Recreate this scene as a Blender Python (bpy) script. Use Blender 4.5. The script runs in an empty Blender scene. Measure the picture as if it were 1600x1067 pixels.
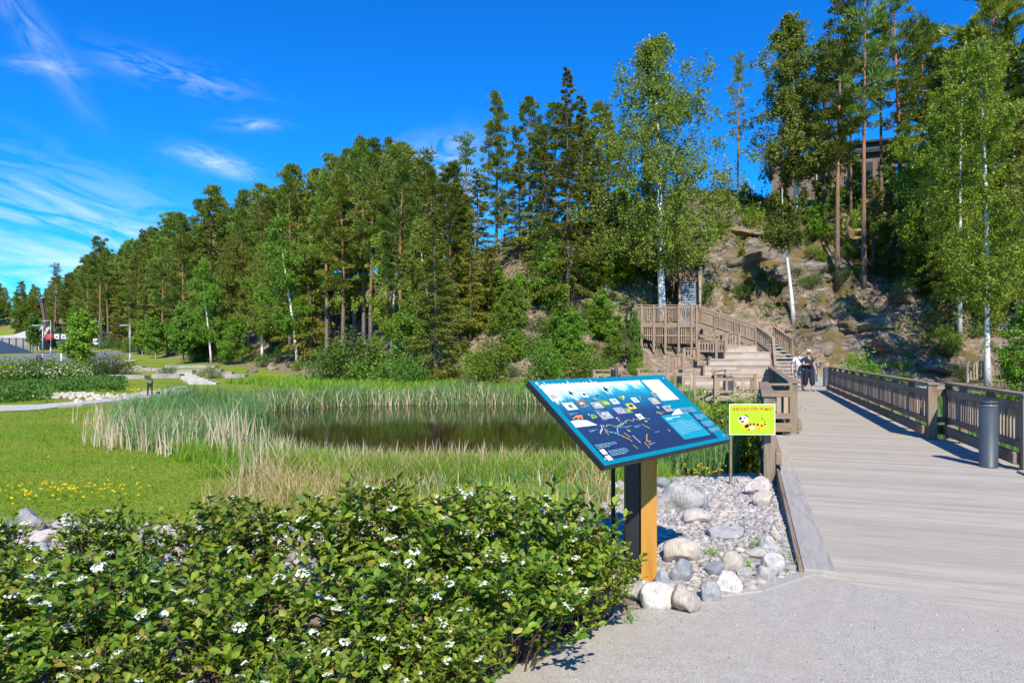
import bpy, math, random
import numpy as np
from mathutils import Vector, Matrix, noise as mnoise

random.seed(7)
RNG = np.random.default_rng(11)
R = math.radians
SC = bpy.context.scene
COL = SC.collection
F, CX, HY, EYE = 1067.0, 800.0, 553.0, 1.65


# ------------------------------------------------------------------ picture measurements -> world
def P(px, py, D):
    """world point seen at photo pixel (px, py) at distance D in front of the eye"""
    return ((px - CX) / F * D, D, EYE - (py - HY) / F * D)


def PX(px, D):
    return (px - CX) / F * D


# ------------------------------------------------------------------ object helpers
def tag(o, label=None, cat=None, group=None, kind=None):
    if label: o['label'] = label
    if cat: o['category'] = cat
    if group: o['group'] = group
    if kind: o['kind'] = kind
    return o


def thing(name, label, cat, loc=(0, 0, 0), rz=0.0, group=None):
    o = bpy.data.objects.new(name, None)
    o.empty_display_size = 0.1
    COL.objects.link(o)
    o.location = loc
    o.rotation_euler = (0, 0, rz)
    return tag(o, label, cat, group)


def link(name, me, parent=None, mats=None):
    o = bpy.data.objects.new(name, me)
    COL.objects.link(o)
    if mats is not None:
        for m in (mats if isinstance(mats, (list, tuple)) else [mats]):
            me.materials.append(m)
    if parent is not None:
        o.parent = parent
    return o


def dup(root, loc, rz=0.0, scale=None, label=None, group=None):
    """a copy of a thing, of each of its parts and of their sub-parts"""
    r = root.copy()
    COL.objects.link(r)
    r.location = loc
    r.rotation_euler = (0, 0, rz)
    if scale is not None:
        r.scale = scale if hasattr(scale, '__len__') else (scale,) * 3
    if label: r['label'] = label
    if group: r['group'] = group
    for ch in list(root.children):
        c = ch.copy(); COL.objects.link(c); c.parent = r
        for g in list(ch.children):
            d = g.copy(); COL.objects.link(d); d.parent = c
    return r


class MB:
    def __init__(s):
        s.v, s.f, s.mi, s.sm = [], [], [], []

    def add(s, vs, fs, mi=0, smooth=False):
        n = len(s.v)
        s.v += [tuple(map(float, v)) for v in vs]
        for f in fs:
            s.f.append(tuple(n + i for i in f)); s.mi.append(mi); s.sm.append(smooth)
        return s

    def box(s, x0, x1, y0, y1, z0, z1, mi=0):
        vs = [(x, y, z) for z in (z0, z1) for y in (y0, y1) for x in (x0, x1)]
        return s.add(vs, [(0, 2, 3, 1), (4, 5, 7, 6), (0, 1, 5, 4), (2, 6, 7, 3), (0, 4, 6, 2), (1, 3, 7, 5)], mi)

    def bar(s, p, q, w, h, up=(0, 0, 1), mi=0, drop=0.0):
        """beam from p to q; w across, h along up (centred)"""
        p, q = Vector(p), Vector(q)
        d = (q - p).normalized(); up = Vector(up)
        side = d.cross(up)
        if side.length < 1e-4: side = d.cross(Vector((1, 0, 0)))
        side.normalize(); u2 = side.cross(d).normalized()
        vs = []
        for c in (p, q):
            for a, b in ((-1, -1), (1, -1), (1, 1), (-1, 1)):
                vs.append(c + side * (a * w / 2) + u2 * (b * h / 2))
        return s.add(vs, [(3, 2, 1, 0), (4, 5, 6, 7), (0, 1, 5, 4), (1, 2, 6, 5), (2, 3, 7, 6), (3, 0, 4, 7)], mi)

    def tube(s, pts, rad, n=8, mi=0, cap=True, smooth=True):
        pts = [Vector(p) for p in pts]
        rad = rad if hasattr(rad, '__len__') else [rad] * len(pts)
        vs, fs = [], []
        ref = Vector((0.31, 0.95, 0.05))
        for i, p in enumerate(pts):
            d = (pts[min(i + 1, len(pts) - 1)] - pts[max(i - 1, 0)]).normalized()
            a = d.cross(ref)
            if a.length < 1e-3: a = d.cross(Vector((1, 0, 0)))
            a.normalize(); b = d.cross(a)
            for k in range(n):
                t = 2 * math.pi * k / n
                vs.append(p + (a * math.cos(t) + b * math.sin(t)) * rad[i])
        for i in range(len(pts) - 1):
            for k in range(n):
                k2 = (k + 1) % n
                fs.append((i * n + k, i * n + k2, (i + 1) * n + k2, (i + 1) * n + k))
        s.add(vs, fs, mi, smooth)
        if cap:
            m = len(s.v) - len(vs)
            s.f.append(tuple(m + k for k in range(n))[::-1]); s.mi.append(mi); s.sm.append(False)
            e = m + (len(pts) - 1) * n
            s.f.append(tuple(e + k for k in range(n))); s.mi.append(mi); s.sm.append(False)
        return s

    def lathe(s, prof, c=(0, 0, 0), n=24, mi=0, smooth=True):
        vs, fs = [], []
        for r_, z in prof:
            for k in range(n):
                t = 2 * math.pi * k / n
                vs.append((c[0] + r_ * math.cos(t), c[1] + r_ * math.sin(t), c[2] + z))
        for i in range(len(prof) - 1):
            for k in range(n):
                k2 = (k + 1) % n
                fs.append((i * n + k, i * n + k2, (i + 1) * n + k2, (i + 1) * n + k))
        fs.append(tuple(range(n))[::-1]); fs.append(tuple((len(prof) - 1) * n + k for k in range(n)))
        return s.add(vs, fs, mi, smooth)

    def poly(s, pts, mi=0):
        return s.add(pts, [tuple(range(len(pts)))], mi)

    def prism(s, pts, z0, z1, mi=0):
        n = len(pts)
        vs = [(x, y, z0) for x, y in pts] + [(x, y, z1) for x, y in pts]
        fs = [tuple(range(n))[::-1], tuple(range(n, 2 * n))] + [(i, (i + 1) % n, n + (i + 1) % n, n + i) for i in range(n)]
        return s.add(vs, fs, mi)

    def mesh(s, name):
        me = bpy.data.meshes.new(name)
        me.from_pydata(s.v, [], s.f)
        me.polygons.foreach_set('material_index', s.mi)
        me.polygons.foreach_set('use_smooth', s.sm)
        me.update()
        return me

    def build(s, name, mats, parent=None, bevel=0.0):
        o = link(name, s.mesh(name), parent, mats)
        if bevel > 0:
            b = o.modifiers.new('bevel', 'BEVEL'); b.width = bevel; b.segments = 2
            b.limit_method = 'ANGLE'; b.angle_limit = R(40)
        return o


def arr_mesh(name, V, Fc, smooth=False):
    """mesh from arrays: V (n,3), Fc (m,k)"""
    V = np.asarray(V, np.float32).reshape(-1, 3); Fc = np.asarray(Fc, np.int32)
    m, k = Fc.shape
    me = bpy.data.meshes.new(name)
    me.vertices.add(len(V)); me.vertices.foreach_set('co', V.ravel())
    me.loops.add(m * k); me.loops.foreach_set('vertex_index', Fc.ravel())
    me.polygons.add(m); me.polygons.foreach_set('loop_start', np.arange(0, m * k, k, dtype=np.int32))
    try:
        me.polygons.foreach_set('loop_total', np.full(m, k, np.int32))
    except Exception:
        pass
    if smooth:
        me.polygons.foreach_set('use_smooth', np.ones(m, bool))
    me.update(calc_edges=True)
    return me


def unit(a):
    return a / np.maximum(np.linalg.norm(a, axis=-1, keepdims=True), 1e-9)


def rdirs(n, rng=RNG):
    return unit(rng.normal(size=(n, 3)))


def diamonds(p, d, L, W, rng=RNG, fold=0.0):
    """one leaf-shaped quad per row: base p, direction d, length L, width W, random roll"""
    n = len(p)
    L = np.broadcast_to(np.asarray(L, float), (n,))[:, None]; W = np.broadcast_to(np.asarray(W, float), (n,))[:, None]
    d = unit(d)
    s = unit(np.cross(d, rdirs(n, rng)))
    m = p + d * L * 0.45
    q = np.stack([p, m + s * W / 2, p + d * L, m - s * W / 2], 1)
    return q


def quads_mesh(name, Q):
    n = len(Q)
    return arr_mesh(name, Q.reshape(-1, 3), np.arange(n * 4).reshape(n, 4))


def blades(p, h, lean, w, seg=3, curve=0.5, rng=RNG, tip=0.15):
    """grass or reed blades: p (n,3), h (n), lean (n,2) horizontal offset of the tip, w (n)"""
    n = len(p)
    az = rng.uniform(0, math.pi, n)
    sd = np.stack([np.cos(az), np.sin(az), np.zeros(n)], 1)
    T = np.linspace(0, 1, seg + 1)
    rows = []
    for t in T:
        c = p + np.stack([lean[:, 0] * t ** (1 + curve), lean[:, 1] * t ** (1 + curve), h * t * (1 - 0.12 * t * t)], 1)
        ww = (w * (1 - t) ** 0.6 + w * tip * 0.5)[:, None] * 0.5
        rows += [c - sd * ww, c + sd * ww]
    V = np.stack(rows, 1)
    k = 2 * (seg + 1)
    base = (np.arange(n) * k)[:, None]
    fs = np.concatenate([np.stack([base[:, 0] + 2 * i, base[:, 0] + 2 * i + 1, base[:, 0] + 2 * i + 3, base[:, 0] + 2 * i + 2], 1) for i in range(seg)])
    return V.reshape(-1, 3), fs


# ------------------------------------------------------------------ value noise
_perm = np.random.default_rng(5).random((256, 256))


def vnoise(x, y):
    x = np.asarray(x, float); y = np.asarray(y, float)
    xi = np.floor(x).astype(int); yi = np.floor(y).astype(int)
    fx = x - xi; fy = y - yi
    fx = fx * fx * (3 - 2 * fx); fy = fy * fy * (3 - 2 * fy)
    g = lambda a, b: _perm[a & 255, b & 255]
    return ((g(xi, yi) * (1 - fx) + g(xi + 1, yi) * fx) * (1 - fy) + (g(xi, yi + 1) * (1 - fx) + g(xi + 1, yi + 1) * fx) * fy) * 2 - 1


def fbm(x, y, s=1.0, o=4):
    r, a, t = 0, 1.0, 0
    for i in range(o):
        r = r + a * vnoise(x / s + 17.3 * i, y / s - 9.1 * i); t += a; a *= 0.5; s *= 0.5
    return r / t


def sstep(a, b, x):
    t = np.clip((np.asarray(x, float) - a) / (b - a), 0, 1)
    return t * t * (3 - 2 * t)
# ------------------------------------------------------------------ materials
def newmat(name):
    m = bpy.data.materials.new(name); m.use_nodes = True
    nt = m.node_tree
    return m, nt, nt.nodes['Principled BSDF'], nt.nodes['Material Output']


def N(nt, typ, **kw):
    n = nt.nodes.new(typ)
    for k, v in kw.items():
        if k in n.inputs: n.inputs[k].default_value = v
        else: setattr(n, k, v)
    return n


def c4(c):
    return (c[0], c[1], c[2], 1.0)


def mixc(nt, fac, a, b, blend='MIX'):
    n = nt.nodes.new('ShaderNodeMix'); n.data_type = 'RGBA'; n.blend_type = blend
    for sock, val in ((n.inputs[0], fac), (n.inputs[6], a), (n.inputs[7], b)):
        if hasattr(val, 'is_output') or hasattr(val, 'links'): nt.links.new(val, sock)
        else: sock.default_value = val if not isinstance(val, tuple) else c4(val)
    return n.outputs[2]


def ramp(nt, fac, stops):
    n = nt.nodes.new('ShaderNodeValToRGB')
    e = n.color_ramp.elements
    while len(e) < len(stops): e.new(0.5)
    for i, (p, c) in enumerate(stops):
        e[i].position = p
        e[i].color = c4(c) if hasattr(c, '__len__') else (c, c, c, 1)
    nt.links.new(fac, n.inputs[0])
    return n.outputs[0]


def noise(nt, vec, scale, detail=4, rough=0.55, dist=0.0):
    n = N(nt, 'ShaderNodeTexNoise', Scale=scale, Detail=detail, Roughness=rough, Distortion=dist)
    if vec is not None: nt.links.new(vec, n.inputs['Vector'])
    return n.outputs[0]


def objco(nt, scale=None, which='Object'):
    t = nt.nodes.new('ShaderNodeTexCoord').outputs[which]
    if scale is None: return t
    mp = N(nt, 'ShaderNodeMapping'); mp.inputs['Scale'].default_value = scale
    nt.links.new(t, mp.inputs[0])
    return mp.outputs[0]


def bump(nt, bs, h, strength=0.3, dist=0.02):
    b = N(nt, 'ShaderNodeBump', Strength=strength, Distance=dist)
    nt.links.new(h, b.inputs['Height']); nt.links.new(b.outputs[0], bs.inputs['Normal'])


def island(nt):
    return nt.nodes.new('ShaderNodeNewGeometry').outputs['Random Per Island']


def objrand(nt):
    return nt.nodes.new('ShaderNodeObjectInfo').outputs['Random']


def plain(name, c, rough=0.6, c2=None, scale=6, bmp=0.0, bscale=30, metal=0.0, spec=0.4, stretch=None):
    m, nt, bs, out = newmat(name)
    co = objco(nt, stretch)
    c2 = c2 or tuple(x * 0.75 for x in c)
    nz = noise(nt, co, scale, 5)
    nt.links.new(mixc(nt, ramp(nt, nz, [(0.35, 0.0), (0.65, 1.0)]), c, c2), bs.inputs['Base Color'])
    bs.inputs['Roughness'].default_value = rough
    bs.inputs['Metallic'].default_value = metal
    bs.inputs['Specular IOR Level'].default_value = spec
    if bmp > 0: bump(nt, bs, noise(nt, co, bscale, 4), bmp, 0.01)
    return m


def leafmat(name, c1, c2, trans=0.3, rough=0.5, spec=0.3, objvar=0.35, tcol=None, c3=None):
    """leaves: colour differs per leaf and per plant, some light comes through"""
    m, nt, bs, out = newmat(name)
    r = island(nt)
    stops = [(0.0, c1), (1.0, c2)] if c3 is None else [(0.0, c1), (0.85, c2), (1.0, c3)]
    col = ramp(nt, r, stops)
    hs = N(nt, 'ShaderNodeHueSaturation')
    nt.links.new(col, hs.inputs['Color'])
    mr = N(nt, 'ShaderNodeMapRange'); mr.inputs[3].default_value = 1 - objvar; mr.inputs[4].default_value = 1 + objvar
    nt.links.new(objrand(nt), mr.inputs[0]); nt.links.new(mr.outputs[0], hs.inputs['Value'])
    mh = N(nt, 'ShaderNodeMapRange'); mh.inputs[3].default_value = 0.5 - 0.03 * objvar / 0.35; mh.inputs[4].default_value = 0.5 + 0.02 * objvar / 0.35
    mu = N(nt, 'ShaderNodeMath', operation='FRACT'); ml = N(nt, 'ShaderNodeMath', operation='MULTIPLY'); ml.inputs[1].default_value = 7.31
    nt.links.new(objrand(nt), ml.inputs[0]); nt.links.new(ml.outputs[0], mu.inputs[0]); nt.links.new(mu.outputs[0], mh.inputs[0])
    nt.links.new(mh.outputs[0], hs.inputs['Hue'])
    nt.links.new(hs.outputs[0], bs.inputs['Base Color'])
    bs.inputs['Roughness'].default_value = rough
    bs.inputs['Specular IOR Level'].default_value = spec
    tr = N(nt, 'ShaderNodeBsdfTranslucent')
    tc = mixc(nt, 1.0, hs.outputs[0], (1.25, 1.25, 0.45), 'MULTIPLY')
    nt.links.new(tc, tr.inputs[0])
    mx = N(nt, 'ShaderNodeMixShader'); mx.inputs[0].default_value = trans
    nt.links.new(bs.outputs[0], mx.inputs[1]); nt.links.new(tr.outputs[0], mx.inputs[2])
    nt.links.new(mx.outputs[0], out.inputs[0])
    return m


def wood(name, axis, c1=(0.285, 0.195, 0.125), c2=(0.135, 0.088, 0.056), c3=(0.38, 0.285, 0.20), rough=0.85, islandvar=0.4, grey=(0.32, 0.265, 0.205)):
    """weathered timber, grain running along one local axis"""
    m, nt, bs, out = newmat(name)
    st = [24.0, 24.0, 24.0]; st['xyz'.index(axis)] = 2.2
    co = objco(nt)
    rr = island(nt)
    off = N(nt, 'ShaderNodeVectorMath', operation='ADD')
    cb = N(nt, 'ShaderNodeCombineXYZ')
    ml = N(nt, 'ShaderNodeMath', operation='MULTIPLY'); ml.inputs[1].default_value = 37.0
    nt.links.new(rr, ml.inputs[0])
    for i in range(3): nt.links.new(ml.outputs[0], cb.inputs[i])
    nt.links.new(co, off.inputs[0]); nt.links.new(cb.outputs[0], off.inputs[1])
    mp = N(nt, 'ShaderNodeMapping'); mp.inputs['Scale'].default_value = st
    nt.links.new(off.outputs[0], mp.inputs[0])
    g = noise(nt, mp.outputs[0], 1.0, 6, 0.6, 0.4)
    big = noise(nt, off.outputs[0], 1.7, 3)
    col = ramp(nt, g, [(0.28, c2), (0.5, c1), (0.72, c3)])
    col = mixc(nt, ramp(nt, big, [(0.38, 0.0), (0.68, 0.75)]), col, grey)
    hs = N(nt, 'ShaderNodeHueSaturation'); nt.links.new(col, hs.inputs['Color'])
    mr = N(nt, 'ShaderNodeMapRange'); mr.inputs[3].default_value = 1 - islandvar; mr.inputs[4].default_value = 1 + islandvar
    nt.links.new(rr, mr.inputs[0]); nt.links.new(mr.outputs[0], hs.inputs['Value'])
    nt.links.new(hs.outputs[0], bs.inputs['Base Color'])
    bs.inputs['Roughness'].default_value = rough
    bs.inputs['Specular IOR Level'].default_value = 0.25
    bump(nt, bs, g, 0.35, 0.004)
    return m


MAT = {}
MAT['pine_needles'] = leafmat('pine_needles', (0.09, 0.15, 0.022), (0.265, 0.32, 0.055), 0.34, 0.5, 0.3)
MAT['spruce_needles'] = leafmat('spruce_needles', (0.07, 0.115, 0.012), (0.26, 0.285, 0.028), 0.3, 0.5, 0.3)
MAT['birch_leaves'] = leafmat('birch_leaves', (0.10, 0.16, 0.02), (0.25, 0.32, 0.045), 0.38, 0.45, 0.3)
MAT['light_birch_leaves'] = leafmat('light_birch_leaves', (0.125, 0.19, 0.016), (0.30, 0.37, 0.035), 0.38, 0.45, 0.3, 0.1)
MAT['bright_leaves'] = leafmat('bright_leaves', (0.11, 0.21, 0.016), (0.23, 0.36, 0.035), 0.4, 0.45, 0.35)
MAT['bush_leaves'] = leafmat('bush_leaves', (0.07, 0.15, 0.018), (0.18, 0.29, 0.04), 0.36, 0.5, 0.3)
MAT['dark_leaves'] = leafmat('dark_leaves', (0.04, 0.085, 0.02), (0.09, 0.15, 0.04), 0.3, 0.5, 0.3)
MAT['chokeberry_leaves'] = leafmat('chokeberry_leaves', (0.065, 0.15, 0.012), (0.235, 0.33, 0.026), 0.3, 0.44, 0.35, 0.18, c3=(0.34, 0.29, 0.05))
MAT['reed_green'] = leafmat('reed_green', (0.085, 0.20, 0.055), (0.21, 0.34, 0.11), 0.3, 0.5, 0.3, 0.0)
MAT['reed_dry'] = leafmat('reed_dry', (0.42, 0.33, 0.20), (0.66, 0.56, 0.40), 0.25, 0.7, 0.2, 0.0)
MAT['dry_grass'] = leafmat('dry_grass', (0.33, 0.25, 0.09), (0.56, 0.43, 0.21), 0.3, 0.7, 0.2, 0.0)
MAT['lawn_grass'] = leafmat('lawn_grass', (0.11, 0.215, 0.012), (0.26, 0.38, 0.025), 0.35, 0.55, 0.2, 0.0)
MAT['tall_grass'] = leafmat('tall_grass', (0.12, 0.25, 0.018), (0.27, 0.42, 0.04), 0.35, 0.55, 0.25, 0.0)
MAT['herbs'] = leafmat('herbs', (0.05, 0.13, 0.02), (0.13, 0.24, 0.04), 0.32, 0.55, 0.25, 0.0)
MAT['petal'] = leafmat('petal', (0.78, 0.78, 0.70), (0.86, 0.86, 0.82), 0.25, 0.6, 0.2, 0.0)
MAT['yellow_petal'] = leafmat('yellow_petal', (0.75, 0.52, 0.01), (0.85, 0.65, 0.03), 0.25, 0.6, 0.2, 0.0)
MAT['twig'] = plain('twig', (0.12, 0.075, 0.045), 0.8, (0.07, 0.045, 0.03), 30)
MAT['green_stem'] = plain('green_stem', (0.13, 0.2, 0.04), 0.6)


def barkmat(name, low, high, z0, z1, sc=9):
    m, nt, bs, out = newmat(name)
    co = objco(nt)
    sx = N(nt, 'ShaderNodeSeparateXYZ'); nt.links.new(co, sx.inputs[0])
    mr = N(nt, 'ShaderNodeMapRange'); mr.inputs[1].default_value = z0; mr.inputs[2].default_value = z1
    nt.links.new(sx.outputs[2], mr.inputs[0])
    col = mixc(nt, mr.outputs[0], low, high)
    st = objco(nt, (sc, sc, sc * 0.25))
    nz = noise(nt, st, 1.0, 5, 0.65)
    col = mixc(nt, ramp(nt, nz, [(0.35, 0.75), (0.62, 0.0)]), col, mixc(nt, 1.0, col, (0.35, 0.33, 0.32), 'MULTIPLY'))
    nt.links.new(col, bs.inputs['Base Color']); bs.inputs['Roughness'].default_value = 0.9
    bump(nt, bs, nz, 0.6, 0.03)
    return m


MAT['pine_bark'] = barkmat('pine_bark', (0.20, 0.15, 0.12), (0.40, 0.19, 0.085), 3.0, 9.0)
MAT['spruce_bark'] = barkmat('spruce_bark', (0.19, 0.15, 0.125), (0.15, 0.11, 0.085), 2.0, 10.0)


def birchbark():
    m, nt, bs, out = newmat('birch_bark')
    co = objco(nt, (5, 5, 16))
    nz = noise(nt, co, 1.0, 4, 0.6)
    sx = N(nt, 'ShaderNodeSeparateXYZ'); nt.links.new(objco(nt), sx.inputs[0])
    mr = N(nt, 'ShaderNodeMapRange'); mr.inputs[1].default_value = 0.0; mr.inputs[2].default_value = 1.3
    nt.links.new(sx.outputs[2], mr.inputs[0])
    base = mixc(nt, mr.outputs[0], (0.34, 0.31, 0.28), (0.72, 0.69, 0.64))
    col = mixc(nt, ramp(nt, nz, [(0.60, 0.0), (0.66, 0.9)]), base, (0.06, 0.05, 0.045))
    nt.links.new(col, bs.inputs['Base Color']); bs.inputs['Roughness'].default_value = 0.75
    return m


MAT['birch_bark'] = birchbark()
WX, WY, WZ = wood('timber_x', 'x'), wood('timber_y', 'y'), wood('timber_z', 'z')
GW = dict(c1=(0.39, 0.343, 0.278), c2=(0.285, 0.246, 0.193), c3=(0.455, 0.408, 0.336), grey=(0.395, 0.358, 0.303))
PLANK = wood('deck_plank', 'x', islandvar=0.10, **GW)
CURB = wood('curb_board', 'y', islandvar=0.1, c1=(0.37, 0.335, 0.29), c2=(0.24, 0.215, 0.18), c3=(0.45, 0.41, 0.36), grey=(0.36, 0.34, 0.31))
TIER = wood('tier_board', 'x', islandvar=0.22, c1=(0.40, 0.315, 0.24), c2=(0.27, 0.205, 0.155), c3=(0.49, 0.40, 0.315), grey=(0.385, 0.33, 0.28))
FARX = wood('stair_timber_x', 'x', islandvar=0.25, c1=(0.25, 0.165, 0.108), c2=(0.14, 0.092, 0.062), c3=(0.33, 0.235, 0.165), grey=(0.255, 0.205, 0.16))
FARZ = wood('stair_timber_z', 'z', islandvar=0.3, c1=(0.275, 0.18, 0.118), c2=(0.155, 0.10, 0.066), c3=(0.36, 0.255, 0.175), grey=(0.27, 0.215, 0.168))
OAK = wood('varnished_pine', 'z', islandvar=0.0, c1=(0.50, 0.25, 0.045), c2=(0.38, 0.175, 0.028), c3=(0.58, 0.31, 0.07), rough=0.45, grey=(0.50, 0.245, 0.045))
MAT['slate_metal'] = plain('slate_metal', (0.052, 0.07, 0.09), 0.45, (0.042, 0.058, 0.076), 4, spec=0.45)
MAT['black_steel'] = plain('black_steel', (0.02, 0.02, 0.022), 0.45)
MAT['grey_steel'] = plain('grey_steel', (0.42, 0.45, 0.48), 0.4, (0.34, 0.37, 0.4), 5, metal=0.3)
MAT['stair_metal'] = plain('stair_metal', (0.17, 0.21, 0.26), 0.5, (0.12, 0.16, 0.20), 8)
MAT['tread_light'] = plain('tread_light', (0.45, 0.47, 0.49), 0.6)
MAT['white_paint'] = plain('white_paint', (0.78, 0.78, 0.76), 0.5)
MAT['red_paint'] = plain('red_paint', (0.62, 0.03, 0.015), 0.5)
MAT['dark_glass'] = plain('dark_glass', (0.05, 0.065, 0.08), 0.1, spec=0.6)
MAT['concrete'] = plain('concrete', (0.50, 0.47, 0.42), 0.9, (0.40, 0.375, 0.335), 3, 0.2, 60)
MAT['asphalt'] = plain('asphalt', (0.20, 0.195, 0.205), 0.9, (0.165, 0.16, 0.17), 1.5, 0.2, 80)
MAT['slab_stone'] = plain('slab_stone', (0.40, 0.37, 0.335), 0.9, (0.24, 0.22, 0.205), 1.6, 0.3, 15)


def rockmat(name, c1, c2, c3, vein=0.5, sc=3.0, objvar=0.25, lichen=0.0):
    m, nt, bs, out = newmat(name)
    co0 = objco(nt)
    rnd = objrand(nt)
    off = N(nt, 'ShaderNodeVectorMath', operation='ADD'); cb = N(nt, 'ShaderNodeCombineXYZ')
    ml = N(nt, 'ShaderNodeMath', operation='MULTIPLY'); ml.inputs[1].default_value = 23.0
    nt.links.new(rnd, ml.inputs[0])
    for i in range(3): nt.links.new(ml.outputs[0], cb.inputs[i])
    nt.links.new(co0, off.inputs[0]); nt.links.new(cb.outputs[0], off.inputs[1])
    co = off.outputs[0]
    a = noise(nt, co, sc, 6, 0.62, 0.6)
    w = N(nt, 'ShaderNodeTexWave', Scale=sc * 0.8, Distortion=7.0, Detail=4.0)
    w.inputs['Detail Scale'].default_value = 1.6
    nt.links.new(co, w.inputs[0])
    col = ramp(nt, a, [(0.3, c2), (0.52, c1), (0.75, c3)])
    col = mixc(nt, ramp(nt, w.outputs[1], [(0.75, 0.0), (0.95, vein)]), col, c3)
    sp = noise(nt, co, sc * 22, 2)
    col = mixc(nt, ramp(nt, sp, [(0.60, 0.0), (0.70, 0.6)]), col, tuple(x * 0.35 for x in c1))
    if lichen > 0:
        l1 = noise(nt, co, sc * 1.6, 5, 0.65); l2 = noise(nt, co, sc * 6, 3)
        col = mixc(nt, ramp(nt, l1, [(0.44, 0.0), (0.58, lichen)]), col, mixc(nt, l2, (0.19, 0.105, 0.036), (0.09, 0.095, 0.022)))
    hs = N(nt, 'ShaderNodeHueSaturation'); nt.links.new(col, hs.inputs['Color'])
    mr = N(nt, 'ShaderNodeMapRange'); mr.inputs[3].default_value = 1 - objvar; mr.inputs[4].default_value = 1 + objvar
    nt.links.new(rnd, mr.inputs[0]); nt.links.new(mr.outputs[0], hs.inputs['Value'])
    nt.links.new(hs.outputs[0], bs.inputs['Base Color']); bs.inputs['Roughness'].default_value = 0.85
    b1 = N(nt, 'ShaderNodeMath', operation='ADD'); nt.links.new(a, b1.inputs[0]); nt.links.new(sp, b1.inputs[1])
    bump(nt, bs, b1.outputs[0], 0.35, 0.02)
    return m


MAT['rock_grey'] = rockmat('rock_grey', (0.34, 0.33, 0.32), (0.20, 0.20, 0.21), (0.52, 0.50, 0.48))
MAT['rock_white'] = rockmat('rock_white', (0.47, 0.44, 0.40), (0.27, 0.245, 0.215), (0.64, 0.61, 0.57), 0.5)
MAT['rock_blue'] = rockmat('rock_blue', (0.27, 0.29, 0.32), (0.17, 0.18, 0.20), (0.48, 0.49, 0.50))
MAT['rock_tan'] = rockmat('rock_tan', (0.44, 0.38, 0.31), (0.28, 0.235, 0.185), (0.58, 0.52, 0.45))
MAT['rock_pink'] = rockmat('rock_pink', (0.48, 0.40, 0.36), (0.32, 0.26, 0.235), (0.62, 0.55, 0.51))
MAT['rock_cliff'] = rockmat('rock_cliff', (0.18, 0.15, 0.122), (0.06, 0.05, 0.042), (0.32, 0.285, 0.25), 0.3, 0.9, 0.2, 0.75)


def pebblemat():
    m, nt, bs, out = newmat('pebbles')
    r = island(nt)
    col = ramp(nt, r, [(0.0, (0.20, 0.20, 0.205)), (0.3, (0.36, 0.345, 0.32)), (0.55, (0.47, 0.41, 0.345)), (0.75, (0.31, 0.295, 0.275)), (0.9, (0.50, 0.46, 0.41)), (1.0, (0.60, 0.57, 0.53))])
    nz = noise(nt, objco(nt), 60, 3)
    col = mixc(nt, ramp(nt, nz, [(0.4, 0.35), (0.6, 0.0)]), col, (0.2, 0.19, 0.18))
    nt.links.new(col, bs.inputs['Base Color']); bs.inputs['Roughness'].default_value = 0.85
    return m


MAT['pebbles'] = pebblemat()
# ------------------------------------------------------------------ the lie of the land
FOOT = np.array([(-220, 262), (-94, 142), (-60, 100), (-40, 78), (-24, 60), (-13, 48), (-6, 40.5), (-2, 37), (3, 36), (7, 36.5),
                 (10, 37.5), (14, 39.5), (18, 39.5), (22, 38), (27, 35), (34, 31), (50, 27), (140, 20)], float)
POND = np.array([(-9.2, 20.5), (-10, 24.5), (-6.5, 28.3), (0, 29.3), (4.5, 27.3), (5.6, 23), (5.0, 18), (3.6, 14.2), (1.4, 12.6), (-2, 12.6), (-5.6, 14.6), (-8, 17.5)], float)
WATER_Z = -0.5
BO = np.array([2.2, 5.1]); BTH = R(19.3)                 # boardwalk: origin and heading
BU = np.array([math.sin(BTH), math.cos(BTH)]); BV = np.array([math.cos(BTH), -math.sin(BTH)])


def seg_dist(x, y, poly, closed):
    n = len(poly)
    best = np.full(np.shape(x), 1e9); sgn = np.zeros(np.shape(x))
    for i in range(n if closed else n - 1):
        a = poly[i]; b = poly[(i + 1) % n]
        d = b - a; L2 = d @ d
        t = np.clip(((x - a[0]) * d[0] + (y - a[1]) * d[1]) / L2, 0, 1)
        dx = x - (a[0] + t * d[0]); dy = y - (a[1] + t * d[1])
        q = dx * dx + dy * dy
        cr = d[0] * (y - a[1]) - d[1] * (x - a[0])
        m = q < best
        best = np.where(m, q, best); sgn = np.where(m, np.sign(cr), sgn)
    return np.sqrt(best), sgn


def foot_d(x, y):
    d, s = seg_dist(x, y, FOOT, False)
    return d * s


def pond_d(x, y):
    d, _ = seg_dist(x, y, POND, True)
    ins = np.zeros(np.shape(x), bool)
    n = len(POND)
    for i in range(n):
        a = POND[i]; b = POND[(i + 1) % n]
        c = ((a[1] > y) != (b[1] > y)) & (x < (b[0] - a[0]) * (y - a[1]) / (b[1] - a[1] + 1e-12) + a[0])
        ins ^= c
    return np.where(ins, -d, d)


def bridge_st(x, y):
    dx = x - BO[0]; dy = y - BO[1]
    return dx * BU[0] + dy * BU[1], dx * BV[0] + dy * BV[1]


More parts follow.
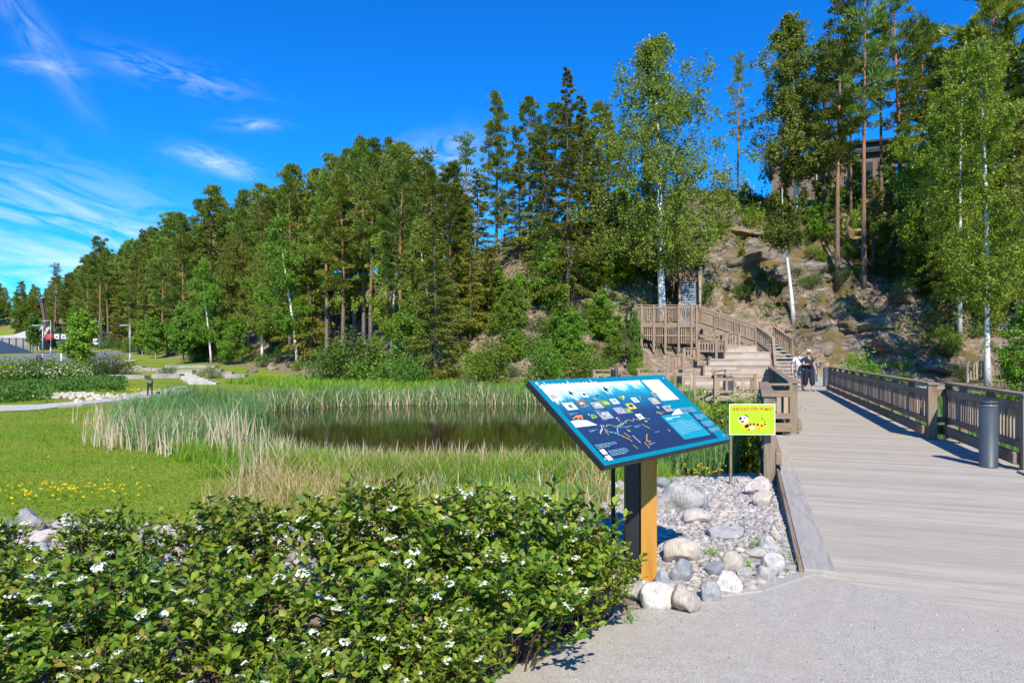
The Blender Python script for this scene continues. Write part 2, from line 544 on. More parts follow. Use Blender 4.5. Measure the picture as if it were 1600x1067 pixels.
def H(x, y):
    x = np.asarray(x, float); y = np.asarray(y, float)
    d = foot_d(x, y)
    prof = np.interp(d, [-4, 0, 2, 5, 10, 15, 20, 25, 32, 60, 200], [0, 0.15, 0.95, 2.9, 6.4, 9.8, 12.2, 13.4, 14.2, 15.0, 17])
    mul = np.interp(x, [-110, -60, -24, -10, 0, 8, 15, 25, 60], [0.45, 0.5, 0.66, 0.85, 0.98, 1.05, 1.15, 1.17, 1.0])
    z = prof * mul
    hill = sstep(0, 4, d)
    # the bare cliff above the stairs
    cl = sstep(11.0, 14.0, x) * (1 - sstep(20.5, 24.5, x))
    z = z + cl * 2.6 * sstep(8.6, 10.6, d + 0.9 * fbm(x, y, 3.0, 2)) * (1 - 0.75 * sstep(14, 24, d))
    # rock ledges low on the right
    rl = sstep(17, 20, x) * (1 - sstep(30, 36, x))
    z = z + rl * 1.3 * sstep(0.5, 2.0, d + 0.8 * fbm(x + 9, y, 2.4, 2)) * (1 - sstep(4, 9, d))
    z = z + (cl * sstep(4, 8, d) * (1 - sstep(14, 18, d)) + .6 * rl * sstep(0, 1.5, d) * (1 - sstep(6, 10, d))) * 1.5 * (np.abs(fbm(x * 1.0, y * 1.3 + 7, 2.4, 4)) * 2 - .55)
    rough = fbm(x, y, 3.2, 5)
    rid = 1 - np.abs(fbm(x + 40, y - 13, 2.6, 4)) * 2
    z = z + hill * (0.75 * rough + 0.55 * (rid - 0.5)) * np.clip(d / 6, 0.25, 1.0)
    # the park on the left climbs away from the pond
    lf = 1 - sstep(-14, -4, x)
    up = np.interp(y, [0, 46, 54, 66, 92, 140, 400], [0, 0, 0.45, 0.85, 2.05, 2.3, 6.0])
    z = z + lf * up * (1 - hill)
    z = z + hill * lf * up
    # mound with scrub far left
    z = z + 9.5 * np.exp(-((x + 128) / 22) ** 2 - ((y - 168) / 26) ** 2)
    # pond basin
    pd = pond_d(x, y)
    bank = -0.46 * (1 - sstep(-0.2, 3.6, pd))
    z = np.where(pd < 0, -0.5 - np.minimum(0.7, -pd * 0.3), z * sstep(0, 4, pd) + bank)
    # wet ground under and beside the boardwalk
    s, t = bridge_st(x, y)
    mz = sstep(5.0, 8.5, s) * (1 - sstep(24, 28, s)) * sstep(-3.0, -0.6, t) * (1 - sstep(7, 11, t))
    mz2 = sstep(-0.5, 2.0, s) * sstep(3.4, 4.4, t) * (1 - sstep(7, 11, t)) * (1 - sstep(24, 28, s))
    z = z - 0.42 * np.maximum(mz, mz2) * (pd > 0) * (1 - hill)
    # gravel bed beside the boardwalk falls towards the water
    gb = sstep(0.2, 1.2, x - .16 * (y - 5)) * (1 - sstep(0.25, 0.45, t)) * sstep(5.2, 10.5, y) * (1 - sstep(10.5, 13.0, y))
    z = z - 0.16 * gb
    # soft lumps in the lawn
    lawnm = (1 - sstep(-9, -4, x)) * sstep(9, 13, y) * (1 - hill) * (1 - sstep(40, 46, y)) * (pd > 3.5)
    z = z + 0.05 * lawnm * fbm(x, y, 4, 3)
    return z


def H1(x, y):
    return float(H(np.array([x]), np.array([y]))[0])


_D = np.concatenate([np.arange(2, 40, 0.05), np.arange(40, 90, 0.12), np.arange(90, 400, 0.5)])


def G(px, py, dmin=2.0):
    """where the sight line through photo pixel (px, py) first meets the ground"""
    D = _D[_D >= dmin]
    X = (px - CX) / F * D; Z = EYE - (py - HY) / F * D
    h = H(X, D)
    i = np.argmax(Z <= h)
    if Z[i] > h[i]: i = len(D) - 1
    return (float(X[i]), float(D[i]), float(h[i]))


def grow(a, b, step, lo, hi, g=1.16):
    v = list(np.arange(a, b + 1e-6, step))
    s = step; p = b
    while p < hi:
        s *= g; p += s; v.append(min(p, hi))
    s = step; p = a; w = []
    while p > lo:
        s *= g; p -= s; w.append(max(p, lo))
    return np.array(w[::-1] + v)


xs = grow(-22, 34, 0.36, -900, 900); ys = grow(1.5, 74, 0.36, -60, 1600)
GX, GY = np.meshgrid(xs, ys)
GZ = H(GX, GY)
nx, ny = len(xs), len(ys)
idx = np.arange(nx * ny).reshape(ny, nx)
quad = np.stack([idx[:-1, :-1], idx[:-1, 1:], idx[1:, 1:], idx[1:, :-1]], -1).reshape(-1, 4)
gme = arr_mesh('ground', np.stack([GX, GY, GZ], -1), quad, True)

# what covers the ground where: red lawn, green bare rock, blue gravel and stones, alpha mud
_d = foot_d(GX, GY); _pd = pond_d(GX, GY); _s, _t = bridge_st(GX, GY)
w1 = 0.9 * fbm(GX, GY, 2.0, 3)
lawn = (1 - sstep(-2.5, 0.2, _d + w1)) * sstep(6.0, 6.7, GY + 0.6 * w1 + 0.25 * np.clip(GX + 4, 0, 3))
lawn = lawn * (1 - sstep(-0.6, 0.4, GX - 11.8 - w1) * sstep(26, 30, GY))
far = sstep(75, 110, GY) * (1 - sstep(-42, -30, GX)); lawn = np.maximum(lawn * 1.0, far * 0.8 * (_d < -2))
swale = (1 - sstep(6.3, 6.9, GY + w1 * 0.5)) * sstep(4.9, 5.3, GY + 0.2 * w1)
bed = sstep(0.8, 1.2, GX - .2 * np.clip(GY - 5, 0, 9)) * (1 - sstep(0.3, 0.5, _t)) * (1 - sstep(10.2, 11.0, GY + 0.5 * w1))
grav = np.clip(np.maximum(swale, bed), 0, 1)
land = sstep(11.0, 12.0, GX) * sstep(30, 32.5, GY) * (1 - sstep(-0.8, 0.8, _d + w1)) * (1 - sstep(21, 24, GX))
grav = np.maximum(grav, land)
rockm = sstep(0.0, 3, _d) * (sstep(11, 14, GX) * (1 - sstep(21, 26, GX)) * sstep(7.5, 9.5, _d) * (1 - sstep(13.5, 16, _d)) * 0.9 + 0.30 + 0.25 * sstep(17, 20, GX) * (1 - sstep(3, 7, _d)))
mud = (1 - sstep(-0.5, 1.6, _pd)) + sstep(5, 8, _s) * sstep(-1.5, 0, _t) * (1 - sstep(4, 6, _t)) * (1 - sstep(24, 28, _s)) * 0.8
lawn = lawn * (1 - np.clip(mud, 0, 1)) * (1 - grav)
att = gme.color_attributes.new('zone', 'FLOAT_COLOR', 'POINT')
att.data.foreach_set('color', np.stack([np.clip(lawn, 0, 1), np.clip(rockm, 0, 1), grav, np.clip(mud, 0, 1)], -1).astype(np.float32).ravel())


def groundmat():
    m, nt, bs, out = newmat('ground')
    at = N(nt, 'ShaderNodeAttribute'); at.attribute_name = 'zone'
    sep = N(nt, 'ShaderNodeSeparateColor'); nt.links.new(at.outputs['Color'], sep.inputs[0])
    co = objco(nt)
    n1 = noise(nt, co, 0.55, 6, 0.6); n2 = noise(nt, co, 3.0, 5, 0.6); n3 = noise(nt, co, 16, 4, 0.6); n4 = noise(nt, co, 0.22, 4, 0.6)
    # soil with needles, scrub and moss
    soil = ramp(nt, n2, [(0.30, (0.06, 0.038, 0.026)), (0.5, (0.19, 0.125, 0.083)), (0.68, (0.36, 0.27, 0.195))])
    soil = mixc(nt, ramp(nt, n3, [(0.42, 0.0), (0.66, 0.65)]), soil, (0.42, 0.35, 0.27))
    moss = ramp(nt, n3, [(0.3, (0.05, 0.075, 0.012)), (0.7, (0.15, 0.19, 0.03))])
    soil = mixc(nt, ramp(nt, n1, [(0.53, 0.0), (0.63, 0.85)]), soil, moss)
    # rock
    mp = N(nt, 'ShaderNodeMapping'); mp.inputs['Scale'].default_value = (0.5, 0.5, 1.7); mp.inputs['Rotation'].default_value = (0.25, 0.4, 0.3)
    nt.links.new(co, mp.inputs[0])
    rn = noise(nt, mp.outputs[0], 1.6, 7, 0.65, 0.8)
    rock = ramp(nt, rn, [(0.28, (0.045, 0.04, 0.036)), (0.42, (0.12, 0.10, 0.086)), (0.58, (0.245, 0.21, 0.18)), (0.78, (0.43, 0.39, 0.35))])
    vr = N(nt, 'ShaderNodeTexVoronoi', Scale=0.9); vr.feature = 'DISTANCE_TO_EDGE'
    vw = N(nt, 'ShaderNodeVectorMath', operation='ADD'); vs_ = N(nt, 'ShaderNodeVectorMath', operation='SCALE'); vs_.inputs['Scale'].default_value = 0.8
    vn = N(nt, 'ShaderNodeTexNoise', Scale=1.4, Detail=4.0); nt.links.new(co, vn.inputs['Vector']); nt.links.new(vn.outputs['Color'], vs_.inputs[0]); nt.links.new(mp.outputs[0], vw.inputs[0]); nt.links.new(vs_.outputs[0], vw.inputs[1]); nt.links.new(vw.outputs[0], vr.inputs['Vector'])
    rock = mixc(nt, ramp(nt, vr.outputs['Distance'], [(0.0, 0.85), (0.07, 0.0)]), rock, (0.03, 0.026, 0.022))
    och = noise(nt, co, 0.8, 5, 0.6)
    rock = mixc(nt, ramp(nt, och, [(0.42, 0.0), (0.56, 0.9)]), rock, mixc(nt, n3, (0.20, 0.115, 0.042), (0.105, 0.10, 0.026)))
    geo = N(nt, 'ShaderNodeNewGeometry'); sx = N(nt, 'ShaderNodeSeparateXYZ'); nt.links.new(geo.outputs['Normal'], sx.inputs[0])
    steep = N(nt, 'ShaderNodeMapRange'); steep.inputs[1].default_value = 0.80; steep.inputs[2].default_value = 0.58
    nt.links.new(sx.outputs[2], steep.inputs[0])
    rk = N(nt, 'ShaderNodeMath', operation='MULTIPLY_ADD')
    nt.links.new(steep.outputs[0], rk.inputs[0]); rk.inputs[1].default_value = 0.55
    nt.links.new(sep.outputs[1], rk.inputs[2])
    rk2 = N(nt, 'ShaderNodeMath', operation='ADD'); nt.links.new(rk.outputs[0], rk2.inputs[0])
    nn = N(nt, 'ShaderNodeMapRange'); nn.inputs[1].default_value = 0.3; nn.inputs[2].default_value = 0.7; nn.inputs[3].default_value = -0.55; nn.inputs[4].default_value = 0.55
    nt.links.new(n1, nn.inputs[0]); nt.links.new(nn.outputs[0], rk2.inputs[1])
    col = mixc(nt, ramp(nt, rk2.outputs[0], [(0.52, 0.0), (0.66, 1.0)]), soil, rock)
    # lawn
    lw = ramp(nt, n3, [(0.3, (0.115, 0.20, 0.012)), (0.7, (0.235, 0.325, 0.022))])
    lw = mixc(nt, ramp(nt, n1, [(0.42, 0.0), (0.66, 0.85)]), lw, (0.30, 0.29, 0.05))
    lw = mixc(nt, ramp(nt, n4, [(0.56, 0.0), (0.70, 0.55)]), lw, (0.09, 0.19, 0.012))
    col = mixc(nt, sep.outputs[0], col, lw)
    # stones and sand
    gv = N(nt, 'ShaderNodeTexVoronoi', Scale=22.0); nt.links.new(co, gv.inputs[0])
    gc = N(nt, 'ShaderNodeSeparateColor'); nt.links.new(gv.outputs['Color'], gc.inputs[0])
    gcol = ramp(nt, gc.outputs[0], [(0.0, (0.25, 0.25, 0.25)), (0.5, (0.46, 0.44, 0.41)), (1.0, (0.62, 0.59, 0.54))])
    gcol = mixc(nt, ramp(nt, gv.outputs['Distance'], [(0.3, 0.0), (0.75, 0.6)]), gcol, (0.30, 0.275, 0.245))
    gcol = mixc(nt, ramp(nt, n2, [(0.45, 0.0), (0.62, 0.8)]), gcol, (0.50, 0.455, 0.40))
    col = mixc(nt, sep.outputs[2], col, gcol)
    # mud by the water
    md = ramp(nt, n3, [(0.3, (0.035, 0.028, 0.016)), (0.7, (0.10, 0.085, 0.04))])
    col = mixc(nt, at.outputs['Alpha'], col, md)
    nt.links.new(col, bs.inputs['Base Color']); bs.inputs['Roughness'].default_value = 0.95
    bs.inputs['Specular IOR Level'].default_value = 0.15
    ad = N(nt, 'ShaderNodeMath', operation='ADD'); nt.links.new(rn, ad.inputs[0]); nt.links.new(n3, ad.inputs[1])
    bump(nt, bs, ad.outputs[0], 0.7, 0.12)
    return m


tag(link('ground', gme, None, groundmat()), kind='structure')


def sheet(name, left, right, mat, off=0.02, n=24, parent=None, jit=0.0, kind='structure'):
    """strip of paving lying on the ground between two edge polylines"""
    def res(pl):
        pl = np.array(pl, float); L = np.concatenate([[0], np.cumsum(np.linalg.norm(np.diff(pl, axis=0), axis=1))])
        u = np.linspace(0, L[-1], n)
        return np.stack([np.interp(u, L, pl[:, 0]), np.interp(u, L, pl[:, 1])], 1)
    a, b = res(left), res(right)
    if jit:
        a = a + RNG.normal(0, jit, a.shape); b = b + RNG.normal(0, jit, b.shape)
    k = 9
    rows = np.stack([a * (1 - t) + b * t for t in np.linspace(0, 1, k)], 1)
    z = H(rows[..., 0], rows[..., 1]) + off
    V = np.concatenate([rows, z[..., None]], -1)
    ii = np.arange(n * k).reshape(n, k)
    q = np.stack([ii[:-1, :-1], ii[:-1, 1:], ii[1:, 1:], ii[1:, :-1]], -1).reshape(-1, 4)
    return tag(link(name, arr_mesh(name, V, q, True), parent, mat), kind=kind)


# gravel path the photographer stands on
def pathmat():
    m, nt, bs, out = newmat('path_gravel')
    co = objco(nt)
    n1 = noise(nt, co, 1.1, 4); n2 = noise(nt, co, 70, 3, 0.7); n3 = noise(nt, co, 9, 5)
    v = N(nt, 'ShaderNodeTexVoronoi', Scale=120.0); nt.links.new(co, v.inputs[0])
    vc = N(nt, 'ShaderNodeSeparateColor'); nt.links.new(v.outputs['Color'], vc.inputs[0])
    col = ramp(nt, n3, [(0.3, (0.335, 0.305, 0.258)), (0.7, (0.43, 0.394, 0.337))])
    st = ramp(nt, vc.outputs[0], [(0.0, (0.13, 0.13, 0.135)), (0.35, (0.36, 0.33, 0.288)), (0.8, (0.455, 0.42, 0.37)), (1.0, (0.62, 0.59, 0.55))])
    col = mixc(nt, ramp(nt, n2, [(0.35, 0.1), (0.62, 0.55)]), col, st)
    col = mixc(nt, ramp(nt, n1, [(0.45, 0.0), (0.7, 0.6)]), col, (0.385, 0.335, 0.265))
    nt.links.new(col, bs.inputs['Base Color']); bs.inputs['Roughness'].default_value = 0.95
    ad = N(nt, 'ShaderNodeMath', operation='ADD'); nt.links.new(v.outputs['Distance'], ad.inputs[0]); nt.links.new(n2, ad.inputs[1])
    bump(nt, bs, ad.outputs[0], 0.32, 0.008)
    return m


MAT['path'] = pathmat()
edge = [(2.36, 5.22), (2.14, 5.02), (1.7, 4.72), (1.16, 4.58), (0.86, 4.44), (0.62, 4.22), (0.42, 4.02), (-0.05, 3.55), (-0.6, 3.0), (-1.2, 2.2), (-3, 0.5), (-5, -6)]
ep = []
for (a, b) in zip(edge[:-1], edge[1:]):
    m = max(2, int(math.dist(a, b) / 0.05)) if a[1] > 2.5 else 4
    for i in range(m):
        t = i / m
        ep.append((a[0] + (b[0] - a[0]) * t + random.gauss(0, 0.012), a[1] + (b[1] - a[1]) * t + random.gauss(0, 0.012)))
ep.append(edge[-1])
outer = [(12, -6), (12, 2.6), (5.2, 4.0)]
pm = MB(); pm.poly([(x, y, 0.012) for x, y in ep + outer])
tag(pm.build('gravel_path', MAT['path']), kind='structure')

# water
wm, wnt, wbs, wout = newmat('pond_water')
wbs.inputs['Base Color'].default_value = (0.028, 0.017, 0.006, 1)
wbs.inputs['Roughness'].default_value = 0.03; wbs.inputs['IOR'].default_value = 1.33
wbs.inputs['Specular IOR Level'].default_value = 0.5
wc = objco(wnt, (1.0, 2.2, 1.0))
bump(wnt, wbs, noise(wnt, wc, 2.6, 3, 0.5), 0.06, 0.03)
wp = MB(); wp.poly([(-16, 9, WATER_Z), (13, 9, WATER_Z), (24, 32, WATER_Z), (-16, 33, WATER_Z)])
tag(wp.build('pond_water', wm), kind='structure')

# paving away to the left
sheet('park_path', [G(-60, 646)[:2], G(60, 641)[:2], G(130, 631)[:2]], [G(-60, 634)[:2], G(60, 633)[:2], G(122, 627.5)[:2]], MAT['concrete'], 0.02, 30, jit=0.02)
sheet('winding_path', [G(250, 611)[:2], G(262, 607)[:2], G(280, 604)[:2]], [G(270, 611)[:2], G(276, 607.5)[:2], G(298, 604.5)[:2]], MAT['concrete'], 0.02, 14)
sheet('asphalt_road', [(-60, 44), (-57, 60), (-58, 80), (-62, 100), (-66, 128)], [(-29.5, 44.5), (-35.5, 54), (-44, 76), (-49, 92), (-50, 128)], MAT['asphalt'], 0.03, 60)
sheet('playground_paving', [(-51.5, 91.0), (-58, 112)], [(-33, 90.5), (-40, 112)], MAT['concrete'], 0.05, 24)
sheet('parking_pad', [(-34.8, 52.2), (-41.5, 69)], [(-31.6, 52.2), (-37.8, 69)], MAT['concrete'], 0.06, 20)
# concrete viewing pad by the reeds with its narrow gangway
pad = MB()
c = [G(192, 621)[:2], G(233, 626)[:2], G(283, 623)[:2], G(301, 612)[:2], G(228, 613.5)[:2]]
z0 = -0.1
pad.prism([c[0], c[1], c[2], c[3], c[4]], z0, 0.10)
g0 = [G(90, 637.5)[:2], G(128, 634.5)[:2], c[1], c[0]]
pad.prism(g0, z0, 0.075)
o = pad.build('concrete_walkway', MAT['concrete'], None, 0.01); tag(o, kind='structure')


# ------------------------------------------------------------------ sky, sun, camera
AZ = R(4.0)                                             # the sun stands almost straight behind the camera
EL = R(43.0)
sun = bpy.data.lights.new('sun', 'SUN'); sun.energy = 5.0; sun.angle = R(0.53); sun.color = (1.0, 0.925, 0.785)
so = bpy.data.objects.new('sun', sun); COL.objects.link(so)
sdir = Vector((math.sin(AZ) * math.cos(EL), -math.cos(AZ) * math.cos(EL), math.sin(EL)))
so.rotation_euler = sdir.to_track_quat('Z', 'Y').to_euler()

wd = bpy.data.worlds.new('World'); SC.world = wd; wd.use_nodes = True
nt = wd.node_tree; bg = nt.nodes['Background']
sk = nt.nodes.new('ShaderNodeTexSky'); sk.sky_type = 'NISHITA'; sk.sun_disc = False
sk.sun_elevation = EL; sk.sun_rotation = math.pi - AZ; sk.altitude = 200; sk.air_density = 1.0; sk.dust_density = 0.2; sk.ozone_density = 2.2
hs = N(nt, 'ShaderNodeHueSaturation'); hs.inputs['Saturation'].default_value = 1.3
nt.links.new(sk.outputs[0], hs.inputs['Color'])
skc = mixc(nt, 1.0, hs.outputs[0], (0.12, 1.06, 1.85), 'MULTIPLY')
gen = nt.nodes.new('ShaderNodeTexCoord').outputs['Generated']


def cloud(center_px, sx, sy, rot, nscale, stretch, amt, thr=(0.45, 0.75), nrot=0.0):
    """patch of thin cirrus round one direction of the sky"""
    d = Vector(((center_px[0] - CX) / F, 1.0, (HY - center_px[1]) / F)).normalized()
    right = d.cross(Vector((0, 0, 1))).normalized(); up = right.cross(d)
    def dot(v):
        n = N(nt, 'ShaderNodeVectorMath', operation='DOT_PRODUCT'); nt.links.new(gen, n.inputs[0]); n.inputs[1].default_value = v
        return n.outputs['Value']
    ca, sa = math.cos(rot), math.sin(rot)
    a = dot(right * ca + up * sa); b = dot(up * ca - right * sa); f = dot(d)
    def mth(op, x, y=None):
        n = N(nt, 'ShaderNodeMath', operation=op)
        for i, q in enumerate((x, y)):
            if q is None: continue
            if hasattr(q, 'links'): nt.links.new(q, n.inputs[i])
            else: n.inputs[i].default_value = q
        return n.outputs[0]
    a2 = mth('POWER', mth('ABSOLUTE', mth('DIVIDE', a, sx)), 2.0); b2 = mth('POWER', mth('ABSOLUTE', mth('DIVIDE', b, sy)), 2.0)
    mask = mth('POWER', 2.718, mth('MULTIPLY', mth('ADD', a2, b2), -1.0))
    mask = mth('MULTIPLY', mask, mth('GREATER_THAN', f, 0.0))
    cb = N(nt, 'ShaderNodeCombineXYZ')
    nt.links.new(mth('MULTIPLY', a, nscale), cb.inputs[0]); nt.links.new(mth('MULTIPLY', b, nscale * stretch), cb.inputs[1]); cb.inputs[2].default_value = center_px[0] * 0.01
    nz = noise(nt, cb.outputs[0], 1.0, 5, 0.6, 0.7)
    cov = mth('MULTIPLY', mth('MULTIPLY', ramp(nt, nz, [(thr[0], 0.0), (thr[1], 1.0)]), mask), amt)
    return cov


cc = skc
for args in [((130, 365), 0.15, 0.06, -0.22, 9, 5.5, .75, (0.42, 0.8)), ((40, 430), 0.16, 0.045, -0.1, 10, 4, .8, (0.38, 0.75)),
             ((48, 45), 0.07, 0.014, -0.95, 16, 3, 0.42, (0.38, 0.8)), ((68, 103), 0.03, 0.007, 0.1, 26, 3, 0.5, (0.3, 0.7)),
             ((270, 115), 0.075, 0.016, -0.12, 24, 3, 0.36, (0.42, 0.75)), ((340, 255), 0.045, 0.012, -0.2, 28, 3, 0.6, (0.34, 0.7)),
             ((660, 255), 0.07, 0.026, 0.3, 18, 2.0, 0.75, (0.34, 0.7)), ((720, 310), 0.035, 0.045, 0.0, 18, 1.6, 0.5, (0.34, 0.7)),
             ((395, 195), 0.03, 0.007, 0.1, 26, 3, 0.45, (0.35, 0.7))]:
    cc = mixc(nt, cloud(*args), cc, (8.4, 9.4, 10.6))
nt.links.new(cc, bg.inputs[0]); bg.inputs[1].default_value = 0.09

cam = bpy.data.cameras.new('camera'); cam.lens = 24.0; cam.sensor_width = 36.0
cam.shift_y = (HY - 533.5) / 1600.0; cam.clip_end = 4000; cam.clip_start = 0.05
co_ = bpy.data.objects.new('camera', cam); COL.objects.link(co_)
co_.location = (0, 0, EYE); co_.rotation_euler = (R(90), 0, 0)
SC.camera = co_
SC.view_settings.view_transform = 'Standard'; SC.view_settings.look = 'None'; SC.view_settings.exposure = 0.45; SC.view_settings.gamma = 1
SC.cycles.max_bounces = 6; SC.cycles.diffuse_bounces = 2; SC.cycles.glossy_bounces = 2; SC.cycles.transmission_bounces = 4; SC.cycles.transparent_max_bounces = 4
SC.cycles.use_denoising = True
SC.cycles.use_adaptive_sampling = True; SC.cycles.adaptive_threshold = 0.02
# ------------------------------------------------------------------ boardwalk and its railings
def bw(s, t, z=0.0):
    return (BO[0] + BU[0] * s + BV[0] * t, BO[1] + BU[1] * s + BV[1] * t, z)


walk = thing('boardwalk', 'grey weathered plank boardwalk running from the gravel path towards the stairs', 'boardwalk', bw(0, 0), -BTH)
deck = MB()
s = -0.42
while s < 27.5:
    w = 0.116
    jw = random.uniform(-0.002, 0.002)
    if s < 9.4: t0, t1 = (0.205 if s > -0.03 else 0.03), 3.30
    else: t0, t1 = 0.40, 2.98
    if s < -.03: t0 = 0.03 - s * 1.9
    if s < -.03: deck.add([(t0, s, .014), (t1, s, .014), (t1, s + w, .014), (t0 - w * 1.9, s + w, .014), (t0, s, -.03), (t1, s, -.03), (t1, s + w, -.03), (t0 - w * 1.9, s + w, -.03)], [(0, 1, 2, 3), (7, 6, 5, 4), (4, 5, 1, 0), (5, 6, 2, 1), (6, 7, 3, 2), (7, 4, 0, 3)])
    else: deck.box(t0 + random.uniform(-.004, .004), t1 + random.uniform(-.006, .006), s, s + w, -0.035, 0.012 + (0.004 if s < 0 else 0.012) + jw)
    s += w + 0.0125
deck.build('deck', PLANK, walk)
cb = MB(); cb.box(-0.02, 0.20, -0.02, 4.55, -0.02, 0.052); cb.box(-0.0, 0.20, 4.556, 8.95, -0.02, 0.05)
cb.build('kerb_board', CURB, walk, 0.006)
cb2 = MB(); cb2.box(3.06, 3.26, 0.4, 5.62, 0.03, 0.058)
cb2.build('kerb_board', CURB, walk, 0.006)
eb = MB(); ev = bw(-0.02, -0.02)
for (a, b) in (((2.20, 5.10), (1.72, 4.76)), ((1.715, 4.757), (1.20, 4.60))):
    ax, ay = a[0] - BO[0], a[1] - BO[1]; bx, by = b[0] - BO[0], b[1] - BO[1]
    la = (ax * BV[0] + ay * BV[1], ax * BU[0] + ay * BU[1]); lb = (bx * BV[0] + by * BV[1], bx * BU[0] + by * BU[1])
    eb.bar((la[0], la[1], -.02), (lb[0], lb[1], -.02), .11, .085)
eb.build('edge_board', CURB, walk, .006)
fb = MB(); fb.box(-0.055, -0.022, -0.02, 8.95, -0.55, 0.045)
fb.build('fascia_board', WY, walk, 0.004)
be = MB()
for t in (0.5, 1.7, 2.85): be.box(t - .06, t + .06, -0.2, 27.5, -0.30, -0.04)
be.box(3.30, 3.36, -0.2, 9.4, -0.3, 0.0); be.box(2.985, 3.03, 9.42, 27.5, -0.3, 0.01); be.box(0.35, 0.395, 9.42, 27.5, -0.3, 0.01)
be.build('bearer', WY, walk)
for k in range(10):
    for t in (.55, 2.8):
        pl = MB(); pl.tube([(t, 1.5 + k * 2.8, -1.2), (t, 1.5 + k * 2.8, -0.3)], 0.09, 10); pl.build('pile', WZ, walk)


def railing(label, p0, rz, L, inner=-1, posts=None, zf=None, first=True, last=True, matx=None, group='boardwalk railings', slatgap=0.135, toe=True, capw=0.19, h=1.10, base=-0.06):
    """timber railing along local +Y; inner = side (local x) on which people walk"""
    Y_, Z_ = WY, WZ
    r = thing('railing', label, 'railing', p0, rz, group)
    i = inner
    mb = MB(); mb.box(-capw / 2 - .01 * i, capw / 2 - .01 * i, -0.10 if first else 0.0, L + (0.10 if last else 0), h - 0.045, h)
    mb.build('top_rail', Y_, r, 0.008)
    mb = MB(); mb.box(min(.055 * i, .095 * i), max(.055 * i, .095 * i), 0.02, L - 0.02, h - 0.25, h - 0.125); mb.build('upper_rail', Y_, r, 0.005)
    mb = MB(); mb.box(min(.055 * i, .095 * i), max(.055 * i, .095 * i), 0.02, L - 0.02, 0.33, 0.435); mb.build('middle_rail', Y_, r, 0.005)
    if toe:
        mb = MB(); mb.box(min(.08 * i, .165 * i), max(.08 * i, .165 * i), 0.03, L - 0.03, 0.10, 0.275); mb.build('toe_board', Y_, r, 0.02)
    posts = posts or [0, L]
    for k, y in enumerate(posts):
        mb = MB()
        if (k == 0 and first) or (k == len(posts) - 1 and last): mb.box(-.075, .075, y - .075, y + .075, base, h - 0.047)
        else: mb.box(-.06, .06, y - .03, y + .03, base, h - 0.047)
        mb.build('post', Z_, r, 0.006)
    for a, b in zip(posts[:-1], posts[1:]):
        mb = MB()
        n = int((b - a - .14) / slatgap)
        for q in range(n):
            y = a + .07 + (b - a - .14) * (q + .5) / n
            mb.box(min(.012 * i, .05 * i), max(.012 * i, .05 * i), y - .032, y + .032, 0.345 + random.uniform(-.004, .004), h - 0.20)
        mb.build('slat_panel', Z_, r)
    return r


# right hand side: long run, a short return and the near run
Lr = 17.8
railing('long timber railing along the right side of the boardwalk, ending at a thick post', bw(9.47, 2.88), -BTH, Lr, -1, [0] + [1.75 + k * (Lr - 1.75) / 9 for k in range(10)])
ret = thing('railing', 'short two-rail timber return between the long and the near right railing', 'railing', bw(9.62, 2.96), -BTH - R(72), 'boardwalk railings')
for nm, za, zb in (('top_rail', 1.02, 1.065), ('upper_rail', 0.84, 0.97), ('middle_rail', .33, .435), ('toe_board', .10, .275)):
    mb = MB(); mb.box(-.03, .03, 0.04, 0.42, za, zb); mb.build(nm, WY, ret, 0.004)
mb = MB(); mb.box(-.02, .02, .16, .28, 0.43, 0.845); mb.build('slat_panel', WZ, ret)
railing('near right timber railing behind the slate grey bollard', bw(5.80, 3.24), -BTH, 4.0, -1, [0, 1.55, 3.05, 4.0], last=False)
# left hand side
Ll = 18.3
railing('long timber railing on the left side of the boardwalk, beyond the yellow sign', bw(9.43, 0.42), -BTH, Ll, 1, [0] + [k * Ll / 10 for k in range(1, 11)])
railing('near left timber railing with the yellow sign at its front post', bw(4.62, -0.15), -BTH, 4.35, 1, [0, 1.5, 3.0, 4.35], last=False, base=-0.75)
ret = thing('railing', 'short timber return joining the two left railings of the boardwalk', 'railing', bw(9.0, -0.10), -BTH - R(72), 'boardwalk railings')
for nm, za, zb in (('top_rail', 1.02, 1.065), ('upper_rail', 0.80, 0.92), ('middle_rail', .36, .47), ('toe_board', .10, .275)):
    mb = MB(); mb.box(-.03, .03, 0.02, 0.50, za, zb); mb.build(nm, WY, ret, 0.004)
mb = MB()
for y in (.10, .24, .38): mb.box(-.02, .02, y - .045, y + .045, 0.46, 0.805)
mb.build('slat_panel', WZ, ret)


# ------------------------------------------------------------------ bollards
def bollard(label, p, r=0.118, h=0.95, group='bollards along the boardwalk'):
    b = thing('bollard', label, 'bollard', p, 0, group)
    mb = MB(); mb.lathe([(r * 1.03, 0), (r * 1.03, 0.012), (r, 0.014), (r, h * .905)], n=32); mb.build('body', MAT['slate_metal'], b)
    mb = MB(); mb.lathe([(r * .96, h * .9052), (r * .96, h * .952)], n=32); mb.build('lens', MAT['bollard_lens'], b)
    mb = MB(); mb.lathe([(r, h * .9525), (r, h * .992), (r * .94, h)], n=32); mb.build('cap', MAT['slate_metal'], b)
    return b


MAT['bollard_lens'] = plain('bollard_lens', (0.20, 0.19, 0.165), 0.3)
bollard('slate grey cylindrical bollard light in front of the near right railing', bw(6.02, 2.84, 0.026))
bollard('slate grey bollard at the far end of the boardwalk, right of the couple', P(1290, 603, 34.5)[:2] + (0.02,))
bollard('slate grey bollard half hidden behind the woman in navy', P(1274, 598, 38)[:2] + (H1(*P(1274, 598, 38)[:2]),))

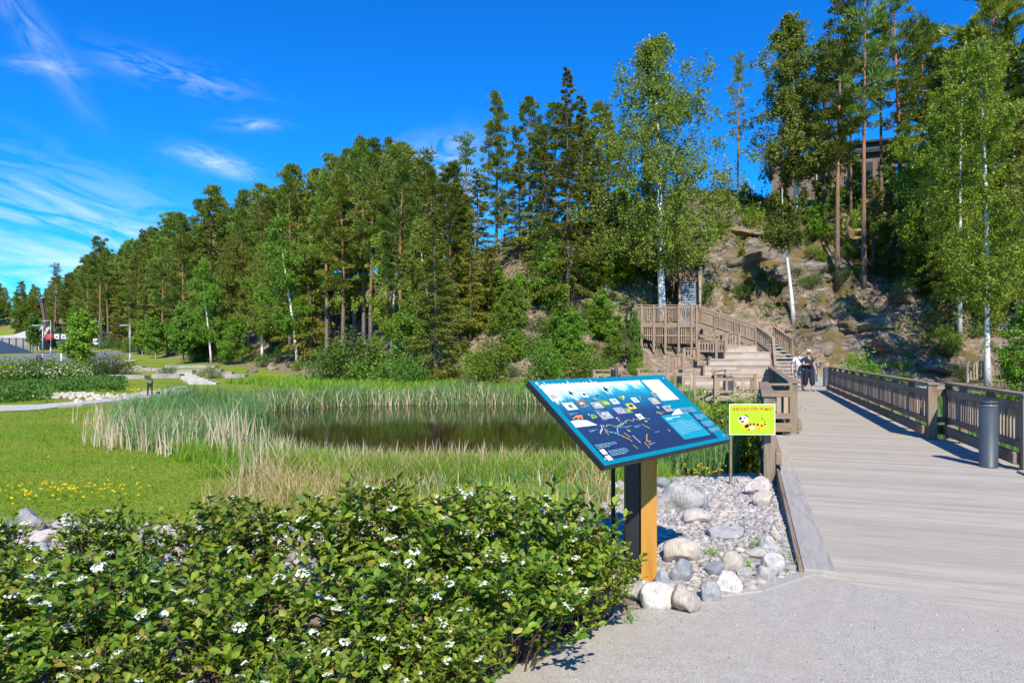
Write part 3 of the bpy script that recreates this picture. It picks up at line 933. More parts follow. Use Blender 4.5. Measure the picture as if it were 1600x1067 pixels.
# ------------------------------------------------------------------ stairs, terraces and platform on the slope
amph = thing('seating_terrace', 'broad stepped timber seating below the stairs, facing the pond', 'seating steps', (0, 0, 0))
tiers = [(28.6, 1052, 1208, 0.16, -0.45), (30.2, 1070, 1208, 0.62, 0.1), (31.4, 1101, 1207, 1.08, 0.55), (32.5, 1109, 1204, 1.38, 1.0), (33.5, 1133, 1203, 1.72, 1.3), (34.5, 1135, 1182, 2.05, 1.6)]
for k, (Y, a, b, zt, zb) in enumerate(tiers):
    mb = MB()
    x0, x1 = PX(a, Y), PX(b, Y)
    n = max(2, round((zt - zb) / 0.15)); dz = (zt - zb) / n
    for q in range(n):                                    # riser boards
        cut = x0 + (x1 - x0) * random.uniform(.3, .7)
        mb.box(x0, cut - .004, Y, Y + .04, zb + q * dz + .006, zb + (q + 1) * dz)
        mb.box(cut + .004, x1, Y, Y + .04, zb + q * dz + .006, zb + (q + 1) * dz)
    dep = (tiers[k + 1][0] - Y) if k < 5 else 1.2
    m = int(dep / .15)
    for q in range(m):
        yy = Y - .03 + q * dep / m
        mb.box(x0 - .01, x1 + .01, yy, yy + dep / m - .01, zt + .001, zt + .038)
    mb.build('tier', TIER, amph)
    for xs_ in (x0 - .06, x1 + .012): sb = MB(); sb.box(xs_, xs_ + .048, Y, Y + dep, zb - .3, zt); sb.build('side_board', WY, amph)
# lower left part of the terraces, lying further to the left
for (Y, a, b, zt, zb) in ((31.8, 1068, 1102, 0.98, 0.55), (32.8, 1091, 1110, 1.32, 0.95)):
    mb = MB(); x0, x1 = PX(a, Y), PX(b, Y)
    for q in range(3):
        dz = (zt - zb) / 3; mb.box(x0, x1 - .07, Y, Y + .9, zb + q * dz + .006, zb + (q + 1) * dz)
    mb.build('tier', WX, amph)


def screen(label, Y, a, b, yt, yb, posts=(), group='slatted timber screens', depth=0.0, cap=True, gap=.13, rails=True, mats=None):
    """slatted screen facing the pond between photo columns a and b at distance Y"""
    x0, x1 = PX(a, Y), PX(b, Y); zt = EYE - (yt - HY) / F * Y; zb = EYE - (yb - HY) / F * Y
    o = thing('slat_screen', label, 'railing', (x0, Y, zb), 0, group)
    w = x1 - x0; h = zt - zb
    mb = MB(); mb.box(-.04, w + .04, -.06, .08, h - .045, h); mb.build('top_rail', FARX, o)
    if rails:
        mb = MB(); mb.box(0, w, .012, .05, h - .19, h - .09); mb.build('upper_rail', FARX, o)
        mb = MB(); mb.box(0, w, .012, .05, .04, .14); mb.build('lower_rail', FARX, o)
    mb = MB(); n = max(2, int(w / gap))
    for q in range(n):
        x = w * (q + .5) / n; mb.box(x - .036, x + .036, -.02, .010, .02, h - .06)
    mb.build('slat_panel', FARZ, o)
    for pxp in (posts or (a, b)):
        x = PX(pxp, Y) - x0; mb = MB(); mb.box(x - .06, x + .06, -.065, -.022, -.5, h - .047); mb.build('post', FARZ, o)
    return o


screen('low slatted screen stepping down at the left foot of the timber seating', 31.6, 1044, 1068, 554, 574)
screen('slatted screen on the second step left of the timber seating', 32.6, 1068, 1091, 543, 562)
screen('wide slatted screen on the third step, left of the topmost seats', 33.9, 1091, 1134, 531, 551, (1091, 1119, 1134))
screen('small slatted screen directly above the topmost timber seats', 35.2, 1134, 1155, 520, 541)

# platform half way up
plat = thing('stair_platform', 'timber viewing platform half way up the rocky slope, slatted all round', 'platform', (0, 0, 0))
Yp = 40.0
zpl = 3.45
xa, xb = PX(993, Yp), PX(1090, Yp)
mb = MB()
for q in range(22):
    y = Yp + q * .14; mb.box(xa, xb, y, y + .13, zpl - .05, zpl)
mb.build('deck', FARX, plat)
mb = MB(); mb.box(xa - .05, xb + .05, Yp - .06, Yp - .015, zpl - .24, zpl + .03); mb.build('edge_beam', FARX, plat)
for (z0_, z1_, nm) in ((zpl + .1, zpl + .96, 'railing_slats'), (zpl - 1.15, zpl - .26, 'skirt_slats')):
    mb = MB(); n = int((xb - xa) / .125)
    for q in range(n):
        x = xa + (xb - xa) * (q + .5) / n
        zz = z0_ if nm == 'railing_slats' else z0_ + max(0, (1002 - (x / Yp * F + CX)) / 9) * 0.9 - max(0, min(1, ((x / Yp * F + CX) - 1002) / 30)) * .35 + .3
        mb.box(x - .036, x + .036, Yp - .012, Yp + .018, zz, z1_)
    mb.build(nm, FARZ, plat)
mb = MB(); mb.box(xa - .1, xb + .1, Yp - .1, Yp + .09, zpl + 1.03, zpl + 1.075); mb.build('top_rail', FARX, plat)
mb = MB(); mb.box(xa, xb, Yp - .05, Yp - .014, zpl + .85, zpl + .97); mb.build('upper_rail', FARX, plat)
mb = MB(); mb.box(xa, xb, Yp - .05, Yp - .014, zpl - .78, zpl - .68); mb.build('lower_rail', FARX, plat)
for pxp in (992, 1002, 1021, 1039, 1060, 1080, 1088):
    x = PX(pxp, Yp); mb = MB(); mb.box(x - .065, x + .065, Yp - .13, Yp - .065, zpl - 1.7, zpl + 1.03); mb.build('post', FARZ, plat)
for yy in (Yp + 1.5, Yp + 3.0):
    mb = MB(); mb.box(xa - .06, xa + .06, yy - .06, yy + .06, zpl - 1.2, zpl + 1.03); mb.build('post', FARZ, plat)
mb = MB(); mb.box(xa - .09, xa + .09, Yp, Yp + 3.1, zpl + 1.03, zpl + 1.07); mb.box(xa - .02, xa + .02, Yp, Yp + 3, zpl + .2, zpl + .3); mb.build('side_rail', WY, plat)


def flight(label, a, b, width, n, rail=('l', 'r'), treadmat='stair_metal', closed=False, railh=1.05):
    """straight flight from a to b (centre line at the nosings); real treads, strings and balustrades"""
    a = Vector(a); b = Vector(b)
    d = Vector((b.x - a.x, b.y - a.y, 0)); L = d.length
    o = thing('stair_flight', label, 'stairs', a, math.atan2(-d.x, d.y), 'flights of the hillside stairs')
    rise = b.z - a.z
    for k in range(n):
        y = L * k / n; z = rise * (k + 1) / n
        mb = MB(); mb.box(-width / 2, width / 2, y, y + L / n + .03, z - .045, z); mb.box(-width / 2, width / 2, y - .004, y + .03, z - .048, z + .004, 1)
        if closed: mb.box(-width / 2, width / 2, y + .02, y + .04, z - rise / n + .003, z - .05, 0)
        mb.build('tread', [MAT[treadmat], MAT['tread_light']], o)
    for sd in (-1, 1):
        mb = MB(); x = sd * (width / 2 + .03); mb.bar((x, -.05, .02), (x, L + .05, rise + .0), .05, .30); mb.build('string', WY, o)
    for sd, key in ((-1, 'l'), (1, 'r')):
        if key not in rail: continue
        x = sd * (width / 2 + .085)
        mb = MB(); mb.bar((x, -.05, railh), (x, L + .05, rise + railh), .13, .05); mb.build('handrail', WY, o)
        mb = MB(); mb.bar((x, 0, railh - .17), (x, L, rise + railh - .17), .035, .10); mb.bar((x, 0, .22), (x, L, rise + .22), .035, .10); mb.build('rail_board', WY, o)
        m = max(2, int(L / .125)); mb = MB()
        for q in range(m):
            y = L * (q + .5) / m; z = rise * y / L; mb.box(x + .02, x + .045, y - .035, y + .035, z + .2, z + railh - .1)
        mb.build('baluster_panel', FARZ, o)
        for q in range(max(2, round(L / 1.3) + 1)):
            y = L * q / (max(2, round(L / 1.3) + 1) - 1); z = rise * y / L
            mb = MB(); mb.box(x - .05, x + .05, y - .045, y + .045, z - .6, z + railh - .03); mb.build('post', FARZ, o)
    return o


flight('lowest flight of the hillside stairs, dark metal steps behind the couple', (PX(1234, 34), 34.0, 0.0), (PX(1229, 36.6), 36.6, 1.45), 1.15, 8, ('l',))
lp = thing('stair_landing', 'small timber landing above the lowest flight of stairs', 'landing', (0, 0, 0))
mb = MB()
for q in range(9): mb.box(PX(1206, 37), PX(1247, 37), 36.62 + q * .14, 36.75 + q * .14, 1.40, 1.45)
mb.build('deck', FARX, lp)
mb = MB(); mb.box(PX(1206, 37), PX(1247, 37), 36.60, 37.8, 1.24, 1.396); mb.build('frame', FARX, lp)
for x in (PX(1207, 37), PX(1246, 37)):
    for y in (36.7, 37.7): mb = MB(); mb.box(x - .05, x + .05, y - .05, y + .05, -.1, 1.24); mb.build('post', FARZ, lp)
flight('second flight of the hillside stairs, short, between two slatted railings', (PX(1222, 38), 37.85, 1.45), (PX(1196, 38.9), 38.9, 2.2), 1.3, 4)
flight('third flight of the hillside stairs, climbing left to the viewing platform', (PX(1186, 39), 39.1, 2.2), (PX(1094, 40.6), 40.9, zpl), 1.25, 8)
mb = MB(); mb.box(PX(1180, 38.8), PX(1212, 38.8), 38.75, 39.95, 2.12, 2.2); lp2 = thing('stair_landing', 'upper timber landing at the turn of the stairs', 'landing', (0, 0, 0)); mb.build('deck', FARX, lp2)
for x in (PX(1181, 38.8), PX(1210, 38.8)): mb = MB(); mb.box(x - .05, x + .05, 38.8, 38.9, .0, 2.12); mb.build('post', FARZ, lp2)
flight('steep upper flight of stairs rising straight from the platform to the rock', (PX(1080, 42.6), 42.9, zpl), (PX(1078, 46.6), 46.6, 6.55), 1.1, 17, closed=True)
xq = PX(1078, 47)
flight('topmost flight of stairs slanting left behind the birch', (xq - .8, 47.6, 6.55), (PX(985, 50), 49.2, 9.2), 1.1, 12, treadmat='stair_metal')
lp3 = thing('stair_landing', 'highest timber landing above the steep flight, by the rock face', 'landing', (0, 0, 0))
mb = MB(); mb.box(xq - .9, xq + .75, 46.62, 48.2, 6.46, 6.55); mb.build('deck', FARX, lp3)
mb = MB()
for q in range(12): x = xq - .8 + q * .13; mb.box(x - .035, x + .035, 48.2, 48.23, 6.6, 7.5)
mb.build('slat_panel', FARZ, lp3)
mb = MB(); mb.box(xq - .9, xq + .75, 48.14, 48.26, 7.5, 7.55); mb.build('top_rail', FARX, lp3)
for x in (xq - .85, xq + .7): mb = MB(); mb.box(x - .06, x + .06, 46.66, 46.78, 5.4, 7.6); mb.build('post', FARZ, lp3)


# walkway along the pond with open railings
def lowrail(label, Y, a, b, zt=1.02, zb=-0.1, posts=(), y2=None, slats=True):
    x0, x1 = PX(a, Y), PX(b, y2 or Y)
    d = Vector((x1 - x0, (y2 or Y) - Y, 0)); L = d.length
    o = thing('railing', label, 'railing', (x0, Y, 0), math.atan2(d.y, d.x), 'railings of the pond walkway')
    mb = MB(); mb.box(-.06, L + .06, -.07, .07, zt - .045, zt); mb.build('top_rail', WX, o)
    mb = MB(); mb.box(0, L, .02, .055, zt - .28, zt - .17); mb.build('upper_rail', WX, o)
    mb = MB(); mb.box(0, L, .02, .055, .18, .29); mb.build('lower_rail', WX, o)
    if slats:
        mb = MB(); n = int(L / .30)
        for q in range(n):
            x = L * (q + .5) / n; mb.box(x - .05, x + .05, -.012, .018, .2, zt - .18)
        mb.build('slat_panel', WZ, o)
    for p in posts or (0, L):
        mb = MB(); mb.box(p - .05, p + .05, -.06, -.014, zb - .35, zt - .047); mb.build('post', WZ, o)
    return o


pw = thing('pond_walkway', 'low timber walkway along the foot of the seating steps', 'walkway', (0, 0, 0))
mb = MB()
x0, x1 = PX(915, 27.5), PX(1208, 27.5)
for q in range(14): mb.box(x0, x1, 26.9 + q * .12, 27.01 + q * .12, -.10, -.06)
mb.build('deck', TIER, pw)
mb = MB(); mb.box(x0, x1, 26.86, 26.89, -.32, -.06); mb.build('fascia_board', WX, pw)
for q in range(5): mb = MB(); xx = x0 + .3 + q * (x1 - x0 - .6) / 4; mb.box(xx - .06, xx + .06, 27.5, 27.62, -1.2, -.10); mb.build('pile', WZ, pw)
lowrail('open timber railing with square pickets behind the blue information board', 27.0, 996, 1087, 1.08, posts=(0.05, 1.2, 2.25))
lowrail('open timber railing with square pickets left of the boardwalk, above bushes', 25.6, 1116, 1181, 0.92, posts=(0.04, 1.52))
lowrail('short sloping timber rail beside the dark litter bin', 25.7, 1114, 1133, 1.0, y2=28.4, slats=False, posts=(0.03, 2.8))
lowrail('short far timber railing seen above the left corner of the information board', 28.5, 928, 962, 1.0)
# litter bin
lb = thing('litter_bin', 'dark square litter bin on the walkway below the seating steps', 'litter bin', P(1138, 590, 28.2)[:2] + (-.06,))
mb = MB(); mb.box(-.17, .17, -.17, .17, .05, .78); mb.build('body', MAT['slate_metal'], lb, .01)
mb = MB(); mb.box(-.19, .19, -.19, .19, .86, .90); mb.box(-.18, -.15, -.18, -.15, .78, .86); mb.box(.15, .18, .15, .18, .78, .86); mb.build('hood', MAT['black_steel'], lb, .006)
bollard('thin dark bollard left of the information board, far side of the pond', P(963, 600, 28.2)[:2] + (-.1,), .07, 1.2, None)
# small stairs in the shade on the right
fr = thing('railing', 'small sunlit timber railing in the shade below the birch on the right', 'railing', (PX(1512, 33), 33.0, 0.15), R(-12), 'railings of the forest path')
mb = MB(); mb.box(0, 1.0, -.05, .05, 1.1, 1.15); mb.bar((1.0, 0, 1.125), (2.0, -.6, .55), .1, .05); mb.build('top_rail', WX, fr)
mb = MB(); mb.box(0, 1.0, .0, .03, .25, .35); mb.bar((1.0, 0, .3), (2.0, -.6, -.25), .03, .1); mb.build('lower_rail', WX, fr)
mb = MB()
for q in range(7): mb.box(.1 + q * .13, .17 + q * .13, -.03, 0, .3, 1.1)
for q in range(7): x = 1.05 + q * .13; mb.box(x, x + .07, -.6 * (x - 1) - .03, -.6 * (x - 1), .3 - .55 * (x - 1), 1.1 - .57 * (x - 1))
mb.build('slat_panel', WZ, fr)
for x, y, z in ((0, 0, 1.1), (1, 0, 1.1), (2, -.6, .5)): mb = MB(); mb.box(x - .05, x + .05, y - .05, y + .05, -.6, z); mb.build('post', WZ, fr)
# ------------------------------------------------------------------ flat printed artwork helpers
def flat(name, c, rough=0.45, c2=None, scale=8):
    return plain(name, c, rough, c2 or tuple(x * 0.9 for x in c), scale, spec=0.4)


INK = {k: flat('print_' + k, v) for k, v in dict(white=(0.78, 0.80, 0.80), navy=(0.018, 0.040, 0.105), teal=(0.0, 0.20, 0.29), cyan=(0.008, 0.27, 0.36), pale=(0.45, 0.72, 0.76),
       black=(0.012, 0.012, 0.018), yellow=(0.70, 0.55, 0.10), orange=(0.58, 0.23, 0.04), lime=(0.40, 0.68, 0.012), red=(0.62, 0.02, 0.01), green=(0.16, 0.32, 0.05),
       grey=(0.35, 0.36, 0.38), brown=(0.22, 0.12, 0.06), gold=(0.78, 0.46, 0.02), lilac=(0.36, 0.36, 0.48), textblue=(0.30, 0.55, 0.66)).items()}


def text_mesh(body, size, shear=0.0, offset=0.0, align='LEFT', spacing=1.0):
    cu = bpy.data.curves.new('lettering', 'FONT')
    cu.body = body; cu.size = size; cu.shear = shear; cu.offset = offset; cu.align_x = align; cu.space_character = spacing
    cu.resolution_u = 3
    o = bpy.data.objects.new('lettering', cu); COL.objects.link(o)
    dg = bpy.context.evaluated_depsgraph_get(); dg.update()
    me = bpy.data.meshes.new_from_object(o.evaluated_get(dg))
    bpy.data.objects.remove(o); bpy.data.curves.remove(cu)
    return me


def homog(src, dst):
    A = []
    for (x, y), (u, v) in zip(src, dst):
        A.append([x, y, 1, 0, 0, 0, -u * x, -u * y, -u]); A.append([0, 0, 0, x, y, 1, -v * x, -v * y, -v])
    Hm = np.linalg.svd(np.array(A, float))[2][-1].reshape(3, 3)
    def f(x, y):
        q = Hm @ np.array([x, y, 1.0]); return q[0] / q[2], q[1] / q[2]
    return f


# ------------------------------------------------------------------ blue information board
SCB = 1.4
yaw, tilt = 0.83413, 0.685499
BW_, BH_ = 1.2 * SCB, 0.54044743 * SCB
c0 = Vector((0.63224532 * SCB, 3.4036945 * SCB, 1.65 + (1.35882147 - 1.65) * SCB))
e1 = Vector((math.cos(yaw), math.sin(yaw), 0)); hz = Vector((-math.sin(yaw), math.cos(yaw), 0))
e2 = hz * math.cos(tilt) + Vector((0, 0, 1)) * math.sin(tilt); e3 = e1.cross(e2)
board = thing('information_board', 'sloping blue illustrated information board with a salamander heading on a wooden post', 'information board', (c0.x, c0.y, 0))
panel = bpy.data.objects.new('panel', None)
mb = MB(); mb.box(-BW_ / 2, BW_ / 2, -BH_ / 2, BH_ / 2, -0.045, -0.004)
panel = mb.build('panel', MAT['black_steel'], board, 0.004)
Mloc = Matrix((e1, e2, e3)).transposed().to_4x4(); Mloc.translation = c0 - Vector((c0.x, c0.y, 0))
panel.matrix_local = Mloc
uvf = homog([(25, 105), (985, 45), (1570, 535), (610, 745)], [(0, 1), (1, 1), (1, 0), (0, 0)])


def zp(x, y):
    u, v = uvf(x, y); return ((u - .5) * BW_, (v - .5) * BH_)


LZ = [0.0]


def art(name, polys, inks, lift=1):
    """printed shapes on the board face; polys in board coordinates"""
    mb = MB()
    inks = inks if isinstance(inks, list) else [inks]
    for item in polys:
        pts, mi = item if isinstance(item, tuple) and isinstance(item[1], int) else (item, 0)
        mb.poly([(x, y, 0.0006 * lift) for x, y in pts], mi)
    return mb.build(name, [INK[k] for k in inks], panel)


def rc(x0, y0, x1, y1):
    return [(x0, y0), (x1, y0), (x1, y1), (x0, y1)]


# the board face: teal border; the picture fades from a pale sky to dark water as it is printed
mb = MB(); mb.box(-BW_ / 2 + .003, BW_ / 2 - .003, -BH_ / 2 + .003, BH_ / 2 - .003, -0.003, 0.0); mb.build('printed_face', INK['teal'], panel)
pm_, pnt, pbs, _ = newmat('print_water')
sx = N(pnt, 'ShaderNodeSeparateXYZ'); pnt.links.new(objco(pnt), sx.inputs[0])
mr = N(pnt, 'ShaderNodeMapRange'); mr.inputs[1].default_value = -BH_ / 2; mr.inputs[2].default_value = BH_ / 2
nz = noise(pnt, objco(pnt, (30, 6, 1)), 1.0, 5)
ad = N(pnt, 'ShaderNodeMath', operation='MULTIPLY_ADD'); pnt.links.new(nz, ad.inputs[0]); ad.inputs[1].default_value = 0.3; pnt.links.new(mr.outputs[0], ad.inputs[2])
pnt.links.new(sx.outputs[1], mr.inputs[0])
pnt.links.new(ramp(pnt, ad.outputs[0], [(0.30, (0.014, 0.028, 0.078)), (0.68, (0.016, 0.045, 0.12)), (0.84, (0.012, 0.15, 0.26)), (0.98, (0.02, 0.34, 0.45)), (1.12, (0.05, 0.42, 0.5))]), pbs.inputs['Base Color'])
pbs.inputs['Roughness'].default_value = 0.4
q = [zp(105, 135), zp(895, 88), zp(1405, 538), zp(640, 690)]
xL = -BW_ / 2 + 0.05; xR = 0.243 * BW_; yB = -BH_ / 2 + 0.035; yT = BH_ / 2 - 0.055
mb = MB(); mb.poly([(x, y, 0.0006) for x, y in rc(xL, yB, 0.405 * BW_, yB + 0.14 * BH_ + .28 * BH_)]); mb.poly([(x, y, 0.0006) for x, y in rc(xL, yB + .4202 * BH_, xR, yT)])
mb.build('printed_water', pm_, panel)
# pale sky above a jagged line of firs
rr = random.Random(3)
sky = [(xL, yT), ]
n = 90
tops = []
for i in range(n + 1):
    x = xL + (xR - xL) * i / n
    base = yT - BH_ * (0.20 - 0.13 * (i / n) + 0.02 * math.sin(i * .4))
    tops.append((x, base + (rr.uniform(.004, .05) if i % 2 else -rr.uniform(.0, .03)) * (1 if rr.random() > .3 else 1.5)))
mb = MB()
for i in range(n): mb.poly([(tops[i][0], tops[i][1], .0012), (tops[i + 1][0], tops[i + 1][1], .0012), (tops[i + 1][0], yT, .0012), (tops[i][0], yT, .0012)], 0)
mb.build('printed_sky', INK['pale'], panel)
mb = MB()
for i in range(n):
    f_ = lambda t: (t[0], min(yT, t[1] + (yT - t[1]) * .45 + rr.uniform(0, .012)))
    a_, b_ = f_(tops[i]), f_(tops[i + 1]); mb.poly([(a_[0], a_[1], .0018), (b_[0], b_[1], .0018), (b_[0], yT, .0018), (a_[0], yT, .0018)], 0)
mb.build('printed_sky', INK['white'], panel)
# heading
me = text_mesh('Salamandernes \u00e5r', 0.088, 0.0, 0.0)
h = link('heading', me, panel, INK['white'])
hx, hy = zp(92, 148)
h.location = (hx - .005, hy - 0.022, 0.0034); h.scale = (1.06, 1.0, 1)
mb = MB(); mb.poly([(x, y, .0022) for x, y in rc(xL - .02, yT + .001, xR, BH_ / 2 - .006)])
# white map and right column
wm_ = [zp(905, 85), zp(1000, 82), zp(1172, 215), zp(1068, 235)]
art('map_box', [rc(0.262 * BW_, 0.115 * BH_, 0.415 * BW_, 0.425 * BH_)], 'white', 2)
mb = MB()
for k in range(9):
    a = rr.uniform(.275, .38) * BW_; b = rr.uniform(.15, .39) * BH_; mb.poly([(a, b, .0018), (a + rr.uniform(.01, .04), b + rr.uniform(-.02, .02), .0018), (a + .03, b + .004, .0018)], 0)
mb.build('map_line', INK['textblue'], panel)
art('text_box', [rc(0.13 * BW_, -0.40 * BH_, 0.37 * BW_, -0.075 * BH_)], 'cyan', 3)


def textlines(name, x0, y0, w, n, dy, ink='textblue', h=.004, lift=4):
    mb = MB()
    for k in range(n):
        x = x0; end = x0 + w * (1 if k < n - 1 else rr.uniform(.3, .8))
        while x < end:
            l = rr.uniform(.008, .028); x2 = min(x + l, end); y = y0 - k * dy
            mb.poly([(x, y, .0006 * lift), (x2, y, .0006 * lift), (x2, y + h, .0006 * lift), (x, y + h, .0006 * lift)]); x = x2 + .006
    mb.build(name, INK[ink], panel)


textlines('column_text', .262 * BW_, .03 * BH_, .09, 1, .01, 'white', .009)
for k, (y, n_) in enumerate(((-.02, 6), (-.13, 5), (-.23, 5), (-.33, 4))): textlines('column_text', .392 * BW_ if y < -.07 else .262 * BW_, y * BH_, .165 if y < -.07 else .33, n_, .0105)
textlines('box_text', .145 * BW_, -.12 * BH_, .22, 2, .014, 'white', .006); textlines('box_text', .145 * BW_, -.19 * BH_, .33, 9, .0135)
textlines('small_print', xL + .02, yB + .16 * BH_, .22, 3, .012, 'textblue'); textlines('small_print', xL + .09, yB + .08 * BH_, .2, 4, .012)
art('partner_mark', [rc(xL + .02, yB + .045, xL + .07, yB + .085), rc(xL + .02, yB - .004, xL + .07, yB + .034)], 'white', 4)


# pictures: a pale mount with an animal or plant shape on it
def picture(x, y, w, h, ground, blob, rot=0.0):
    cx_, cy_ = zp(x, y)
    pts = rc(-w / 2, -h / 2, w / 2, h / 2)
    shape = []
    for k in range(12):
        t = 2 * math.pi * k / 12; r_ = rr.uniform(.45, 1.0); shape.append((math.cos(t) * w * .36 * r_, math.sin(t) * h * .36 * r_))
    ca, sa = math.cos(rot), math.sin(rot)
    tr = lambda p: (cx_ + p[0] * ca - p[1] * sa, cy_ + p[0] * sa + p[1] * ca)
    if ground: art('picture', [([tr(p) for p in pts], 0), ([(a + 1e-4, b) for a, b in [tr(p) for p in shape]], 1)][:1], [ground], 4 + rr.uniform(0, .4))
    art('picture', [[tr(p) for p in shape]], blob, 5)
    mb = MB(); keys = rr.sample(['grey', 'brown', 'lilac', 'green', 'navy', 'white', 'yellow', 'textblue'], 4)
    for q in range(7):
        ax, ay = rr.uniform(-.36, .36) * w, rr.uniform(-.34, .34) * h; aw, ah = rr.uniform(.05, .16) * w, rr.uniform(.06, .2) * h
        mb.poly([tr((ax + aw * math.cos(t_) * rr.uniform(.6, 1), ay + ah * math.sin(t_) * rr.uniform(.6, 1))) + (.0006 * 5.6 + q * 1e-5,) for t_ in [k * .9 for k in range(7)]], q % 4)
    mb.build('picture', [INK[k] for k in keys], panel)


for x, y, w, h, g, b in [(212, 222, .10, .07, 'white', 'grey'), (325, 290, .11, .065, 'white', 'black'), (420, 203, .07, .05, 'white', 'black'), (412, 268, .10, .06, 'brown', 'grey'), (520, 280, .11, .06, 'grey', 'white'),
                         (578, 262, .09, .05, 'green', 'lime'), (645, 250, .08, .05, 'white', 'green'), (700, 225, .10, .07, None, 'green'), (770, 285, .09, .055, 'yellow', 'black'), (690, 318, .11, .06, 'lilac', 'grey'),
                         (752, 318, .07, .05, 'green', 'yellow'), (795, 238, .07, .05, 'white', 'lilac'), (585, 355, .13, .065, 'grey', 'lilac'), (500, 365, .10, .07, None, 'green'), (680, 382, .07, .05, None, 'brown'),
                         (842, 362, .07, .05, 'white', 'green'), (938, 192, .07, .05, 'grey', 'brown'), (940, 243, .11, .07, 'grey', 'yellow'), (970, 290, .07, .04, None, 'lilac'), (985, 335, .10, .06, None, 'brown'),
                         (1045, 300, .10, .06, 'lilac', 'brown'), (510, 238, .06, .04, None, 'brown'), (835, 222, .06, .05, None, 'navy'), (890, 398, .04, .04, None, 'yellow'), (765, 470, .04, .03, None, 'lime'), (1075, 468, .03, .025, None, 'orange')]:
    picture(x, y, w, h, g, b)
# the two white rocks with an animal on the left one, and birds in the sky
art('picture', [[zp(*p) for p in ((335, 402), (380, 392), (450, 393), (530, 428), (440, 440), (375, 448))]], 'white', 4)
art('picture', [[zp(*p) for p in ((1105, 310), (1130, 298), (1170, 338), (1080, 350))]], 'white', 4)
art('fox_shape', [([zp(*p) for p in ((352, 372), (372, 358), (412, 352), (420, 366), (395, 378))], 0), ([zp(*p) for p in ((350, 392), (353, 372), (363, 374), (360, 392))], 0), ([zp(*p) for p in ((385, 396), (384, 374), (395, 376), (394, 396))], 0), ([zp(*p) for p in ((412, 388), (408, 368), (418, 364), (425, 386))], 0)], 'orange', 5)
for bx, by, sc_ in ((325, 190, 1.0), (575, 158, 1.1), (517, 207, .5)):
    art('bird_shape', [[zp(bx - 18 * sc_, by - 22 * sc_), zp(bx - 4 * sc_, by - 4 * sc_), zp(bx + 24 * sc_, by + 2 * sc_), zp(bx + 6 * sc_, by + 5 * sc_), zp(bx + 28 * sc_, by + 22 * sc_), zp(bx - 8 * sc_, by + 10 * sc_), zp(bx - 14 * sc_, by + 2 * sc_)]], 'black', 5)


def wiggle(name, pts, ink, w=.004, amp=.012, n=40):
    mb = MB(); pts = [zp(*p) for p in pts]; pv = None
    for k in range(n + 1):
        u = k / n * (len(pts) - 1); i = min(int(u), len(pts) - 2); t = u - i
        x = pts[i][0] * (1 - t) + pts[i + 1][0] * t + rr.uniform(-amp, amp) * .5; y = pts[i][1] * (1 - t) + pts[i + 1][1] * t + rr.uniform(-amp, amp)
        if pv:
            dx, dy = x - pv[0], y - pv[1]; l = math.hypot(dx, dy) + 1e-6; ox, oy = -dy / l * w / 2, dx / l * w / 2
            mb.poly([(pv[0] + ox, pv[1] + oy, .0028), (x + ox, y + oy, .0028), (x - ox, y - oy, .0028), (pv[0] - ox, pv[1] - oy, .0028)])
        pv = (x, y)
    mb.build(name, INK[ink], panel)


wiggle('river_line', [(560, 440), (620, 425), (660, 440), (740, 405), (800, 385), (910, 372)], 'yellow', .003); wiggle('river_line', [(555, 425), (600, 470), (690, 495), (680, 450), (740, 400)], 'textblue')
for seg in ([(560, 495), (562, 440)], [(590, 470), (615, 500)], [(705, 505), (760, 530), (805, 555)], [(735, 490), (790, 525)], [(800, 510), (860, 560)], [(810, 580), (850, 615)], [(895, 560), (930, 600)], [(910, 500), (905, 550), (935, 550)], [(870, 425), (925, 455)]):
    wiggle('sketch_line', seg, 'gold' if seg[0][0] % 20 else 'white', .005, .008, 10)
for x, y in ((500, 470), (720, 445), (760, 440), (830, 435), (990, 480), (1000, 330), (600, 390), (1150, 390), (950, 570), (530, 320), (350, 345), (430, 290)):
    a_, b_ = zp(x, y); textlines('caption', a_ - .04, b_, .09, 2 if x % 3 else 1, .009, 'textblue', .003, 5)
scr = MB()
for sx_, sy_ in ((-.47, .44), (.47, .44), (.47, -.44), (-.47, -.44)): scr.lathe([(.009, 0.0), (.009, .004), (.004, .006)], (sx_ * BW_, sy_ * BH_, 0.0005), 10)
scr.build('screw', MAT['grey_steel'], panel)

# legs
ox, oy = c0.x, c0.y
def plane_z(x, y):
    v = Vector((x - c0.x, y - c0.y, 0)); k = v.dot(hz) / math.cos(tilt); return c0.z + k * math.sin(tilt) - 0.06


def leg(name, px, D, w, dpt, mat, zb=-.15):
    x, y = PX(px, D), D
    mb = MB()
    ca, sa = math.cos(yaw), math.sin(yaw)
    pts = [(x - ox + a * w / 2, y - oy + b * dpt / 2) for a, b in ((-1, -1), (1, -1), (1, 1), (-1, 1))]
    mb.prism(pts, zb, plane_z(x, y) - .03)
    return mb.build(name, mat, board, .003)


leg('wooden_post', 1012, 4.98, .115, .10, OAK)
leg('steel_post', 987, 4.99, .10, .08, MAT['black_steel'])
leg('thin_steel_post', 958, 5.35, .03, .04, MAT['black_steel'])
brk = MB(); brk.box(-.3, .3, -.04, .04, -.062, -.047); brk.build('bracket', MAT['black_steel'], panel)

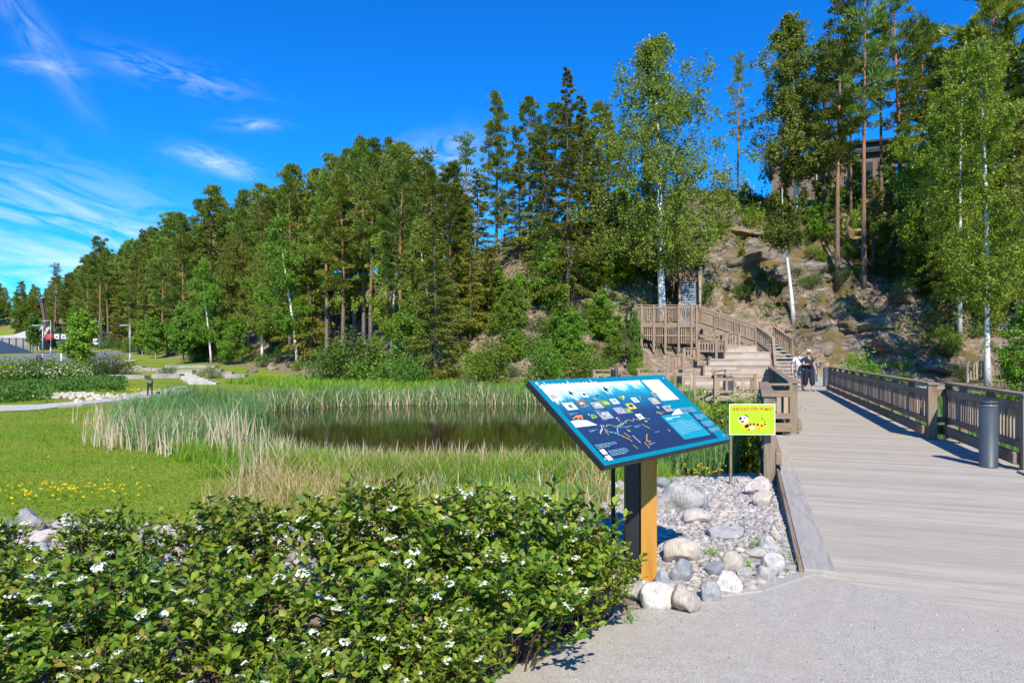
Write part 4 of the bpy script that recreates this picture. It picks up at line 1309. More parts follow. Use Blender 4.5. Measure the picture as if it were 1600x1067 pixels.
# ------------------------------------------------------------------ yellow sign
YS = 9.30
sx0, sx1 = PX(1139.5, YS), PX(1211.5, YS); zt_, zb_ = EYE - (631 - HY) / F * YS, EYE - (679.5 - HY) / F * YS
SW, SH = sx1 - sx0, zt_ - zb_
sign = thing('warning_sign', 'yellow-green sign with red capital lettering and a salamander drawing, beside the railing', 'sign', (sx0, YS, zb_))
mb = MB(); mb.box(0, SW, 0, .006, 0, SH); mb.build('plate', INK['white'], sign)
mb = MB(); mb.poly([(.008, -.0006, .008), (SW - .008, -.0006, .008), (SW - .008, -.0006, SH - .008), (.008, -.0006, SH - .008)]); mb.build('yellow_face', INK['lime'], sign)
me = text_mesh('IKKE KAST STEN P\u00c5 MEG!', .066, .3, .0019, 'CENTER', 1.0)
tx = link('lettering', me, sign, INK['red']); tx.rotation_euler = (R(90), 0, 0); tx.location = (SW * .5, -.0013, SH - .092)
bb = [v.co.x for v in me.vertices]; k_ = SW * .88 / (max(bb) - min(bb)); tx.scale = (k_, 1.0, 1)


def sg(x, y):                                              # sign artwork, measured on the enlarged picture
    return ((x - 48) / 387 * SW, (745 - y) / 260 * SH)


def ell(cx_, cy_, a, b, rot=0, n=18):
    return [(cx_ + a * math.cos(t) * math.cos(rot) - b * math.sin(t) * math.sin(rot), cy_ + a * math.cos(t) * math.sin(rot) + b * math.sin(t) * math.cos(rot)) for t in [2 * math.pi * k / n for k in range(n)]]


def spaint(name, polys, ink, lift):
    mb = MB()
    for p in polys: mb.poly([(x, -.0006 * lift, z) for x, z in [sg(*q) for q in p]])
    mb.build(name, INK[ink], sign)


spaint('newt_body', [ell(250, 672, 75, 24, -.05), ell(330, 660, 26, 12, .5), [(338, 662), (362, 655), (352, 635), (326, 606), (320, 612), (340, 640)], ell(190, 660, 24, 26)], 'gold', 2)
spaint('newt_leg', [ell(196, 694, 26, 8, .4), ell(222, 700, 22, 7, -.3), ell(285, 698, 26, 8, .3), ell(312, 690, 22, 7, -.4)], 'gold', 3)
spaint('newt_spot', [ell(200, 660, 10, 6), ell(226, 655, 9, 10), ell(254, 654, 9, 11), ell(287, 658, 10, 10), ell(322, 668, 8, 9), ell(349, 654, 9, 6, .6), ell(344, 632, 7, 5, .8), ell(328, 612, 6, 5, .6), ell(322, 602, 4, 4)], 'black', 4)
spaint('newt_belly', [ell(241, 687, 20, 12)], 'white', 4)
spaint('newt_head', [ell(168, 618, 40, 34), ell(136, 606, 18, 14)], 'white', 5)
spaint('newt_mouth', [[(134, 628), (176, 622), (170, 642), (150, 644)]], 'red', 6)
spaint('newt_eye', [ell(174, 602, 6, 9), ell(132, 597, 4, 3)], 'black', 6)
spaint('newt_crest', [ell(188, 580, 14, 8, .3), ell(205, 590, 8, 6)], 'brown', 6)
mb = MB(); xx = PX(1142.5, YS) - sx0; mb.box(xx - .017, xx + .017, .008, .045, -zb_ - .5, SH - .03); mb.build('post', WZ, sign, .003)
mb = MB(); mb.box(SW - .05, SW - .01, .007, .16, SH * .25, SH * .4); mb.build('bracket', MAT['grey_steel'], sign)
# ------------------------------------------------------------------ trees: meshes are grown once per variant, about 1:1 in metres
def limb_tubes(mb, a, d, L, r, n=4, bend=0.0, seg=3, mi=0):
    pts = []
    for k in range(seg + 1):
        t = k / seg
        pts.append((a[0] + d[0] * L * t, a[1] + d[1] * L * t, a[2] + d[2] * L * t + bend * L * t * t))
    mb.tube(pts, [r * (1 - .8 * k / seg) for k in range(seg + 1)], n, mi, cap=False)
    return pts


def trunk_mesh(mb, h, r, lean=(0, 0), wob=0.1, n=8, seg=10, rng=RNG, flare=1.35, top=0.06):
    pts, rad = [], []
    ph = rng.uniform(0, 6.28, 2)
    for k in range(seg + 1):
        t = k / seg
        pts.append((lean[0] * t + wob * math.sin(ph[0] + 4.5 * t) * t, lean[1] * t + wob * math.sin(ph[1] + 3.7 * t) * t, h * t - (0.5 if k == 0 else 0)))
        rad.append(r * ((1 - t) ** 0.8 * (1 - top) + top) * (flare if k == 0 else 1))
    mb.tube(pts, rad, n, 0)
    return np.array(pts)


def at_h(pts, z):
    return np.array([np.interp(z, pts[:, 2], pts[:, 0]), np.interp(z, pts[:, 2], pts[:, 1]), z])


def make_pine(seed, h=15.0, cb=0.40, rad=2.3, nb=50, thin=1.0, lean=(0, 0), r=0.17, tuft=52, flat=False):
    rng = np.random.default_rng(seed)
    mb = MB()
    pts = trunk_mesh(mb, h * .98, r, lean, 0.16, 8, 12, rng)
    Q = []
    for i in range(nb):
        t = (i + rng.uniform(0, 1)) / nb
        z = h * (cb + (1 - cb) * t)
        prof = (1 - t) ** 0.55 * (0.45 + 0.55 * min(1, t * 3.2)) * rng.uniform(0.6, 1.12)
        L = max(0.35, 1.22 * rad * prof)
        az = i * 2.4 + rng.normal(0, .5)
        el = rng.uniform(-.15, .25) + .55 * t
        d = np.array([math.cos(az) * math.cos(el), math.sin(az) * math.cos(el), math.sin(el)])
        a = at_h(pts, z)
        limb_tubes(mb, a, d, L, .035 * (1.3 - t), 4, .12)
        nc = max(2, int(L * 2.2))
        for k in range(nc):
            u = (0.42 + 0.58 * (k + rng.uniform(.2, .9)) / nc)
            c = a + d * L * u + np.array([0, 0, .12 * L * u * u]) + rng.normal(0, .16, 3) * [1, 1, .5]
            cr = rng.uniform(.36, .66) * (0.75 + .35 * (1 - u))
            n = int(tuft * 1.55 * thin * rng.uniform(.6, 1.3))
            off = rdirs(n, rng) * (rng.uniform(.15, 1, (n, 1)) ** .6) * [cr, cr, cr * .55]
            dr = unit(off * [1, 1, 1.2] + d * .35 + [0, 0, .28] + rng.normal(0, .25, (n, 3)) * .6)
            Q.append(diamonds(c + off * .8, dr, rng.uniform(.20, .42, n), rng.uniform(.05, .095, n), rng))
    for k in range(rng.integers(3, 8)):                      # dead stubs on the bare stem
        z = h * rng.uniform(.2, cb); az = rng.uniform(0, 6.28)
        limb_tubes(mb, at_h(pts, z), (math.cos(az), math.sin(az), -.05), rng.uniform(.4, 1.2), .018, 3, -.1)
    return mb.mesh('pine_trunk'), quads_mesh('pine_crown', np.concatenate(Q))


def make_spruce(seed, h=15.0, cb=0.06, rad=2.2, nb=110, per=48, ragged=0.25, r=0.17):
    rng = np.random.default_rng(seed)
    mb = MB(); pts = trunk_mesh(mb, h * .99, r, (0, 0), .08, 8, 10, rng)
    Q = []
    for i in range(nb):
        t = (i + rng.uniform(0, 1)) / nb
        z = h * (cb + (1 - cb) * t)
        L = max(.18, 1.22 * rad * (1 - t) ** .8 * rng.uniform(1 - ragged * 1.6, 1 + ragged))
        az = i * 2.4 + rng.normal(0, .4)
        el = -.38 + .75 * t + rng.normal(0, .1)
        d = np.array([math.cos(az) * math.cos(el), math.sin(az) * math.cos(el), math.sin(el)])
        a = at_h(pts, z)
        limb_tubes(mb, a, d, L, .03, 3, .10)
        n = int(per * 2.1 * (0.35 + L / rad))
        u = rng.uniform(.12, 1, n) ** .75
        side = np.array([-d[1], d[0], 0])
        c = a + d * (L * u)[:, None] + side * (rng.normal(0, .20, n) * L * (1.05 - u) ** .6)[:, None] + np.array([0, 0, 1]) * (.10 * L * u * u)[:, None] - np.array([0, 0, 1]) * (rng.uniform(0, .34, n) * (0.5 + .5 * L / rad))[:, None]
        dr = unit(d + side * rng.normal(0, .6, (n, 1)) + np.array([0, 0, -1]) * rng.uniform(0, .9, (n, 1)))
        Q.append(diamonds(c, dr, rng.uniform(.20, .42, n), rng.uniform(.055, .11, n), rng))
    n = 40
    Q.append(diamonds(np.stack([rng.normal(0, .05, n), rng.normal(0, .05, n), h * rng.uniform(.93, 1, n)], 1), rdirs(n, rng) + [0, 0, .8], .3, .08, rng))
    return mb.mesh('spruce_trunk'), quads_mesh('spruce_crown', np.concatenate(Q))


def make_birch(seed, h=16.0, cb=0.25, rad=3.0, ncl=120, per=95, r=0.16, lean=(0.3, 0.1), leaf=.105, droop=1.0, wob=.25, shape=(0.55, 1.0), bark='birch', sph=.55):
    """broad-leaved tree: ascending limbs, hanging twigs, leaves in hanging clusters with gaps between"""
    rng = np.random.default_rng(seed)
    mb = MB(); pts = trunk_mesh(mb, h * .97, r, lean, wob, 9, 12, rng)
    Q = []
    nl = max(8, ncl // 5)
    ends = []
    for i in range(nl):
        t = (i + rng.uniform(0, 1)) / nl
        z = h * (cb + (0.97 - cb) * t)
        prof = math.sin(math.pi * min(.98, (0.16 + .84 * t)) ** shape[1]) ** shape[0]
        L = max(.4, rad * prof * rng.uniform(.65, 1.2))
        az = i * 2.4 + rng.normal(0, .5)
        el = .75 + .3 * t + rng.normal(0, .12)
        z0 = max(h * cb * .8, z - L * .8)
        a = at_h(pts, z0)
        d = np.array([math.cos(az) * math.cos(el), math.sin(az) * math.cos(el), math.sin(el)])
        tp = limb_tubes(mb, a, d, L * 1.25, .034 * (1.25 - t), 5, -.28 * droop, 5, 1)
        for k in range(6):
            ends.append((np.array(tp[rng.integers(1, 6)]) + rng.normal(0, .25 * L * .7, 3) * [1, 1, .6], L))
    for c, L in ends:                                        # leaves hang along fine twigs
        n = int(per * 1.65 * rng.uniform(.5, 1.5))
        w = rng.uniform(.3, .62) * (0.6 + .2 * L) * sph / .6
        ns = int(rng.integers(6, 11)); k = max(4, n // ns)
        st = c + rdirs(ns, rng) * (rng.uniform(.1, 1, (ns, 1)) ** .5) * [w, w, w * .7]
        down = unit(rdirs(ns, rng) * (1.1 - .72 * min(droop, 1.0)) + np.array([0, 0, -1.0]) * droop + unit(st - c) * .25)
        ln = rng.uniform(.35, 1.0, ns) * (.45 + .75 * w) * (.6 + .5 * droop)
        u = rng.uniform(0, 1, (ns, k))
        pos = st[:, None] + down[:, None] * (u * ln[:, None])[..., None] + rng.normal(0, .045 + .03 * w, (ns, k, 3))
        pos = pos.reshape(-1, 3); m_ = len(pos)
        l = leaf * 1.18 * rng.uniform(.65, 1.3, m_)
        Q.append(diamonds(pos, rdirs(m_, rng) * .8 + [0, 0, -.75 * droop], l, l * .82, rng))
        for q in range(0, ns, 3):
            mb.tube([c, st[q], st[q] + down[q] * ln[q]], [.010, .007, .003], 3, 1, False)
    return mb.mesh('birch_trunk'), quads_mesh('birch_crown', np.concatenate(Q))


def make_bush(seed, h=2.0, rad=1.0, ncl=46, per=46, leaf=.11, upright=.5):
    rng = np.random.default_rng(seed)
    mb = MB(); Q = []
    for i in range(ncl):
        az = rng.uniform(0, 6.28); rr_ = rad * rng.uniform(.05, 1) ** .6; zz = h * rng.uniform(.12, 1) * (1 - .45 * (rr_ / rad) ** 2)
        c = np.array([math.cos(az) * rr_, math.sin(az) * rr_, zz])
        if i % 3 == 0: mb.tube([(c[0] * .15, c[1] * .15, -.2), (c[0] * .6, c[1] * .6, zz * .55), tuple(c)], [.02, .013, .005], 4, 0, False)
        n = int(per * rng.uniform(.5, 1.5)); w = rng.uniform(.12, .26) * rad
        off = rng.normal(0, 1, (n, 3)) * w
        dr = rdirs(n, rng) + [0, 0, upright]
        l = leaf * rng.uniform(.65, 1.35, n)
        p = c + off; p[:, 2] = np.maximum(p[:, 2], .03)
        Q.append(diamonds(p, dr, l, l * .6, rng))
    return mb.mesh('bush_stem'), quads_mesh('bush_foliage', np.concatenate(Q))


PROTO = {}


def proto(key, meshes, mats, parts=('trunk', 'crown'), h=15.0):
    for me, m in zip(meshes, mats): me.materials.append(m)
    meshes[0].materials.append(MAT['twig'])
    PROTO[key] = (meshes, parts, h)


PM = (MAT['pine_bark'], MAT['pine_needles']); SM = (MAT['spruce_bark'], MAT['spruce_needles']); BM = (MAT['birch_bark'], MAT['birch_leaves'])
proto('pine_a', make_pine(1), PM); proto('pine_b', make_pine(2, cb=.52, rad=2.0, nb=38), PM); proto('pine_c', make_pine(3, cb=.38, rad=2.6, nb=54), PM)
proto('pine_d', make_pine(4, cb=.60, rad=2.2, nb=34), PM); proto('pine_full', make_pine(5, cb=.2, rad=2.5, nb=66), PM)
proto('pine_thin', make_pine(6, cb=.42, rad=1.15, nb=34, thin=.8, r=.12, tuft=30), PM)
proto('pine_tall', make_pine(7, h=19, cb=.40, rad=2.3, nb=50, thin=.75, lean=(.3, 0)), PM, h=19); proto('pine_tall_b', make_pine(8, h=19, cb=.52, rad=2.0, nb=38, thin=.7, lean=(-.3, .2)), PM, h=19)
proto('spruce_a', make_spruce(11), SM); proto('spruce_b', make_spruce(12, rad=1.9, cb=.12, nb=95, ragged=.4), SM); proto('spruce_tall', make_spruce(13, h=18, rad=2.15, cb=.1, nb=120, per=50, ragged=.5), SM, h=18)
proto('spruce_small', make_spruce(14, h=8, rad=1.7, cb=.03, nb=70, per=46), SM, h=8)
proto('birch_big', make_birch(21, h=18.5, cb=.27, rad=4.4, ncl=360, per=86, r=.21, lean=(-.6, .2), sph=.62, leaf=.098), BM, h=18.5)
proto('birch_tall', make_birch(22, h=16, cb=.30, rad=2.9, ncl=270, per=84, lean=(.3, 0), shape=(.5, .85)), BM, h=16)
proto('birch_near', make_birch(23, h=18, cb=.24, rad=4.3, ncl=115, per=205, r=.15, lean=(.2, .3), leaf=.092, shape=(.5, .75), sph=.78, droop=.45), (MAT['birch_bark'], MAT['light_birch_leaves']), h=18)
proto('birch_small', make_birch(24, h=8.5, cb=.66, rad=1.7, ncl=50, per=70, r=.13, lean=(-.75, .2), wob=.3), BM, h=8.5)
LM = (MAT['birch_bark'], MAT['bright_leaves'])
proto('birch_light', make_birch(25, h=12, cb=.28, rad=2.4, ncl=110, per=85, r=.11, lean=(-1.2, .2), wob=.15), LM, h=12)
proto('birch_lean', make_birch(26, h=11, cb=.35, rad=2.2, ncl=100, per=80, r=.12, lean=(-1.9, .3), wob=.15), BM, h=11)
proto('leafy_a', make_birch(27, h=6, cb=.15, rad=1.7, ncl=75, per=70, r=.07, droop=.35, leaf=.13, lean=(.1, 0)), (MAT['spruce_bark'], MAT['bright_leaves']), h=6)
proto('lawn_tree', make_birch(28, h=4.8, cb=.28, rad=1.35, ncl=70, per=46, r=.06, droop=.3, leaf=.15, lean=(0, 0), wob=.05), (plain('pale_stem', (0.42, 0.38, 0.32), .8), MAT['bright_leaves']), h=4.8)
proto('lawn_tree_dark', make_birch(29, h=5, cb=.3, rad=1.3, ncl=70, per=50, r=.06, droop=.3, leaf=.15, lean=(.1, 0), wob=.06), (MAT['spruce_bark'], MAT['bush_leaves']), h=5)
BUM = (MAT['twig'], MAT['bush_leaves'])
proto('bush_a', make_bush(31), BUM, ('stem', 'foliage'), 2.0); proto('bush_b', make_bush(32, 2.4, .9, 50, 48, .12), (MAT['twig'], MAT['bright_leaves']), ('stem', 'foliage'), 2.4)
proto('bush_low', make_bush(33, .9, .9, 34, 40, .10, .8), BUM, ('stem', 'foliage'), .9); proto('bush_dark', make_bush(34, 1.6, 1.2, 50, 46, .10), (MAT['twig'], MAT['dark_leaves']), ('stem', 'foliage'), 1.6)


def plant(kind, name, label, cat, x, y, h, group=None, rz=None, wide=1.0, z=None, sink=0.0):
    meshes, parts, ph = PROTO[kind]
    o = thing(name, label, cat, (x, y, (H1(x, y) if z is None else z) - sink), random.uniform(0, 6.28) if rz is None else rz, group)
    s_ = h / ph
    o.scale = (s_ * wide, s_ * wide, s_)
    for me, p in zip(meshes, parts): link(p, me, o)
    return o


def plant_px(kind, name, label, cat, px, top, D=None, base=None, group=None, rz=None, wide=1.0, lo=None):
    """stand a tree on the ground at photo column px so that its top reaches photo row top"""
    if D is None:
        x, y, z = G(px, base, 20)
    else:
        x, y = PX(px, D), D; z = H1(x, y)
    zt = EYE - (top - HY) / F * y
    return plant(kind, name, label, cat, x, y, max(zt - z, 1.0), group, rz, wide)


T = 'trees on the hillside'
# single trees one can tell apart
plant_px('birch_big', 'birch_tree', 'tallest broad birch with hanging twigs, just left of the hillside stairs', 'tree', 1036, 36, D=44.0, rz=0.3, wide=1.12)
plant_px('spruce_tall', 'spruce_tree', 'tall ragged spruce directly left of the broad birch', 'tree', 887, 106, D=43, rz=1.0, wide=.92)
plant_px('pine_full', 'pine_tree', 'pine with a full dark crown standing alone against the sky on the bare crest', 'tree', 776, 152, D=57, rz=.5, wide=.86)
plant_px('pine_a', 'pine_tree', 'pine on the crest between the bare slope and the tall ragged spruce', 'tree', 828, 155, D=56, rz=2, wide=.9)
plant_px('pine_thin', 'pine_tree', 'sparse grey-green pine at the left edge of the bare slope', 'tree', 727, 215, D=53, rz=2, wide=1.5)
plant_px('pine_thin', 'pine_tree', 'thin pine with a see-through crown left of the bare slope, slightly lower', 'tree', 668, 238, D=50, rz=3, wide=1.4)
plant_px('pine_b', 'pine_tree', 'pine behind the broad birch, its crown showing at the left of the birch top', 'tree', 950, 190, D=56, rz=1)
plant_px('pine_thin', 'pine_tree', 'slim lone pine against the sky between the two tallest birches', 'tree', 1153, 88, D=55, rz=1.4, wide=1.0)
plant_px('birch_tall', 'birch_tree', 'tall narrow birch in front of the hilltop house, left end', 'tree', 1243, 15, D=50.5, rz=4.1, wide=1.3)
plant_px('birch_small', 'birch_tree', 'small birch with a bare curved white trunk on the slope above the couple', 'tree', 1240, 286, base=503, rz=0.2, wide=1.0)
plant_px('pine_tall', 'pine_tree', 'tall pine with an orange stem, leftmost of the group right of the stairs', 'tree', 1308, -12, base=452, rz=.2)
plant_px('pine_tall_b', 'pine_tree', 'tall pine with an orange stem, second of the group right of the stairs', 'tree', 1350, -25, base=448, rz=1.8)
plant_px('pine_tall', 'pine_tree', 'pine standing back between the two orange-stemmed pines', 'tree', 1330, 30, D=55, rz=3.3, wide=.85)
plant_px('pine_tall_b', 'pine_tree', 'tall pine in front of the hilltop house, right of the second orange stem', 'tree', 1377, 10, D=53, rz=5)
plant_px('pine_tall', 'pine_tree', 'tallest pine, its reddish stem right of the hilltop house', 'tree', 1408, -45, D=50, rz=2.2, wide=1.15)
plant_px('pine_c', 'pine_tree', 'dense dark pine at the upper right, rising above the right birch', 'tree', 1545, -45, D=47, rz=1.1, wide=1.1)
plant_px('birch_near', 'birch_tree', 'large light green birch with a white trunk beyond the right railing', 'tree', 1543, 45, D=32.5, rz=.6, wide=.92)
plant_px('leafy_a', 'maple_tree', 'young bright maple at the right edge, beside the white birch trunk', 'tree', 1598, 470, D=29, rz=.6, wide=1.0)
plant_px('birch_light', 'birch_tree', 'light green birch with a slanting white stem in the middle of the forest edge', 'tree', 516, 318, base=527, rz=0.3)
plant_px('birch_lean', 'birch_tree', 'birch with a crooked white stem leaning left over the far bank', 'tree', 692, 330, base=588, rz=0.1)
plant_px('spruce_a', 'spruce_tree', 'yellowish spruce with a dark bare lower stem at the far bank of the pond', 'tree', 680, 330, D=36.8, rz=.1, wide=1.12)
plant_px('spruce_b', 'spruce_tree', 'spruce behind the yellowish bank spruce, right of it', 'tree', 735, 330, D=43, rz=.7)
plant_px('leafy_a', 'rowan_tree', 'young leafy tree on the bare slope below the crest pines', 'tree', 800, 430, D=41, rz=1.6, wide=.85)
plant_px('leafy_a', 'sapling', 'bright sapling left of the viewing platform', 'tree', 992, 480, D=37.2, rz=1.6, wide=.42)
plant_px('leafy_a', 'rowan_tree', 'young leafy tree at the foot of the tall ragged spruce', 'tree', 885, 462, D=39.5, rz=3.6, wide=.9)
plant_px('leafy_a', 'rowan_tree', 'young leafy tree between the ragged spruce and the platform', 'tree', 935, 470, D=41, rz=2.6, wide=.6)
plant_px('spruce_small', 'spruce_tree', 'small spruce on the slope above the seating steps', 'tree', 905, 360, D=46, rz=1.6)
plant_px('birch_light', 'birch_tree', 'fresh green birch against the dark forest, left part of the hillside', 'tree', 330, 400, D=62, rz=1.3)
plant_px('pine_d', 'pine_tree', 'tall pine with a long bare orange stem at the left end of the forest', 'tree', 155, 374, D=97, rz=1.0, wide=.9)
plant_px('pine_thin', 'pine_tree', 'thin distant pine standing apart at the far left of the forest', 'tree', 86, 414, D=135, rz=2.0, wide=1.1)
plant_px('spruce_small', 'spruce_tree', 'dark spruce in the shade right of the tall pines', 'tree', 1440, 330, D=43, rz=2.0, wide=.9)
plant_px('spruce_a', 'spruce_tree', 'dark spruce in the shade behind the large right birch', 'tree', 1480, 200, D=45, rz=2.4)
plant_px('spruce_b', 'spruce_tree', 'dark spruce at the right edge behind the young maple', 'tree', 1590, 180, D=38, rz=.4)
plant_px('spruce_b', 'spruce_tree', 'spruce below the hilltop house, between orange pine stems', 'tree', 1420, 255, D=49, rz=3.0)

plant_px('spruce_b', 'spruce_tree', 'dark spruce close behind the tall ragged spruce, on its left', 'tree', 852, 225, D=48, rz=1.0, wide=1.1)
plant_px('spruce_tall', 'spruce_tree', 'dark spruce between the tall ragged spruce and the broad birch', 'tree', 925, 240, D=49, rz=2.0, wide=1.1)
plant_px('pine_c', 'pine_tree', 'pine behind the ragged spruce with a wide grey-green crown', 'tree', 905, 185, D=57, rz=2.0)
plant_px('leafy_a', 'rowan_tree', 'leafy tree on the slope left of the topmost stairs', 'tree', 955, 355, D=46, rz=2.0, wide=1.0)
plant_px('leafy_a', 'rowan_tree', 'leafy tree high on the slope under the dark crest spruces', 'tree', 900, 400, D=48, rz=4.0, wide=1.0)
plant_px('birch_light', 'birch_tree', 'slender light birch between bare slope and ragged spruce', 'tree', 845, 330, D=44, rz=4.0, wide=.9)
plant_px('birch_tall', 'birch_tree', 'dense green birch rising beside the upper part of the steep stairs', 'tree', 1010, 250, D=50, rz=1.2, wide=.9)
plant_px('spruce_a', 'spruce_tree', 'dark spruce behind the broad birch, low on its right', 'tree', 1085, 270, D=60, rz=1.2, wide=.8)
plant_px('birch_light', 'birch_tree', 'light green birch in front of the pines, right of the slanting birch', 'tree', 610, 325, D=45, rz=2.5, wide=1.05)
plant_px('birch_light', 'birch_tree', 'light green birch behind the slanting white stem, on its left', 'tree', 465, 330, D=53, rz=.5, wide=1.1)
plant_px('spruce_a', 'spruce_tree', 'spruce at the forest edge left of the yellowish bank spruce', 'tree', 640, 380, D=41, rz=1.5)
plant_px('birch_near', 'birch_tree', 'leafy birch with its crown in the upper right corner', 'tree', 1500, 60, D=39, rz=3.6, wide=.85)

for k_, px_, top_, D_, kd_, lb_ in ((1, 845, 195, 53, 'spruce_a', 'spruce rising between the lone dark crest pine and the ragged spruce'), (2, 866, 165, 51, 'pine_c', 'full pine hugging the left side of the tall ragged spruce'), (3, 908, 150, 50, 'spruce_b', 'second spruce at the right shoulder of the tall ragged spruce'),
                             (4, 938, 165, 54, 'pine_full', 'dark full pine showing between ragged spruce and broad birch'), (5, 972, 215, 55, 'spruce_tall', 'dark spruce half hidden behind the left side of the broad birch'), (6, 812, 235, 54, 'spruce_b', 'shorter spruce on the crest right of the lone dark pine'),
                             (7, 705, 262, 48, 'pine_full', 'full pine at the right end of the left forest'), (8, 745, 268, 50, 'spruce_b', 'spruce at the very edge of the bare slope'), (9, 765, 395, 44, 'spruce_small', 'young spruce in the middle of the bare slope'), (10, 858, 372, 43, 'leafy_a', 'leafy tree low in front of the tall ragged spruce'),
                             (11, 1288, 70, 53, 'pine_c', 'pine close to the right side of the tall narrow birch'), (12, 1440, 40, 51, 'pine_b', 'pine between the tallest pine and the upper right corner birch'), (13, 1120, 300, 57, 'leafy_a', 'leafy tree on the rock brow right of the broad birch'), (14, 1225, 275, 57, 'leafy_a', 'leafy tree below the left end of the hilltop house'), (15, 1292, 225, 56, 'leafy_a', 'leafy tree in front of the middle of the hilltop house'), (16, 1335, 235, 57, 'leafy_a', 'leafy tree hiding the dark window of the hilltop house'), (17, 1385, 225, 56, 'spruce_b', 'spruce in front of the right end of the hilltop house')):
    plant_px(kd_, {'s': 'spruce_tree', 'p': 'pine_tree', 'l': 'rowan_tree'}[kd_[0]], lb_, 'tree', px_, top_, D=D_, rz=k_ * 1.3, wide=1.25 if kd_[0] != 'l' else .8)

# the forest: every tree a thing; heights follow the skyline of the wood
SKYL = np.array([(0, 470), (60, 455), (80, 440), (100, 425), (130, 380), (175, 372), (250, 313), (300, 325), (330, 284), (370, 285), (400, 262), (440, 255), (480, 253), (520, 235), (560, 218), (612, 216), (650, 243), (690, 262), (720, 275), (760, 330),
                 (830, 250), (880, 200), (960, 260), (1000, 300), (1120, 330), (1200, 330), (1240, 330), (1285, 340), (1400, 330), (1425, 60), (1470, -10), (1600, -40)], float)
rng = np.random.default_rng(42)
placed = []
cand = []
for k in range(9000):
    if k % 3: x = rng.uniform(-125, 2); y = rng.uniform(36, 190)
    else: x = rng.uniform(14, 46); y = rng.uniform(30, 75)
    cand.append((x, y))
cx_ = np.array(cand); dd = foot_d(cx_[:, 0], cx_[:, 1])
order = np.argsort(dd)
front_count = 0
rows = []
for i in order:
    x, y = cx_[i]; d = dd[i]; px = CX + F * x / y
    if d < 0.6 or d > 34 or px < 70 or px > 1680: continue
    if 735 < px < 1290 and y < 66: continue
    if 640 < px <= 735 and d < 6: continue
    if px > 1285 and (d < 6.5 or y < 43): continue
    if 1195 < px < 1425 and y > 57: continue
    if 1285 < px < 1425 and d < 12: continue
    sp = 2.1 + 0.04 * d + (y - 40) * .012
    if any((x - a) ** 2 + (y - b) ** 2 < sp * sp for a, b in placed): continue
    if len(placed) > 250: break
    placed.append((x, y)); rows.append((x, y, d, px))
front = sorted([r for r in rows if r[2] < 4.2 and r[3] < 740], key=lambda r: r[3])
fids = {id(r): n for n, r in enumerate(front)}
ORD = ['first', 'second', 'third', 'fourth', 'fifth', 'sixth', 'seventh', 'eighth', 'ninth', 'tenth', 'eleventh', 'twelfth', 'thirteenth', 'fourteenth', 'fifteenth', 'sixteenth', 'seventeenth', 'eighteenth', 'nineteenth', 'twentieth']
ORD = ORD + ['twenty-' + w for w in ORD[:9]] + ['thirtieth'] + ['thirty-' + w for w in ORD[:9]] + ['fortieth'] + ['forty-' + w for w in ORD[:9]]
for r in rows:
    x, y, d, px = r
    z = H1(x, y)
    sky_y = np.interp(px, SKYL[:, 0], SKYL[:, 1])
    htop = EYE - (sky_y + rng.uniform(0, 30) - HY) / F * y - z
    u = rng.uniform()
    isf = id(r) in fids
    zone = 'left forest' if px < 740 else ('crest' if px < 1290 else 'right forest')
    if u < (.62 if px < 740 else .45):
        kind = rng.choice(['pine_a', 'pine_b', 'pine_c', 'pine_d', 'pine_full'], p=[.28, .22, .2, .15, .15]); nm = 'pine_tree'; hh = rng.uniform(12.5, 18)
    elif u < .90: kind = rng.choice(['spruce_a', 'spruce_b', 'spruce_tall']); nm = 'spruce_tree'; hh = rng.uniform(9, 16.5)
    else: kind = rng.choice(['birch_light', 'birch_tall']); nm = 'birch_tree'; hh = rng.uniform(8, 12.5)
    h = min(hh, htop)
    if h < 4: continue
    word = {'pine_tree': 'pine', 'spruce_tree': 'spruce', 'birch_tree': 'leafy birch'}[nm]
    if isf:
        lab = f'{word} in the front row of the left forest, {ORD[fids[id(r)]]} from its left end'; grp = 'front row of the left forest'
    else:
        lab = {'left forest': f'{word} deep in the left forest behind its front row', 'crest': f'{word} on the crest behind the bare slope', 'right forest': f'{word} in the dark wood right of the hillside stairs'}[zone]
        grp = {'left forest': f'{word} trees deep in the left forest', 'crest': f'{word} trees on the crest', 'right forest': f'{word} trees in the right wood'}[zone]
    plant(kind, nm, lab, 'tree', x, y, h, grp, rng.uniform(0, 6.28), rng.uniform(.85, 1.15))

